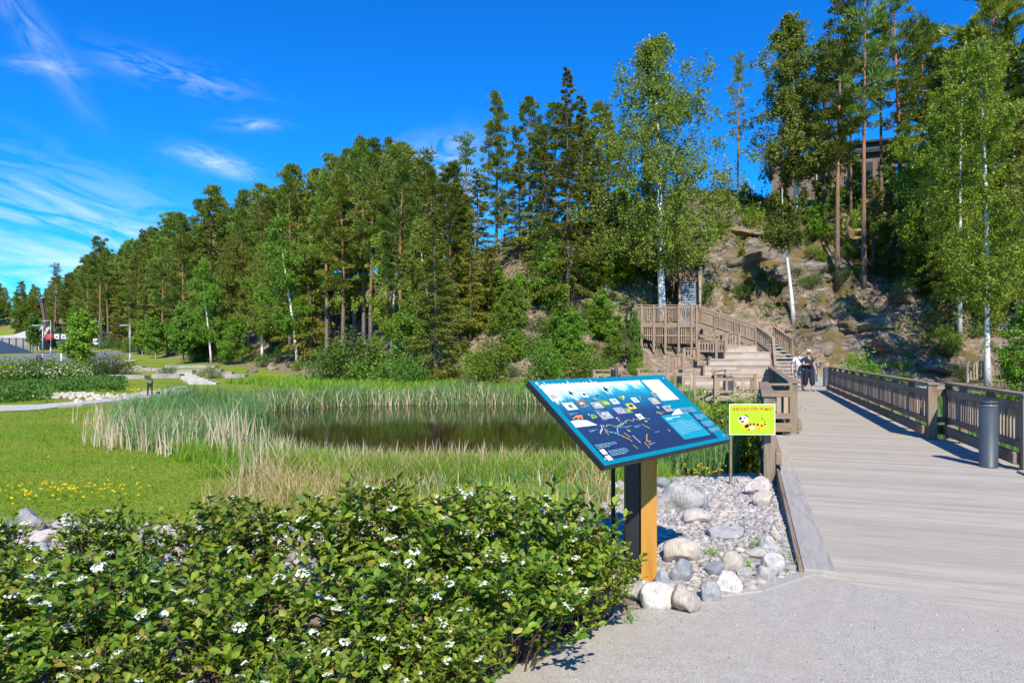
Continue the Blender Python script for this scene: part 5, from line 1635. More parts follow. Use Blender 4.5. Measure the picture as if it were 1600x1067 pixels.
# undergrowth and young trees along the forest edge and on the slope
shrubs = [(770, 560, 34, 'bush_b', 1.0, 'bright leafy bush on the far bank, right of the yellowish spruce'), (745, 580, 33.5, 'bush_b', .8, 'bright leafy bush on the far bank, between spruce stem and larger bush'), (848, 575, 33.0, 'bush_b', 1.0, 'rounded bright bush above the left corner of the information board'),
          (560, 565, 38, 'bush_a', 1.5, 'wide flowering bush on the far bank below the slanting birch'), (520, 575, 39, 'bush_a', 1.2, 'leafy bush on the far bank left of the wide flowering one'), (600, 570, 37, 'bush_low', 1.6, 'low bush on the far bank between flowering bush and spruce'),
          (640, 585, 35, 'bush_a', .8, 'small bush on the far bank at the crooked birch'), (655, 560, 37, 'bush_dark', 1.2, 'dark bush behind the crooked birch'), (1000, 545, 33, 'bush_b', .55, 'narrow bright bush below the viewing platform'), (912, 545, 36, 'bush_a', .9, 'bush on the slope left of the seating steps'),
          (880, 520, 40, 'bush_b', .9, 'bright bush at the foot of the ragged spruce'), (1140, 655, 15.0, 'bush_b', .62, 'leafy bush behind the yellow sign'), (1160, 628, 17.5, 'bush_b', .55, 'bright shoots beside the near left railing'), (1195, 640, 19.0, 'bush_a', .6, 'bush between the walkway railing and the boardwalk'),
          (1120, 640, 18, 'bush_low', .9, 'low bush between the information board and the yellow sign'), (1345, 585, 30.5, 'bush_b', .75, 'bright bush behind the far part of the right railing'), (1410, 588, 27, 'bush_b', .55, 'bright bush behind the middle of the right railing'), (1375, 590, 29, 'bush_a', .55, 'small bush behind the right railing, between two bright ones'),
          (1480, 610, 22, 'bush_b', .4, 'small bush showing above the gap in the right railing'), (1580, 620, 20, 'bush_a', .7, 'bush at the right edge beyond the near railing'), (1500, 612, 24, 'bush_low', .8, 'low bush beyond the near right railing')]
for px, by, D, k, s_, lab in shrubs:
    x = PX(px, D); plant(k, 'bush', lab, 'bush', x, D, PROTO[k][2] * s_, 'bushes round the pond', wide=1.15)
n = 0
for k in range(4000):
    if n >= 120: break
    x = rng.uniform(-70, 2) if k % 3 else rng.uniform(5, 34); y = rng.uniform(34, 110)
    d = float(foot_d(np.array([x]), np.array([y]))[0]); px = CX + F * x / y
    if not (-1.2 < d < (5 if x < 2 else 16)) or px < 150 or px > 1620: continue
    if 970 < px < 1480 and d < 7.5: continue
    if 700 < px < 870 and d > 6 and rng.uniform() < .6: continue
    if any((x - a) ** 2 + (y - b) ** 2 < 1.9 for a, b in placed): continue
    placed.append((x, y)); n += 1
    kd = rng.choice(['bush_a', 'bush_b', 'bush_low', 'bush_dark', 'leafy_a', 'spruce_small'], p=[.25, .25, .2, .1, .12, .08])
    side = 'left of the bare slope' if px < 800 else ('round the stairs' if px < 1300 else 'below the right wood')
    nm = 'young_tree' if kd in ('leafy_a', 'spruce_small') else 'bush'
    word = {'leafy_a': 'young leafy tree', 'spruce_small': 'young spruce', 'bush_dark': 'dark bush', 'bush_low': 'low spreading bush', 'bush_b': 'bright upright bush', 'bush_a': 'rounded green bush'}[kd]
    plant(kd, nm, f'{word} on the forest floor {side}', 'tree' if nm == 'young_tree' else 'bush', x, y, PROTO[kd][2] * rng.uniform(.4, .8), f'{word} growth {side}', wide=1.1)

# thick young growth on the slope round the stairs and under the pines
slots = [(830, 1000, 420, 592, 46, 'left of the platform'), (735, 830, 480, 595, 16, 'below the bare slope'), (1090, 1290, 312, 350, 12, 'on the rock brow'), (1110, 1230, 440, 500, 9, 'above the stairs'), (1085, 1290, 350, 440, 20, 'on the rock face'), (1260, 1480, 385, 455, 30, 'in the shade of the right pines'), (1400, 1600, 450, 590, 14, 'under the right birch')]
for a, b, t, bt, cnt, where in slots:
    for k in range(cnt):
        px = rng.uniform(a, b); x, y, z = G(px, rng.uniform(t, bt), 24)
        if y > 70 or (985 < px < 1260 and 24 < y < 41): continue
        kd = rng.choice(['bush_a', 'bush_b', 'bush_low', 'bush_dark', 'leafy_a']) if a < 1250 else rng.choice(['bush_dark', 'bush_low']); f_ = .55 if a in (1090, 1085) or t == 440 else 1.0
        word = {'leafy_a': 'young leafy tree', 'bush_dark': 'dark bush', 'bush_low': 'low spreading bush', 'bush_b': 'bright upright bush', 'bush_a': 'rounded green bush'}[kd]
        plant(kd, 'young_tree' if kd == 'leafy_a' else 'bush', f'{word} {where}', 'tree' if kd == 'leafy_a' else 'bush', x, y, PROTO[kd][2] * rng.uniform(.3, .62) * f_, f'{word} growth {where}', wide=1.2)
for k, (px, top, D) in enumerate([(1292, 330, 52), (1322, 345, 50), (1365, 320, 53), (1392, 300, 51), (1432, 280, 47), (1462, 250, 46), (1500, 300, 41), (1445, 350, 43), (1570, 260, 40), (1530, 330, 42)]):
    plant_px(['spruce_a', 'spruce_b', 'spruce_small'][k % 3], 'spruce_tree', 'dark spruce in the shaded row under the right pines', 'tree', px, top, D=D, group='shaded spruces under the right pines', wide=1.25)

# trees of the park on the left
plant_px('lawn_tree', 'lawn_tree', 'small bright green tree with a white-painted stem beside the flowering hedge', 'tree', 127, 490, D=49, rz=.4, wide=1.0)
plant_px('lawn_tree_dark', 'lawn_tree', 'small dark tree beside the fence at the far left', 'tree', 51, 487, D=84, rz=.4, wide=.8)
for px, top, D, k, lab in ((243, 497, 72, 'lawn_tree', 'young lawn tree with a pale stem right of the middle lamp'), (222, 503, 80, 'lawn_tree', 'young lawn tree nearest the playground'), (263, 505, 76, 'lawn_tree_dark', 'young lawn tree at the forest edge, middle of three'),
                           (287, 478, 62, 'lawn_tree_dark', 'larger lawn tree casting a shadow at the forest edge'), (300, 500, 66, 'lawn_tree', 'bright lawn tree right of the shadow-casting one')):
    plant_px(k, 'lawn_tree', lab, 'tree', px, top, D=D, group='young trees on the lawn')
# far mound trees
for q in range(34):
    y = rng.uniform(150, 186); x = PX(rng.uniform(-50, 80), y)
    px = CX + F * x / y
    if px < -60 or px > 78: continue
    kd = rng.choice(['leafy_a', 'spruce_small', 'pine_c'], p=[.6, .25, .15])
    plant(kd, 'tree', f'{ {"leafy_a": "round leafy tree", "spruce_small": "small spruce", "pine_c": "pine"}[kd] } on the far mound at the left edge', 'tree', x, y, rng.uniform(5.0, 8.0) if kd != 'pine_c' else rng.uniform(8, 11), f'{ {"leafy_a": "leafy trees", "spruce_small": "spruces", "pine_c": "pines"}[kd] } on the far mound')
# ------------------------------------------------------------------ reeds, grass, flowers and gravel: what nobody could count
rng = np.random.default_rng(77)


def scatter(n, x0, x1, y0, y1, keep, power=0.0):
    out = []
    tot = 0
    while tot < n:
        x = rng.uniform(x0, x1, 60000); y = rng.uniform(y0, y1, 60000)
        if power: m = rng.uniform(0, 1, 60000) < (y0 / y) ** power; x, y = x[m], y[m]
        m = keep(x, y); x, y = x[m], y[m]
        out.append(np.stack([x, y], 1)); tot += len(x)
        if len(out) > 60: break
    a = np.concatenate(out)[:n]
    return a, H(a[:, 0], a[:, 1])


def stuff(name, V, Fq, mat, label=None):
    return tag(link(name, arr_mesh(name, V, Fq), None, mat), label, None, None, 'stuff')


def reedbed(n, keep, box, hr, wr, leanr, mat, name, clump=1.2, power=0.0):
    def kp(x, y):
        return keep(x, y) & (fbm(x * 1.0, y * 1.0, clump, 2) + rng.uniform(-.5, .5, x.shape) > -.18)
    p, z = scatter(n, *box, kp, power)
    m = len(p)
    pxx = CX + F * p[:, 0] / p[:, 1]
    low = 1 - .38 * (1 - sstep(230, 380, pxx)) * (p[:, 1] < 24) * (p[:, 0] < 0) - .56 * sstep(340, 470, CX + F * p[:, 0] / p[:, 1]) * (p[:, 1] < 16) * (p[:, 0] < 3)
    h = low * rng.uniform(hr[0], hr[1], m) * (1 + .22 * fbm(p[:, 0], p[:, 1], 1.7, 2)); ln = rng.normal(0, leanr, (m, 2)) * h[:, None] * (1 + 2.2 * (rng.uniform(0, 1, (m, 1)) < .12))
    z = np.maximum(z, WATER_Z - .12)
    V, Fq = blades(np.column_stack([p, z - .03]), h, ln, rng.uniform(wr[0], wr[1], m), 3, .6, rng)
    stuff(name, V, Fq, mat)


def reed_zone(x, y):
    pd = pond_d(x, y); s, t = bridge_st(x, y)
    px = CX + F * x / y
    left = (px < 340 + 4.2 * (y - 13) - 60 * fbm(x, y, 2.2, 3) * 1.4 + rng.normal(0, 14, np.shape(x))) & (px > 175 + 70 * fbm(x, y, 1.3, 3) + rng.normal(0, 18, np.shape(x))) & (y < 25.5) & (pd > -3.0) & (pd < 2.4) & (y > 9)
    near = (y < 14.2) & (px >= 350) & (x < 4.5) & (pd > -.45) & (pd < 1.2) & (t < -.3) & (rng.uniform(0, 1, np.shape(x)) < .6)
    return left | near


reedbed(10000, reed_zone, (-14, 4.6, 9.6, 27), (.45, 1.18), (.014, .032), .22, MAT['reed_green'], 'green_reeds', power=.4)
reedbed(2000, lambda x, y: (CX + F * x / y > 165 + 70 * fbm(x + 3, y, 1.3, 3) + rng.normal(0, 18, np.shape(x))) & (pond_d(x, y) < 3.1) & (pond_d(x, y) > .1) & (((x < -4.2) & (y < 18)) | ((y < 12.5) & (x < 1.9))) & (y > 8.6), (-13, 2, 8.7, 18), (.4, 1.35), (.012, .026), .12, MAT['reed_dry'], 'dry_reed_stalks', .55)
reedbed(5200, lambda x, y: (pond_d(x, y) > -.15) & (pond_d(x, y) < 1.8) & (y > 24.5) & (x > -12) & (x < 8), (-12, 8, 24, 32), (.4, 1.0), (.02, .045), .2, MAT['reed_green'], 'far_green_reeds', 1.6)
reedbed(700, lambda x, y: (pond_d(x, y) > -.2) & (pond_d(x, y) < .6) & (y > 25) & (x > -12) & (x < 8), (-12, 8, 24, 32), (.5, 1.0), (.03, .05), .25, MAT['reed_dry'], 'far_dry_reeds', 1.6)


reedbed(1000, lambda x, y: (x < .6 + .2 * (y - 5)) & (x > -3.0 - .3 * (y - 7)) & (pond_d(x, y) > .8), (-5, 1.9, 7.0, 11.5), (.35, .8), (.010, .02), .14, MAT['reed_dry'], 'near_dry_stalks', .7)
reedbed(1500, lambda x, y: (x < .6 + .2 * (y - 5)) & (x > -2.2) & (pond_d(x, y) > .5), (-3, 1.9, 7.6, 11.5), (.4, .66), (.012, .024), .2, MAT['reed_green'], 'near_green_reeds', .7)


def wet(x, y):
    s, t = bridge_st(x, y)
    return (((t > 3.6) & (t < 8)) & (s > 1.5) & (s < 24)) | ((t < -.6) & (t > -2.4) & (s > 6.2) & (s < 16))


reedbed(3800, wet, (2, 20, 5, 30), (.6, 1.05), (.016, .035), .16, MAT['reed_green'], 'marsh_reeds', 1.4)


def grassland(n, keep, box, hr, wr, leanr, mat, name, power=1.2, seg=2):
    p, z = scatter(n, *box, keep, power); m = len(p)
    h = rng.uniform(hr[0], hr[1], m); k = np.sqrt(np.clip(p[:, 1] / 9, .8, 3.0))
    V, Fq = blades(np.column_stack([p, z - .01]), h, rng.normal(0, leanr, (m, 2)) * h[:, None], rng.uniform(wr[0], wr[1], m) * k, seg, .5, rng)
    stuff(name, V, Fq, mat)


nolane = lambda x, y: (foot_d(x, y) < -1.5)
grassland(17000, lambda x, y: (pond_d(x, y) > 1.0) & (pond_d(x, y) < 3.6 + .8 * vnoise(x, y)) & (y < 15) & (x > -.50 * y + .5 * vnoise(x * 2, y)) & (y > 7.6) & (x < 2.2) & (bridge_st(x, y)[1] < -.4), (-12, 2.4, 6.5, 15), (.16, .42), (.006, .013), .35, MAT['tall_grass'], 'tall_grass', .6, 3)
grassland(2900, lambda x, y: (fbm(x, y, 1.1, 3) + .25 * vnoise(x * 3, y * 3) > -.12) & (y > 6.5) & (pond_d(x, y) > 1.6) & (x < .7 + .2 * (y - 5)), (-3.4, 1.2, 6.5, 10.2), (.18, .5), (.005, .011), .5, MAT['dry_grass'], 'dry_grass', .3, 3)
grassland(42000, lambda x, y: (pond_d(x, y) > 2.8) & (y > 6.9) & (x < -1.6) & (np.abs(x) < y * .8 + .5), (-17, -1.6, 6.9, 21), (.02, .055), (.006, .012), .5, MAT['lawn_grass'], 'lawn_grass', 1.7)
grassland(9000, lambda x, y: (pond_d(x, y) > 1.2) & (y > 24) & nolane(x, y) & (foot_d(x, y) > -9) & (x < 9), (-16, 9, 25, 42), (.2, .5), (.02, .04), .4, MAT['tall_grass'], 'far_bank_grass', .4)
grassland(2600, lambda x, y: (bridge_st(x, y)[1] > 3.5) & (bridge_st(x, y)[1] < 9), (3, 20, 3.5, 30), (.15, .45), (.01, .02), .4, MAT['tall_grass'], 'marsh_grass', .6)
# clover and rough herbs left of the far path
p, z = scatter(2600, -24, -8, 19, 41, lambda x, y: (x < -.36 * y - 2.0 + 1.2 * vnoise(x, y)) & (x > -.78 * y) & (foot_d(x, y) < -4) & (vnoise(x * .8 + 5, y * .8) > -.3) & (y > 22.7) & ((y > 30) & (x < -.57 * y) | (x < -.68 * y)))
m = len(p); k = 7
c = np.repeat(np.column_stack([p, z]), k, 0) + rng.normal(0, .12, (m * k, 3)) * [1, 1, 0]; c[:, 2] += rng.uniform(.02, .34, m * k)
stuff('meadow_herbs', diamonds(c, rdirs(m * k, rng) + [0, 0, .8], rng.uniform(.08, .2, m * k), rng.uniform(.04, .09, m * k), rng).reshape(-1, 3), np.arange(m * k * 4).reshape(-1, 4), MAT['herbs'])
# undergrowth on the forest floor
p, z = scatter(4200, -70, 40, 33, 120, lambda x, y: (foot_d(x, y) > .2) & (foot_d(x, y) < 22) & (vnoise(x * .45 + 3, y * .45) > .02) & ~((x > 6) & (x < 17) & (foot_d(x, y) < 5.5)), .8)
m = len(p); k = 9
c = np.repeat(np.column_stack([p, z]), k, 0) + rng.normal(0, .3, (m * k, 3)) * [1, 1, .15]; c[:, 2] += rng.uniform(.0, .4, m * k)
stuff('forest_undergrowth', diamonds(c, rdirs(m * k, rng) + [0, 0, .7], rng.uniform(.12, .28, m * k), rng.uniform(.07, .16, m * k), rng).reshape(-1, 3), np.arange(m * k * 4).reshape(-1, 4), MAT['herbs'])
# litter of small stones and twigs on the slope
# yellow flowers
pts = []
for (cx0, cy0, sx0_, sy0_, n_) in ((-5.0, 7.6, .42, .16, 90), (-5.6, 9.5, .8, .5, 8), (-10.2, 26.3, .6, .5, 60), (-9.2, 26.8, .4, .4, 40), (3.0, 11.0, .25, .35, 26), (3.3, 10.7, .15, .2, 12), (-15.5, 29, .5, .5, 40)):
    q = rng.normal(0, 1, (n_, 2)) * [sx0_, sy0_] + [cx0, cy0]; pts.append(q)
q = np.concatenate(pts); zf = H(q[:, 0], q[:, 1]) + rng.uniform(.06, .22, len(q))
c = np.repeat(np.column_stack([q, zf]), 6, 0)
stuff('yellow_flowers', diamonds(c, rdirs(len(c), rng) * [1, 1, .4] + [0, 0, .25], .016 + 0.0008 * c[:, 1], .013 + .0007 * c[:, 1], rng).reshape(-1, 3), np.arange(len(c) * 4).reshape(-1, 4), MAT['yellow_petal'])

# gravel: little rounded stones
import bmesh
bmx = bmesh.new(); bmesh.ops.create_icosphere(bmx, subdivisions=1, radius=1.0)
ICO_V = np.array([v.co[:] for v in bmx.verts]); ICO_F = np.array([[v.index for v in f.verts] for f in bmx.faces]); bmx.free()


def path_edge_y(x):
    e = np.array(edge)[::-1]
    return np.interp(x, e[:, 0], e[:, 1])


def stones(name, p, z, size, mat, flatn=.6, smooth=True):
    n = len(p)
    V = ICO_V[None] * (1 + .28 * rng.normal(0, 1, (n, len(ICO_V), 1)) * .55)
    V = V * (size[:, None] * rng.uniform(.55, 1.25, (n, 3)))[:, None, :] * [1, 1, flatn]
    a = rng.uniform(0, 6.28, n); ca, sa = np.cos(a)[:, None], np.sin(a)[:, None]
    X = V[..., 0] * ca - V[..., 1] * sa; Y = V[..., 0] * sa + V[..., 1] * ca
    V = np.stack([X + p[:, None, 0], Y + p[:, None, 1], V[..., 2] + (z + size * flatn * .35)[:, None]], -1)
    Fq = (ICO_F[None] + (np.arange(n) * len(ICO_V))[:, None, None]).reshape(-1, 3)
    return tag(link(name, arr_mesh(name, V.reshape(-1, 3), Fq, smooth), None, mat), None, None, None, 'stuff')


bedk = lambda x, y: (bridge_st(x, y)[1] < -.10) & (y > path_edge_y(x) + .06) & (y < 10.6 + .35 * vnoise(x * 2, y * 2)) & (x > .55 + .2 * (y - 5) + .2 * vnoise(x * 3, y * 3))
p, z = scatter(9000, .5, 4.2, 4.3, 10.9, lambda x, y: bedk(x, y) & ((y > 5.9) | (vnoise(x * 2.2, y * 2.2) + .5 * vnoise(x * 6, y * 6) > .18)), 1.0)
stones('bed_gravel', p, z, rng.uniform(.010, .030, len(p)) * (.7 + p[:, 1] * .075), MAT['pebbles'])
p, z = scatter(700, .5, 4.2, 4.5, 10.9, bedk, .6)
stones('bed_pebbles', p, z, rng.uniform(.03, .06, len(p)), MAT['pebbles'])
p, z = scatter(1300, -5.5, .8, 4.9, 6.5, lambda x, y: y > path_edge_y(x) + .3, 0)
stones('swale_gravel', p, z, rng.uniform(.02, .075, len(p)), MAT['pebbles'])
p, z = scatter(900, -1.2, 5.5, 2.2, 5.0, lambda x, y: (y < path_edge_y(x) + .05) & (np.abs(x - .3) < y * .9), .5)
stones('loose_path_grit', p, z + .012, rng.uniform(.003, .0085, len(p)), MAT['pebbles'])
# pale stone bank by the concrete walkway
c = [G(75, 622)[:2], G(110, 616)[:2], G(165, 624)[:2], G(205, 628)[:2], G(280, 626)[:2]]
pp = []
for k in range(420):
    i = rng.integers(0, 4); t = rng.uniform(); pp.append((c[i][0] * (1 - t) + c[i + 1][0] * t + rng.normal(0, .5), c[i][1] * (1 - t) + c[i + 1][1] * t + rng.normal(0, .55)))
pp = np.array(pp); stones('pale_rubble', pp, H(pp[:, 0], pp[:, 1]), rng.uniform(.04, .14, len(pp)), MAT['rock_tan'])
# ------------------------------------------------------------------ single stones
def rock_mesh(seed, sub=4, rough=.18, cuts=0, scale=(1, 1, .7), freq=1.3):
    rn = random.Random(seed); bm = bmesh.new(); bmesh.ops.create_icosphere(bm, subdivisions=sub, radius=1.0)
    off = Vector((rn.uniform(0, 50), rn.uniform(0, 50), rn.uniform(0, 50)))
    planes = []
    for k in range(cuts):
        n = Vector((rn.gauss(0, 1), rn.gauss(0, 1), rn.gauss(0, .8))).normalized(); planes.append((n, rn.uniform(.45, .8)))
    for v in bm.verts:
        p = v.co.normalized()
        for n, d in planes:
            k = p.dot(n)
            if k > d: p = p - n * (k - d) * .92
        q = p * (1 + rough * mnoise.noise(p * freq + off) + rough * .35 * mnoise.noise(p * freq * 3.1 + off) + rough * .12 * mnoise.noise(p * freq * 9 + off))
        v.co = Vector((q.x * scale[0], q.y * scale[1], q.z * scale[2]))
    me = bpy.data.meshes.new('stone'); bm.to_mesh(me); bm.free()
    me.polygons.foreach_set('use_smooth', [True] * len(me.polygons))
    return me


ROUND = [rock_mesh(100 + i, 4, .14, 2, (1, .85, .68)) for i in range(5)]
ANG = [rock_mesh(200 + i, 4, .22, 9, (1, .8, .72), 1.6) for i in range(5)]
_rk = {}


def rock(px, pyb, wpx, hpx, mat, label, shape='round', k=0, rz=None, group='stones beside the boardwalk', tilt=0.0, name='stone'):
    """stone whose foot shows at photo row pyb, wpx wide and hpx high"""
    x, y, z = G(px, pyb, 2.0)
    w = wpx / F * y; h = hpx / F * y
    key = (shape, k % 5, mat)
    if key not in _rk:
        me = (ROUND if shape == 'round' else ANG)[k % 5].copy(); me.materials.append(MAT[mat]); _rk[key] = me
    o = link(name, _rk[key]); tag(o, label, 'stone', group)
    dz = h * 0.62
    o.scale = (w * .5, w * .46, dz / .68)
    o.location = (x, y + w * .38, z + h * .36)
    o.rotation_euler = (random.uniform(-.15, .15), tilt, random.uniform(-.5, .5) if rz is None else rz)
    return o


for a in [(1068, 806, 92, 46, 'rock_white', 'largest pale angular boulder on the gravel bed, streaked with rust', 'ang', 0, .2),
          (1192, 778, 46, 30, 'rock_pink', 'pinkish flat-topped stone by the boardwalk kerb, behind a round tan one', 'ang', 1), (1200, 794, 38, 28, 'rock_tan', 'round tan stone by the boardwalk kerb, in front of the pinkish one', 'round', 1),
          (1094, 822, 50, 22, 'rock_pink', 'flat pinkish stone half sunk in gravel below the largest boulder', 'round', 2), (1140, 848, 58, 20, 'rock_grey', 'flat grey stone half sunk in the middle of the gravel bed', 'round', 3),
          (1070, 884, 62, 38, 'rock_tan', 'large oval tan stone right of the wooden board post', 'round', 0, .1), (1066, 914, 42, 36, 'rock_blue', 'round dark blue-grey stone in front of the large oval tan one', 'round', 4),
          (1124, 903, 34, 25, 'rock_blue', 'small oval blue-grey stone left of the pale round one', 'round', 1), (1149, 904, 36, 38, 'rock_tan', 'pale upright rounded stone in the middle of the near row', 'round', 2),
          (1040, 926, 38, 28, 'rock_blue', 'blue-grey stone at the foot of the wooden post', 'ang', 2), (1032, 960, 58, 44, 'rock_white', 'pale grey rounded stone at the path edge, beside the shrub', 'round', 3),
          (1078, 966, 56, 48, 'rock_tan', 'tan stone with a pale broken face, nearest the path', 'ang', 3), (1114, 948, 34, 36, 'rock_grey', 'upright grey stone right of the tan broken one', 'round', 0),
          (1143, 935, 60, 30, 'rock_white', 'white flat rock behind the upright grey stone', 'ang', 4), (1001, 948, 40, 34, 'rock_white', 'black and white stone at the right tip of the shrub', 'ang', 1),
          (1207, 866, 40, 24, 'rock_grey', 'grey flat-faced stone against the kerb, upper of two', 'ang', 2, 0), (1214, 900, 38, 34, 'rock_grey', 'grey rounded stone against the kerb, lower of two', 'round', 3),
          (1198, 917, 38, 28, 'rock_white', 'pale stone at the corner of the path and the kerb', 'ang', 0), (1216, 850, 20, 26, 'rock_tan', 'small tan upright stone wedged at the kerb', 'ang', 3),
          (1036, 764, 27, 17, 'rock_blue', 'small smooth grey stone behind the largest boulder', 'round', 2), (1024, 752, 18, 16, 'rock_pink', 'small pink stone at the edge of the grass behind the board', 'ang', 4),
          (1187, 876, 44, 16, 'rock_white', 'low white stone near the flat-faced kerb stone', 'round', 4), (1165, 757, 26, 9, 'rock_white', 'low pale stone in the far part of the gravel', 'round', 0),
          (1204, 748, 16, 14, 'rock_tan', 'small tan stone at the railing foot', 'round', 3), (1121, 798, 24, 14, 'rock_pink', 'small pink stone right of the largest boulder', 'round', 1), (1131, 812, 20, 12, 'rock_tan', 'small tan stone between two sunken flat stones', 'round', 4),
          (1000, 880, 26, 24, 'rock_grey', 'grey stone between the wooden post and the shrub', 'round', 2), (1170, 906, 30, 18, 'rock_grey', 'grey stone sunk in sand near the path', 'round', 1)]:
    rock(*a[:6], shape=a[6], k=a[7], rz=(a[8] if len(a) > 8 else None))
for a in [(28, 835, 60, 36, 'rock_grey', 'large pale rock at the left edge behind the shrubs', 'ang', 0), (86, 838, 54, 32, 'rock_white', 'flat pale rock second from the left edge, behind the shrubs', 'ang', 1), (-10, 850, 50, 34, 'rock_grey', 'rock cut by the left edge of the picture', 'ang', 2),
          (60, 852, 44, 22, 'rock_pink', 'pinkish flat rock in front of the two left rocks', 'round', 1), (118, 836, 36, 20, 'rock_grey', 'small grey rock right of the flat pale one', 'ang', 3), (145, 830, 24, 16, 'rock_tan', 'small tan rock behind the leftmost shrub', 'round', 2),
          (398, 878, 46, 32, 'rock_blue', 'blue-grey rock seen in the gap between the shrubs, left one', 'ang', 4), (432, 884, 50, 36, 'rock_white', 'pale rock seen in the gap between the shrubs, right one', 'ang', 0), (415, 912, 50, 30, 'rock_grey', 'grey rock low in the gap between the shrubs', 'ang', 1),
          (352, 925, 44, 30, 'rock_grey', 'dark rock under the shrubs, left of the gap', 'ang', 2), (455, 930, 40, 26, 'rock_tan', 'tan rock under the shrubs, right of the gap', 'ang', 3), (722, 850, 46, 28, 'rock_white', 'pale rock behind the shrubs left of the board', 'ang', 4),
          (690, 868, 40, 28, 'rock_grey', 'grey rock behind the shrubs, left of the pale one', 'ang', 0), (760, 862, 34, 24, 'rock_blue', 'blue-grey rock behind the shrubs, right of the pale one', 'ang', 1), (560, 900, 44, 30, 'rock_grey', 'grey rock glimpsed through the middle shrubs', 'ang', 2),
          (300, 890, 40, 26, 'rock_white', 'pale rock glimpsed through the left shrubs', 'ang', 3), (190, 860, 44, 24, 'rock_grey', 'grey rock glimpsed behind the second shrub', 'ang', 4), (640, 930, 40, 28, 'rock_pink', 'pinkish rock glimpsed low through the middle shrubs', 'round', 0)]:
    rock(*a[:6], shape=a[6], k=a[7], group='rocks behind the shrubs')
# outcrops on the slope
OUT = [rock_mesh(300 + i, 5, .32, 14, (1, .8, .8), 1.7) for i in range(4)]
for me in OUT: me.materials.append(MAT['rock_cliff'])


def outcrop(px, py, wpx, hpx, label, k=0, group=None, rz=None):
    x, y, z = G(px, py, 25); w = wpx / F * y; h = hpx / F * y
    o = link('rock_outcrop', OUT[k % 4]); tag(o, label, 'rock', group or 'rocks on the slope')
    o.location = (x, y + w * .22, z + h * .2); o.scale = (w * .5, w * .42, h * .55); o.rotation_euler = (random.uniform(-.2, .2), random.uniform(-.2, .2), random.uniform(0, 6) if rz is None else rz)
    return o


for a in [(1120, 425, 110, 70, 'tall rust-stained rock face above the viewing platform', 0), (1190, 420, 120, 80, 'broad dark rock face right of the steep stairs', 1), (1095, 380, 80, 50, 'mossy rock ledge high above the steep stairs', 2), (1170, 372, 100, 40, 'mossy rock brow below the slim lone pine', 3),
          (1235, 400, 70, 60, 'dark overhanging rock behind the small birch', 0), (975, 430, 60, 40, 'rock left of the topmost stairs', 1), (1012, 466, 46, 28, 'rounded grey rock behind the viewing platform', 2), (950, 470, 60, 40, 'pale rock on the slope left of the platform', 3),
          (1420, 560, 150, 60, 'dark wide rock bank behind the right railing', 0), (1380, 520, 110, 50, 'rock bank in half shade above the right railing', 1), (1470, 585, 120, 44, 'low shaded rock near the birch on the right', 2), (1330, 520, 60, 36, 'pale rock on the slope above the right railing', 3),
          (570, 522, 34, 22, 'pale angular rock under the pines, left of the crooked birch', 1), (392, 583, 26, 14, 'pale rock at the foot of the forest by the stone steps', 0), (425, 578, 30, 18, 'pinkish rock bank at the foot of the forest', 2), (455, 575, 24, 16, 'small ledge of rock at the forest foot, right of the pinkish one', 1), (1215, 540, 44, 22, 'pale rock beside the lowest flight of stairs', 2), (1280, 500, 44, 24, 'grey rock right of the small birch foot', 0)]:
    outcrop(*a)
n = 0
for k in range(900):
    if n >= 150: break
    px = rng.uniform(880, 1460) if k % 4 else rng.uniform(360, 880); py = rng.uniform(440, 592)
    if px < 880 and py < 500: continue
    x, y, z = G(px, py, 25)
    d = float(foot_d(np.array([x]), np.array([y]))[0])
    if d < .3: continue
    n += 1; w = rng.uniform(9, 34)
    outcrop(px, py, w, w * rng.uniform(.4, .8), ('small rock on the stony slope ' + ('right of the stairs' if px > 1200 else ('left of the stairs' if px > 880 else 'under the left forest'))), k, 'small rocks ' + ('right of the stairs' if px > 1200 else ('left of the stairs' if px > 880 else 'under the left forest')))

# ------------------------------------------------------------------ flowering chokeberry shrubs in front
LT_V = np.array([(0, 0, 0), (-.30, .34, .05), (0, .36, -.035), (.30, .34, .05), (-.37, .70, .035), (0, .70, -.05), (.37, .70, .035), (0, 1.0, -.10)])
LT_F = np.array([(0, 2, 1), (0, 3, 2), (1, 2, 5), (1, 5, 4), (2, 3, 6), (2, 6, 5), (4, 5, 7), (5, 6, 7)])


def leaves_mesh(p, d, L, W, rng):
    """obovate folded leaves growing along d"""
    n = len(p); d = unit(d)
    up = unit(np.array([0, 0, 1.0]) + rng.normal(0, .42, (n, 3)))
    s = unit(np.cross(d, up)); nn = np.cross(s, d)
    curl = rng.uniform(.3, 2.2, n)
    V = p[:, None] + s[:, None] * (LT_V[None, :, 0:1] * W[:, None, None] * 1.35) + d[:, None] * (LT_V[None, :, 1:2] * L[:, None, None]) + nn[:, None] * (LT_V[None, :, 2:3] * L[:, None, None] * curl[:, None, None])
    return V.reshape(-1, 3), (LT_F[None] + (np.arange(n) * 8)[:, None, None]).reshape(-1, 3)


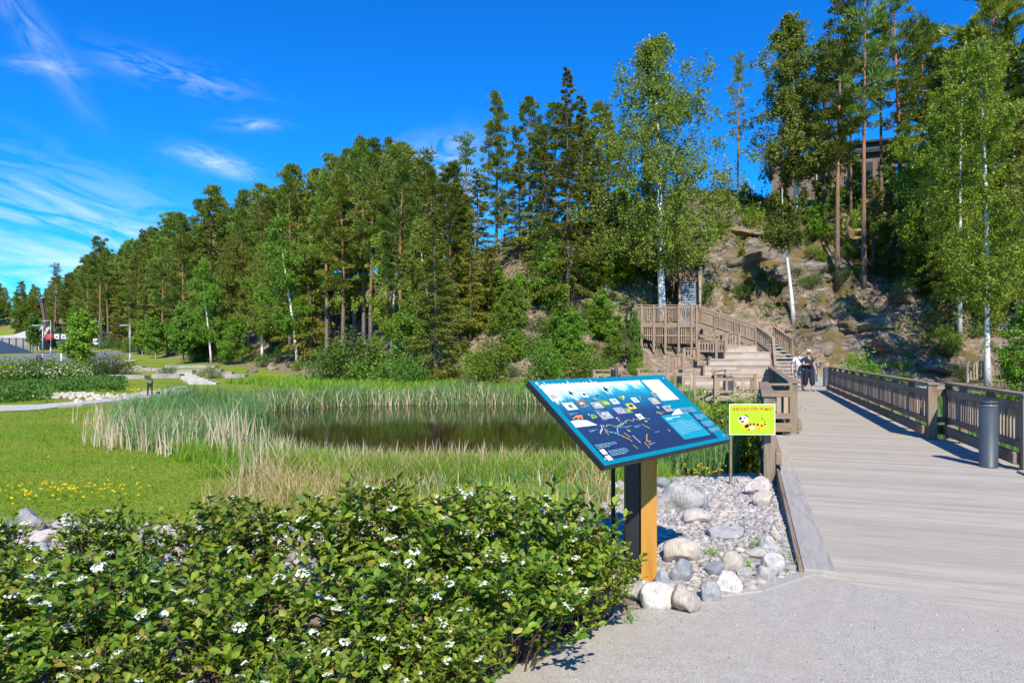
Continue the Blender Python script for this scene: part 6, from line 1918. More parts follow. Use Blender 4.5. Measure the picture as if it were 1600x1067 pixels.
def floret_cluster(seed):
    r_ = np.random.default_rng(seed); Q = []
    for k in range(20):
        a = r_.uniform(0, 6.28); rr_ = .036 * math.sqrt(r_.uniform(0, 1)); c = np.array([math.cos(a) * rr_, math.sin(a) * rr_, .026 - 9 * rr_ * rr_ + r_.normal(0, .003)])
        nrm = unit(np.array([c[0] * 9, c[1] * 9, .5]) + r_.normal(0, .15, 3))
        t1 = unit(np.cross(nrm, [1, .2, 0])); t2 = np.cross(nrm, t1)
        for j in range(5):
            b = j * 1.2566 + r_.uniform(0, .3); u = t1 * math.cos(b) + t2 * math.sin(b) + nrm * .15; v = -t1 * math.sin(b) + t2 * math.cos(b)
            Q.append([c, c + u * .006 + v * .0042, c + u * .0105, c + u * .006 - v * .0042])
    return quads_mesh('flower_cluster', np.array(Q))


FLC = [floret_cluster(i) for i in range(3)]
for me in FLC: me.materials.append(MAT['petal'])


def chokeberry(seed, nst=40, hgt=.85, spread=.55, nfl=20):
    r_ = np.random.default_rng(seed)
    sm = MB(); P_, D_, L_, tips = [], [], [], []
    for i in range(nst):
        az = i * 2.4 + r_.normal(0, .35); out = spread * math.sqrt((i + .5) / nst) * r_.uniform(.8, 1.1)
        h = hgt * r_.uniform(.62, 1.05) * (1 - .42 * (out / spread) ** 2)
        b = np.array([math.cos(az), math.sin(az), 0]) * out * .28
        e = np.array([math.cos(az) * out, math.sin(az) * out, h])
        mid = (b + e) / 2 + np.array([0, 0, .08 * h]) + r_.normal(0, .03, 3)
        curve = [b - [0, 0, .05], b * .7 + mid * .3 + [0, 0, .06 * h], mid, mid * .4 + e * .6 + [0, 0, .03], e]
        sm.tube(curve, [.0075, .0065, .0055, .004, .002], 5, 0, False)
        cv = np.array(curve)
        def along(t):
            k = t * 4; j = min(int(k), 3); return cv[j] * (1 - (k - j)) + cv[j + 1] * (k - j)
        for q in range(14):
            t = .3 + .66 * (q + r_.uniform(0, 1)) / 14; a2 = q * 2.4 + r_.uniform(0, .6)
            P_.append(along(t)); D_.append([math.cos(a2), math.sin(a2), r_.uniform(-.1, .9)]); L_.append(r_.uniform(.04, .08))
        for q in range(5):
            t = r_.uniform(.35, .92); a2 = r_.uniform(0, 6.28); l = r_.uniform(.10, .24); o = along(t)
            dv = unit(np.array([math.cos(a2), math.sin(a2), r_.uniform(.2, 1.0)])); sm.tube([o, o + dv * l * .55 + [0, 0, .01], o + dv * l + [0, 0, .035]], [.0035, .0028, .0015], 4, 0, False)
            for w in range(7):
                a3 = w * 2.4 + r_.uniform(0, .5); u = .3 + .7 * w / 6
                side = np.array([math.cos(a3), math.sin(a3), .35])
                P_.append(o + dv * l * u + [0, 0, .035 * u]); D_.append(dv * (.3 + .7 * u) + side); L_.append(r_.uniform(.034, .082))
        for w in range(6):
            a3 = w * 1.05 + r_.uniform(0, .5); P_.append(e); D_.append([math.cos(a3), math.sin(a3), r_.uniform(.6, 1.5)]); L_.append(r_.uniform(.035, .07))
        tips.append(e)
    L_ = np.array(L_); V, Fq = leaves_mesh(np.array(P_), np.array(D_, float), L_, L_ * r_.uniform(.45, .62, len(L_)), r_)
    lm = arr_mesh('foliage', V, Fq, True); lm.materials.append(MAT['chokeberry_leaves'])
    stem = sm.mesh('stems'); stem.materials.append(MAT['twig'])
    fl = [tips[k] for k in r_.choice(len(tips), nfl, replace=False)]
    return stem, lm, fl


CH = [chokeberry(500 + i) for i in range(4)]
spots = [(-3.5, 4.4, 0.71, 'leftmost shrub of the back row, at the picture edge, white flowers'), (-2.72, 4.5, 0.75, 'second shrub of the back row, in front of the left rocks'), (-1.84, 4.45, 0.83, 'back row shrub just left of the gap with rocks'),
         (-.98, 4.55, 0.95, 'tall back row shrub just right of the gap with rocks'), (-.33, 4.42, 0.93, 'back row shrub in the middle, rich in white flowers'), (.22, 4.30, 0.92, 'back row shrub left of the wooden board post'), (.44, 4.14, 0.63, 'rightmost shrub, its twigs crossing the wooden post'),
         (-2.75, 3.55, 0.72, 'front row shrub at the lower left corner'), (-2.05, 3.4, 0.74, 'second shrub of the front row from the left'), (-1.32, 3.3, 0.80, 'front row shrub below the gap with rocks'), (-.62, 3.42, 0.72, 'front row shrub with a bare dark stem, centre'), (-.02, 3.62, 0.71, 'front row shrub hanging over the path edge'),
         (-1.62, 2.78, 0.53, 'nearest small shrub at the bottom edge, left'), (-.88, 2.82, 0.55, 'nearest small shrub at the bottom edge, right'), (-.30, 3.12, .52, 'small shrub at the path edge, low in front of the hanging one'), (-2.35, 2.85, .62, 'nearest shrub in the lower left corner')]
protos = []
for i, (x, y, s_, lab) in enumerate(spots):
    k = i % 4
    if i < 4:
        o = thing('flowering_shrub', lab, 'shrub', (x, y, 0.0), random.uniform(0, 6.28), 'flowering shrubs in the foreground')
        link('stems', CH[k][0], o); link('foliage', CH[k][1], o)
        for j, p in enumerate(CH[k][2]):
            f_ = link('flower_cluster', FLC[j % 3], o); f_.location = p + np.array([0, 0, .012]); f_.rotation_euler = (random.uniform(-.5, .5), random.uniform(-.5, .5), random.uniform(0, 6)); f_.scale = (random.uniform(.75, 1.15),) * 3
        o.scale = (s_ * 1.13, s_ * 1.13, s_); protos.append(o)
    else:
        dup(protos[k], (x, y, 0.0), random.uniform(0, 6.28), (s_ * 1.13, s_ * 1.13, s_), lab)
# a few weeds among the stones
for px, py, lab in ((1110, 868, 'small weed beside the large oval stone'), (1166, 893, 'grass tuft by the pale upright stone'), (1184, 860, 'grass tuft near the flat-faced kerb stone'), (1228, 880, 'tall grass blade tuft at the boardwalk kerb'), (1150, 925, 'low weed at the path edge among stones'), (985, 975, 'low weed under the right tip of the shrubs')):
    x, y, z = G(px, py, 2); m = 26
    V, Fq = blades(np.column_stack([rng.normal(x, .025, m), rng.normal(y, .025, m), np.full(m, z)]), rng.uniform(.04, .14, m), rng.normal(0, .07, (m, 2)), rng.uniform(.004, .009, m), 3, .5, rng)
    tag(link('weed', arr_mesh('weed', V, Fq), None, MAT['tall_grass']), lab, 'weed', 'weeds among the stones')
# ------------------------------------------------------------------ people
SKIN = plain('skin', (0.55, 0.33, 0.24), 0.55, (0.50, 0.29, 0.21), 10)
NAVY = plain('navy_cloth', (0.018, 0.02, 0.036), 0.85); WHITE = plain('white_cloth', (0.72, 0.71, 0.70), 0.85); KHAKI = plain('pale_shorts', (0.42, 0.40, 0.36), 0.9)
STRAW = plain('straw', (0.66, 0.56, 0.36), 0.85, (0.5, 0.4, 0.24), 60); DARK = plain('dark_cloth', (0.03, 0.03, 0.04), 0.8); SHOE = plain('shoe', (0.03, 0.04, 0.08), 0.7); SANDAL = plain('sandal', (0.35, 0.30, 0.25), 0.8)
HAIR = plain('hair', (0.25, 0.2, 0.15), .7); REDC = plain('red_cloth', (0.5, 0.03, 0.04), .85)


def skinned(name, verts, edges, mat, parent, sub=2, root=0):
    """one continuous surface grown round a joint skeleton; verts = (x, y, z, rx, ry)"""
    me = bpy.data.meshes.new(name); me.from_pydata([v[:3] for v in verts], edges, [])
    o = link(name, me, parent, mat)
    m = o.modifiers.new('skin', 'SKIN'); m.use_smooth_shade = True
    sv = me.skin_vertices[0].data
    for i, v in enumerate(verts):
        sv[i].radius = (v[3], v[4] if len(v) > 4 else v[3]); sv[i].use_root = (i == root)
    s = o.modifiers.new('subsurf', 'SUBSURF'); s.levels = sub; s.render_levels = sub
    return o


class Sk:
    def __init__(s): s.v, s.e = [], []
    def p(s, x, y, z, r, r2=None, to=None):
        s.v.append((x, y, z, r, r2 or r)); i = len(s.v) - 1
        if to is not None: s.e.append((to, i))
        return i
    def hand(s, w, d, sd):
        """palm, four fingers and a thumb, slightly curled, from wrist index w along d"""
        x, y, z = s.v[w][:3]; d = Vector(d).normalized()
        a = d.cross(Vector((0, 1, 0))) if abs(d.y) < .9 else d.cross(Vector((0, 0, 1))); a.normalize(); n = a.cross(d)
        c = Vector((x, y, z)) + d * .05
        k = s.p(*c, .032, .018, w); kk = s.p(*(c + d * .035), .034, .014, k)
        for j, (o_, l) in enumerate(((-.027, .055), (-.009, .068), (.009, .063), (.027, .048))):
            b = c + d * .06 + a * o_; f1 = s.p(*(b), .009, .009, kk); f2 = s.p(*(b + d * l * .6 + n * .012), .0085, .0085, f1); s.p(*(b + d * l * .85 + n * .03), .007, .007, f2)
        t1 = s.p(*(c + a * .04 * sd + d * .01 + n * .01), .011, .011, k); s.p(*(c + a * .055 * sd + d * .045 + n * .02), .009, .009, t1)


def face(parent, z, hair=None):
    mb = MB(); mb.tube([(0, -.098, z + .015), (0, -.118, z - .012), (0, -.1, z - .022)], [.008, .013, .006], 6)
    for sd in (-1, 1): mb.tube([(sd * .082, .0, z + .02), (sd * .092, .01, z), (sd * .082, .0, z - .03)], [.008, .014, .007], 6)
    mb.build('nose_and_ears', SKIN, parent)
    mb = MB()
    for sd in (-1, 1): mb.lathe([(.002, -.007), (.012, 0), (.002, .007)], (sd * .033, -.088, z + .018), 8)
    mb.build('eyes', DARK, parent)
    mb = MB(); mb.tube([(-.022, -.088, z - .045), (0, -.095, z - .047), (.022, -.088, z - .045)], [.003, .006, .003], 6); mb.build('mouth', plain('lips', (.42, .16, .13), .5), parent)


def person(label, loc, rz, female, scale=1.0):
    o = thing('person', label, 'person', loc, rz); o.scale = (scale,) * 3
    b = Sk()
    pel = b.p(0, 0, .95, .12, .09)
    wa = b.p(0, 0, 1.10, .11, .08, pel); ch = b.p(0, .01, 1.28, .13, .09, wa); nk = b.p(0, .01, 1.44, .055, .055, ch)
    n2 = b.p(0, -.005, 1.50, .052, .055, nk); hd = b.p(0, -.015, 1.585, .078, .092, n2); b.p(0, -.005, 1.67, .068, .082, hd)
    for sd in (-1, 1):
        sh = b.p(sd * .155, .01, 1.385, .055, .055, ch)
        if female and sd < 0:
            el = b.p(-.27, -.03, 1.13, .044, .044, sh); wr = b.p(-.09, -.235, 1.15, .027, .027, el); b.hand(wr, (.9, -.2, .15), 1)
        else:
            el = b.p(sd * .27, .04, 1.11, .043, .043, sh); f = b.p(sd * .29, -.02, .97, .038, .036, el); wr = b.p(sd * .30, -.07, .86, .026, .026, f); b.hand(wr, (.02 * sd, -.25, -1), -sd)
        fw = -.14 if sd > 0 else .10
        hp = b.p(sd * .095, 0, .86, .10, .10, pel); kn = b.p(sd * .10, fw * .55 - .03, .50, .062, .066, hp); cf = b.p(sd * .10, fw * .8 + .01, .34, .056, .06, kn); an = b.p(sd * .10, fw + .03, .09, .038, .04, cf); b.p(sd * .105, fw - .10, .045, .04, .03, an)
    skinned('body', b.v, b.e, SKIN, o)
    c = Sk()
    if female:
        r = c.p(0, 0, .95, .185, .14); w = c.p(0, 0, 1.08, .155, .12, r); h = c.p(0, 0, 1.27, .175, .125, w); c.p(0, .02, 1.395, .11, .075, h)
        for sd in (-1, 1):
            s1 = c.p(sd * .165, .01, 1.38, .075, .072, h); c.p(sd * (.225), .02 if sd > 0 else 0, 1.24, .072, .07, s1)
            fw = -.14 if sd > 0 else .10
            h1 = c.p(sd * .10, 0, .83, .13, .135, r); k1 = c.p(sd * .105, fw * .5 - .02, .52, .115, .115, h1); c.p(sd * .105, fw * .9, .24, .118, .11, k1)
        skinned('jumpsuit', c.v, c.e, NAVY, o)
        mb = MB(); mb.poly([(-.07, -.118, 1.40), (.07, -.118, 1.40), (0, -.134, 1.29)]); mb.build('neckline', SKIN, o)
        mb = MB(); mb.lathe([(.175, 1.655), (.172, 1.662), (.105, 1.668), (.098, 1.70), (.094, 1.745), (.07, 1.765), (.01, 1.77)], (0, -.005, 0), 24); mb.lathe([(.1065, 1.672), (.102, 1.698)], (0, -.005, 0), 24, 1); mb.build('straw_hat', [STRAW, DARK], o)
        hr = Sk(); a_ = hr.p(0, .04, 1.63, .085, .07); hr.p(0, .06, 1.54, .07, .05, a_); skinned('hair', hr.v, hr.e, HAIR, o)
        mb = MB(); mb.box(-.12, .02, -.30, -.275, 1.10, 1.22); mb.build('held_pouch', DARK, o, .008)
        mb = MB(); mb.tube([(.03, -.14, 1.40), (-.12, -.15, 1.2), (-.2, -.10, 1.02)], [.012] * 3, 6); mb.build('shoulder_strap', DARK, o)
    else:
        r = c.p(0, 0, .98, .165, .125); w = c.p(0, 0, 1.12, .165, .125, r); h = c.p(0, 0, 1.29, .175, .125, w); c.p(0, .02, 1.41, .09, .075, h)
        for sd in (-1, 1): s1 = c.p(sd * .17, .01, 1.385, .078, .075, h); c.p(sd * .245, .03, 1.19, .078, .075, s1)
        skinned('shirt', c.v, c.e, WHITE, o)
        c = Sk(); r = c.p(0, 0, .94, .165, .13)
        for sd in (-1, 1): fw = -.14 if sd > 0 else .10; h1 = c.p(sd * .10, 0, .80, .115, .12, r); c.p(sd * .105, fw * .5 - .02, .54, .105, .11, h1)
        skinned('shorts', c.v, c.e, KHAKI, o)
        mb = MB(); mb.box(-.075, .075, -.112, -.095, 1.592, 1.622); mb.build('sunglasses', DARK, o, .006)
        mb = MB(); mb.box(.12, .30, -.16, -.04, .96, 1.20); mb.build('shoulder_bag', DARK, o, .02)
        mb = MB(); mb.tube([(-.10, -.02, 1.45), (.02, -.15, 1.30), (.19, -.14, 1.18)], [.014] * 3, 6); mb.build('bag_strap', DARK, o)
    for sd in (-1, 1):
        fw = -.14 if sd > 0 else .10
        s_ = Sk(); a_ = s_.p(sd * .10, fw + .03, .055, .046, .05); s_.p(sd * .107, fw - .12, .035, .044, .032, a_); skinned('shoe', s_.v, s_.e, SHOE if female else SANDAL, o, 1)
    face(o, 1.60)
    return o


person('woman in a straw hat and dark navy jumpsuit walking towards the camera on the boardwalk', (PX(1263.5, 29.8), 29.8, 0.026), R(8), True, 1.03)
person('man in a white shirt and pale shorts walking close behind the woman in navy', (PX(1248.5, 30.3), 30.3, 0.026), R(-4), False, 1.035)
x, y = PX(191.5, 97), 97.0
o = thing('person', 'distant person in a red top and dark shorts at the playground frame', 'person', (x, y, H1(x, y) + .05), 0)
b = Sk(); pel = b.p(0, 0, .95, .12, .1); chh = b.p(0, 0, 1.3, .13, .1, pel); nk = b.p(0, 0, 1.47, .05, .05, chh); hh_ = b.p(0, 0, 1.58, .08, .09, nk); b.p(0, 0, 1.67, .07, .08, hh_)
for sd in (-1, 1):
    sh = b.p(sd * .17, 0, 1.4, .055, .055, chh); el = b.p(sd * .29, -.05, 1.2, .042, .042, sh); b.p(sd * .30, -.2, 1.35, .03, .03, el); hp = b.p(sd * .1, 0, .85, .1, .1, pel); kn = b.p(sd * .11, -.02, .48, .06, .06, hp); an = b.p(sd * .11, .02, .08, .04, .04, kn); b.p(sd * .11, -.1, .04, .04, .03, an)
skinned('body', b.v, b.e, SKIN, o)
c = Sk(); r_ = c.p(0, 0, 1.0, .15, .12); h_ = c.p(0, 0, 1.3, .165, .12, r_)
for sd in (-1, 1): c.p(sd * .2, 0, 1.36, .08, .08, h_)
skinned('red_top', c.v, c.e, REDC, o)
c = Sk(); r_ = c.p(0, 0, .92, .15, .13)
for sd in (-1, 1): k_ = c.p(sd * .1, 0, .78, .11, .11, r_); c.p(sd * .11, 0, .5, .1, .1, k_)
skinned('shorts', c.v, c.e, DARK, o)

# ------------------------------------------------------------------ the park on the left
def lamp(label, px, top, D, side=-1, z=None):
    x, y = PX(px, D), D; z = H1(x, y) if z is None else z; zt = EYE - (top - HY) / F * D; h = zt - z
    o = thing('street_lamp', label, 'street lamp', (x, y, z), 0, 'park lamps')
    mb = MB(); mb.tube([(0, 0, -.2), (0, 0, .9)], .085, 12); mb.tube([(0, 0, .9), (0, 0, h - .02)], [.06, .045], 12); mb.build('pole', MAT['grey_steel'], o)
    mb = MB(); mb.box(min(.06 * side, -.06 * side), .06, -.05, .05, h - .05, h); mb.box(*sorted((0, side * .95)), -.045, .045, h - .035, h + .03); mb.build('arm', MAT['grey_steel'], o, .01)
    mb = MB(); mb.box(*sorted((side * .35, side * 1.0)), -.13, .13, h - .075, h - .037); mb.build('lamp_head', MAT['grey_steel'], o, .01)
    return o


lamp('slim pale lamp post on the lawn, right of the bright hedge tree', 203, 508, 66)
lamp('pale lamp post beside the litter bin at the road, leftmost of the pair', 66.5, 508, 64)
lamp('taller lamp post behind the leftmost one, left of the hedge tree', 79, 501, 82)
lamp('double-armed lamp at the playground, right of the hedge tree', 156, 502, 100)
lb = thing('litter_bin', 'small dark litter bin at the foot of the leftmost lamp post', 'litter bin', (PX(61.5, 60), 60, H1(PX(61.5, 60), 60) + .02))
mb = MB(); mb.lathe([(.24, 0), (.27, .68)], n=16); mb.build('body', MAT['black_steel'], lb); mb = MB(); mb.lathe([(.30, .74), (.30, .78), (.12, .86)], n=16); mb.build('lid', MAT['black_steel'], lb)
mb = MB(); mb.tube([(.2, 0, .66), (.2, 0, .76)], .015, 6); mb.tube([(-.2, 0, .66), (-.2, 0, .76)], .015, 6); mb.build('lid_bracket', MAT['black_steel'], lb)
x, y, z = G(234, 622, 10)
b = thing('path_light', 'low dark path light on two legs at the concrete walkway', 'bollard', (x, y, .07))
for sd in (-1, 1): mb = MB(); mb.box(sd * .075 - .02, sd * .075 + .02, -.025, .025, 0, .36); mb.build('leg', MAT['black_steel'], b)
mb = MB(); mb.box(-.095, .095, -.03, .03, .34, .66); mb.build('head', MAT['black_steel'], b, .006); mb = MB(); mb.box(-.075, .075, -.034, -.0305, .50, .62); mb.build('louvre', MAT['bollard_lens'], b)
x, y, z = G(247, 620, 10)
o = thing('floodlight', 'tiny black ground spotlight on the concrete walkway', 'lamp', (x, y, .075)); mb = MB(); mb.box(-.06, .06, -.05, .05, .02, .14); mb.build('head', MAT['black_steel'], o, .01); mb = MB(); mb.box(-.03, .03, -.02, .02, 0, .03); mb.build('foot', MAT['black_steel'], o)
# stone terraces
ST = [(168, 226, 586, 592, 'long lower stone edging below the dark terrace shrub'), (178, 253, 575, 580, 'upper long stone edging behind the dark terrace shrub'), (236, 281, 584, 591, 'stone edging in the middle of the terraces'), (256, 336, 570.5, 575, 'highest long stone edging by the lawn'),
      (205, 223, 572, 576, 'short stone steps at the lamp post'), (322, 362, 581, 588, 'pale stone edging at the right end of the terraces'), (350, 382, 585, 591, 'rightmost pale stone block by the forest'), (300, 345, 577, 581, 'thin stone edging right of the middle'), (243, 300, 578.5, 583, 'second stone edging from the lawn, middle')]
for a, b_, t, bt, lab in ST:
    gx, gy, gz = G((a + b_) / 2, bt, 20); D = gy
    o = thing('stone_edging', lab, 'stone edging', (PX(a, D), D, gz), 0, 'stone terraces by the lawn')
    w = PX(b_, D) - PX(a, D); h = max(.18, (bt - t) / F * D); n_ = max(2, int(w / .9)); xs_ = [0] + sorted(random.uniform(.05, .95) * w for _ in range(n_ - 1)) + [w]
    mb = MB()
    for u, v in zip(xs_[:-1], xs_[1:]):
        if v - u < .08: continue
        mb.box(u + .01, v - .01, random.uniform(-.06, .06), .55 + random.uniform(0, .3), -.3, h * random.uniform(.85, 1.1))
    mb.build('stone_course', MAT['slab_stone'], o, .02)
o = thing('stone_steps', 'pale stone steps running down through the terraces to the pond', 'steps', (0, 0, 0))
for k in range(7):
    gx, gy, gz = G(286 + k * 5.5, 585 + k * 2.6, 20); mb = MB(); mb.box(gx - .75, gx + .75, gy - .25, gy + .3, gz - .2, gz + .12); mb.build('step', MAT['concrete'], o, .015)
# hedge with white blossom
hb = make_bush(35, 1.05, 1.15, 60, 55, .10, .5)
rb = np.random.default_rng(8); n_ = 330; aa = rb.uniform(0, 6.28, n_); rr2 = 1.2 * np.sqrt(rb.uniform(0, 1, n_)); zz = 1.02 * (1 - .42 * (rr2 / 1.15) ** 2) * rb.uniform(.6, 1.08, n_)
bl = quads_mesh('blossom', diamonds(np.column_stack([np.cos(aa) * rr2, np.sin(aa) * rr2, zz]), rdirs(n_, rb) + [0, -.4, .5], .085, .075, rb)); bl.materials.append(MAT['petal'])
hb[0].materials.append(MAT['twig']); hb[1].materials.append(MAT['bush_leaves'])
for px, D, s_, lab in ((-12, 38.5, 1.05, 'flowering hedge shrub cut by the left edge'), (20, 38.8, 1.1, 'flowering hedge shrub second from the left edge'), (52, 39.2, 1.05, 'flowering hedge shrub in the middle of the row'), (78, 39.8, .98, 'flowering hedge shrub fourth from the left edge'), (104, 40.0, 1.12, 'rounded flowering hedge shrub at the right end, by the bright tree')):
    o = thing('hedge_shrub', lab, 'shrub', (PX(px, D), D, H1(PX(px, D), D) - .02), random.uniform(0, 6), 'flowering hedge by the road'); o.scale = (s_,) * 3
    link('stem', hb[0], o); link('foliage', hb[1], o); link('blossom', bl, o)
for px, D, s_, lab in ((143, 47, .8, 'dark spreading shrub on the stone terrace, left'), (163, 47.5, .9, 'dark spreading shrub on the stone terrace, middle'), (182, 48.5, .8, 'dark spreading shrub on the stone terrace, right'), (330, 46, .5, 'small shrub between the pale stone edgings'), (262, 47, .45, 'small shrub on the middle terrace')):
    plant('bush_dark', 'bush', lab, 'bush', PX(px, D), D, 1.6 * s_, 'shrubs on the terraces', wide=1.2)
# far things at the left edge
def boxthing(name, label, cat, px0, px1, top, bot, D, dep, mat, group=None):
    x0, x1 = PX(px0, D), PX(px1, D); zt = EYE - (top - HY) / F * D; zb = EYE - (bot - HY) / F * D
    return thing(name, label, cat, (x0, D, zb), 0, group), x1 - x0, zt - zb


o, w, h = boxthing('container_shed', 'dark grey container shed with two white signs at the far end of the road', 'shed', 80, 107, 519, 540, 122, 3, None)
mb = MB(); n_ = 22
for q in range(n_): mb.box(w * q / n_, w * (q + .55) / n_, -.03, 0, 0.1, h - .1)
mb.box(0, w, 0, 2.4, -.6, h); mb.build('wall', MAT['slate_metal'], o); mb = MB(); mb.box(-.1, w + .1, -.12, 2.5, h, h + .12); mb.build('roof', MAT['black_steel'], o)
for a, b_ in ((.18, .46), (.58, .86)):
    mb = MB(); mb.box(w * a, w * b_, -.06, -.035, h * .50, h * .86); mb.build('sign', MAT['white_paint'], o)
    mb = MB(); mb.box(w * a + .2, w * b_ - .2, -.066, -.0605, h * .60, h * .70); mb.build('sign_line', MAT['slate_metal'], o)
o, w, h = boxthing('red_pavilion', 'bright red rounded pavilion beside the container shed', 'pavilion', 67, 78, 521, 539, 120, 2, None)
mb = MB(); mb.lathe([(w * .5, h * .42), (w * .52, h * .5), (w * .5, h * .8), (w * .36, h * .96), (.05, h)], (w / 2, .8, 0), 20); mb.build('canopy', MAT['red_paint'], o)
for sd in (.12, .88): mb = MB(); mb.box(w * sd - .06, w * sd + .06, .3, .42, -.4, h * .45); mb.build('post', MAT['black_steel'], o)
mb = MB(); mb.box(.1, w - .1, .9, 1.3, -.4, h * .42); mb.build('counter', MAT['black_steel'], o)
DARKTIMBER = plain('dark_timber', (.12, .085, .07), .85, (.08, .06, .05), 4)
o = thing('mast', 'tall leaning timber mast behind the red pavilion', 'mast', P(77, 535, 130)); a_ = Vector(P(64.5, 467, 130)) - Vector(P(77, 535, 130))
mb = MB(); mb.bar((0, 0, -1.5), a_, .5, .4, (0, 1, 0)); mb.build('beam', DARKTIMBER, o); mb = MB(); mb.bar((.45, .3, -1.5), a_ * .97 + Vector((.22, .3, 0)), .16, .16, (0, 1, 0)); mb.build('strut', DARKTIMBER, o)
mb = MB(); mb.box(a_.x - .5, a_.x + .4, -.35, .35, a_.z - .5, a_.z + .1); mb.build('head', MAT['slate_metal'], o)
# concrete slope, fence and shade-darkened blue ramp
o = thing('concrete_slope', 'pale concrete banked slope behind the fence at the far left', 'ramp', (0, 0, 0))
sl = [P(-40, 540, 118), P(60, 540, 118), P(78, 512, 128), P(72, 507, 134), P(20, 523, 132), P(-40, 528, 130)]
mb = MB(); cz = [Vector(p) for p in sl]; mb.add(cz + [c - Vector((0, -1, 3)) for c in cz], [tuple(range(6)), *[(i, i + 6, (i + 1) % 6 + 6, (i + 1) % 6) for i in range(6)]]); mb.build('slab', MAT['concrete'], o)
o = thing('fence', 'dark post fence in front of the concrete slope at the far left', 'fence', (PX(-30, 100), 100, H1(PX(-30, 100), 100)))
w = PX(58, 100) - PX(-30, 100)
for q in range(9): mb = MB(); mb.box(w * q / 8 - .05, w * q / 8 + .05, -.05, .05, -.3, 1.9); mb.build('post', MAT['black_steel'], o)
mb = MB(); mb.box(0, w, -.03, .03, 1.78, 1.86); mb.box(0, w, -.03, .03, .15, .22); mb.build('rail', MAT['black_steel'], o)
mb = MB()
for q in range(90): mb.box(w * q / 90, w * q / 90 + .02, -.012, .012, .2, 1.8)
mb.build('bar_panel', MAT['black_steel'], o)
o = thing('blue_ramp', 'shade-darkened blue banked ramp with pale stripes beside the road at the left edge', 'ramp', (0, 0, 0))
r0 = [Vector(P(-60, 566, 78)), Vector(P(52, 550.5, 86)), Vector(P(-60, 520, 88)), Vector(P(-5, 530, 88))]
def rp(u, v, lift=0): return r0[0].lerp(r0[1], u).lerp(r0[2].lerp(r0[3], u), v) + Vector((0, -lift, lift))
mb = MB(); mb.add([rp(0, 0), rp(1, 0), rp(1, 1), rp(0, 1), rp(0, 0) - Vector((0, 0, 2)), rp(1, 0) - Vector((0, 0, 1)), rp(1, 1) - Vector((0, -1, 4)), rp(0, 1) - Vector((0, -1, 4))], [(0, 1, 2, 3), (4, 7, 6, 5), (0, 4, 5, 1), (1, 5, 6, 2), (2, 6, 7, 3), (3, 7, 4, 0)])
mb.build('slope', plain('shaded_blue', (0.03, 0.055, 0.10), .8), o)  # the ramp's shade is put into this dark blue colour
for v in (.25, .45, .65): mb = MB(); mb.add([rp(0, v, .02), rp(1, v, .02), rp(1, v + .05, .02), rp(0, v + .05, .02)], [(0, 1, 2, 3)]); mb.build('stripe', MAT['slate_metal'], o)
mb = MB(); mb.bar(rp(0, 1.0, .0) + Vector((0, 0, .9)), rp(1, 1.0) + Vector((0, 0, .9)), .06, .06); mb.build('handrail', MAT['black_steel'], o)
for u in (.1, .5, .95): mb = MB(); q = rp(u, 1.0); mb.box(q.x - .03, q.x + .03, q.y - .03, q.y + .03, q.z - .3, q.z + .9); mb.build('post', MAT['black_steel'], o)
# playground frame
GS = plain('green_steel', (0.035, 0.075, 0.07), .5)
D = 98.0
def frame(label, px0, px1, top, D):
    x0, x1 = PX(px0, D), PX(px1, D); z = H1((x0 + x1) / 2, D); h = EYE - (top - HY) / F * D - z
    o = thing('climbing_frame', label, 'playground frame', (x0, D, z), 0, 'steel frames at the playground'); w = x1 - x0
    for x in (0, w): 
        for yy in (0, 1.6): mb = MB(); mb.tube([(x, yy, -.3), (x, yy, h)], .09, 8); mb.build('post', GS, o)
    for yy in (0, 1.6):
        for zz in (h - .1, h * .55): mb = MB(); mb.tube([(0, yy, zz), (w, yy, zz)], .05, 8); mb.build('bar', GS, o)
    mb = MB(); mb.tube([(0, 0, h - .1), (0, 1.6, h - .1)], .05, 8); mb.tube([(w, 0, h - .1), (w, 1.6, h - .1)], .05, 8); mb.build('cross_bar', GS, o)
frame('tall dark green steel frame at the playground, left', 157, 172, 520, 98); frame('wider dark green steel frame in the middle of the playground', 172, 189, 521, 100); frame('low dark green bars left of the distant person', 158, 167, 532, 95)
o, w, h = boxthing('grey_screen', 'white and grey sports screen at the left end of the playground', 'sports board', 145, 156, 529, 545, 101, 1, None)
mb = MB(); mb.box(0, w, 0, .08, h * .45, h); mb.build('panel', MAT['white_paint'], o); mb = MB(); mb.box(0, w, -.02, -.002, h * .68, h * .78); mb.build('stripe', MAT['slate_metal'], o)
for x in (.05, w - .15): mb = MB(); mb.box(x, x + .1, .081, .18, -.4, h); mb.build('post', MAT['grey_steel'], o)
o = thing('white_post', 'short white marker post at the corner of the paved pad', 'post', G(96, 566, 20)); mb = MB(); mb.tube([(0, 0, -.2), (0, 0, 1.15)], .09, 10); mb.build('shaft', MAT['white_paint'], o); mb = MB(); mb.lathe([(.1, 1.15), (.1, 1.28), (.04, 1.32)], n=10); mb.build('cap', MAT['grey_steel'], o)

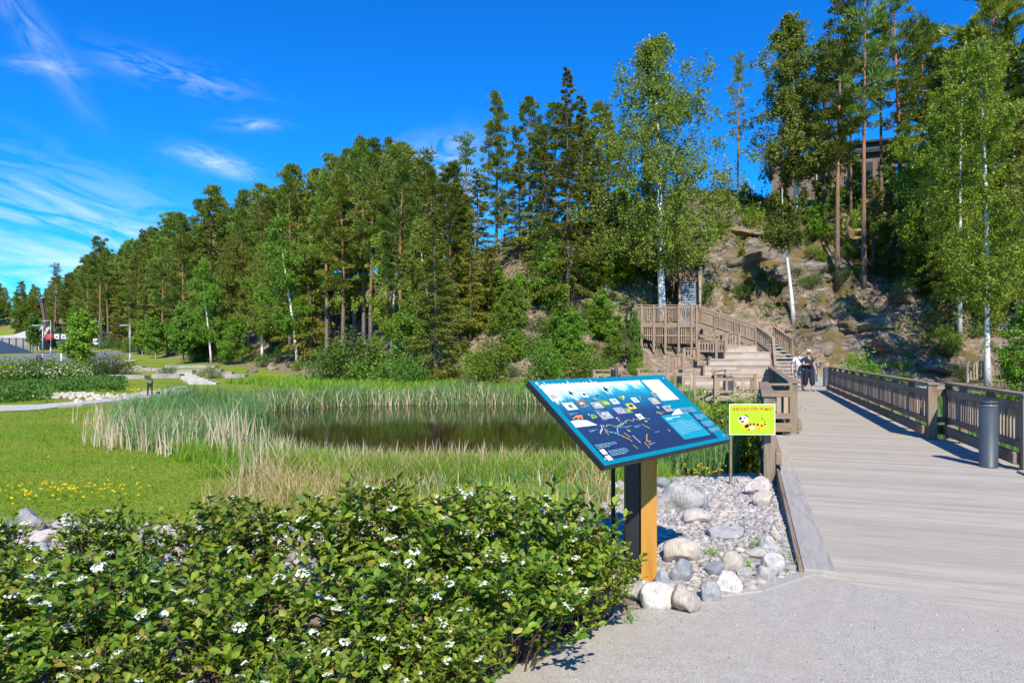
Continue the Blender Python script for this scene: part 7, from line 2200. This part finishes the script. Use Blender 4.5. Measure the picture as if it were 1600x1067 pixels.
# ------------------------------------------------------------------ house on the hilltop
CLAD = wood('house_cladding', 'z', islandvar=.12, c1=(0.20, 0.145, 0.115), c2=(0.155, 0.11, 0.088), c3=(0.245, 0.18, 0.145), grey=(0.20, 0.155, 0.13))
A_ = Vector((PX(1207, 68), 68, 0)); B_ = Vector((PX(1400, 64), 64, 0)); dv = (B_ - A_); Lh = dv.length; ang = math.atan2(dv.y, dv.x)
ztop = EYE - (250 - HY) / F * 68; zb = ztop - 4.3
ho = thing('hilltop_house', 'brown timber house with a dark flat roof on the hilltop behind the pines', 'house', (A_.x, A_.y, zb), ang)
mb = MB(); n_ = int(Lh / .16)
for q in range(n_): mb.box(Lh * q / n_ + .006, Lh * (q + 1) / n_ - .006, -.03, .0, .5, 4.0)
for q in range(34): mb.box(-.03, 0, 7 * q / 34 + .006, 7 * (q + 1) / 34 - .006, .5, 4.0)
mb.box(0.001, Lh, 0.001, 7, -3, 4.0); mb.build('wall', CLAD, ho)
mb = MB(); mb.box(-.4, Lh + .4, -.5, 7.4, 4.0, 4.32); mb.build('roof', MAT['black_steel'], ho)
mb = MB(); mb.box(Lh * .42, Lh * .70, -1.6, -.031, -2.5, .55); mb.build('terrace_base', MAT['slate_metal'], ho)
for (a, b_, z0_, z1_) in ((.37, .42, 1.5, 3.1), (.62, .82, 1.2, 3.2), (.86, .97, 1.2, 3.2)):
    wdw = MB(); wdw.box(Lh * a, Lh * b_, -.055, -.031, z0_, z1_); wo = wdw.build('window', MAT['white_paint'] if a < .5 else MAT['black_steel'], ho)
    mb = MB(); mb.box(Lh * a + .08, Lh * b_ - .08, -.062, -.0555, z0_ + .08, z1_ - .08); mb.build('pane', MAT['dark_glass'], wo)
mb = MB(); mb.box(Lh * .60, Lh + 1.5, 1.5, 6.5, 4.33, 5.4); mb.build('upper_storey', MAT['slate_metal'], ho)
mb = MB(); mb.box(Lh * .58, Lh + 2, 1.1, 6.9, 5.4, 5.6); mb.build('roof', MAT['black_steel'], ho)
o = thing('hut', 'small dark-roofed hut on the crest left of the broad birch', 'hut', (PX(930, 60), 60, H1(PX(930, 60), 60) - .2))
mb = MB(); mb.box(0, 2.2, 0, 2.2, -.5, 2.0); mb.build('wall', WZ, o); mb = MB(); mb.add([(-.3, -.3, 1.95), (2.5, -.3, 1.95), (2.5, 2.5, 1.95), (-.3, 2.5, 1.95), (-.3, 1.1, 2.9), (2.5, 1.1, 2.9)], [(0, 1, 5, 4), (2, 3, 4, 5), (1, 2, 5), (3, 0, 4), (3, 2, 1, 0)]); mb.build('roof', MAT['black_steel'], o)
mb = MB(); mb.box(.8, 1.5, -.03, -.002, 0, 1.7); mb.build('door', MAT['slate_metal'], o)


def wirefence(label, pts, h=1.2):
    o = thing('wire_fence', label, 'fence', (pts[0][0], pts[0][1], 0), 0, 'wire fences on the crest')
    P3 = [Vector((x - pts[0][0], y - pts[0][1], H1(x, y))) for x, y in pts]
    for p in P3: mb = MB(); mb.tube([p - Vector((0, 0, .4)), p + Vector((0, 0, h))], .035, 6); mb.build('post', MAT['grey_steel'], o)
    for k in range(4):
        mb = MB(); mb.tube([p + Vector((0, 0, h * (.25 + .25 * k) - .02)) for p in P3], .012, 4); mb.build('wire', MAT['grey_steel'], o)


wirefence('thin wire fence on the crest under the lone dark pine', [(PX(738 + 9 * k, 58), 58 - .1 * k) for k in range(7)])
wirefence('thin wire fence on the crest left of the hilltop house', [(PX(1112 + 15 * k, 60), 60 + .3 * k) for k in range(7)], 1.3)
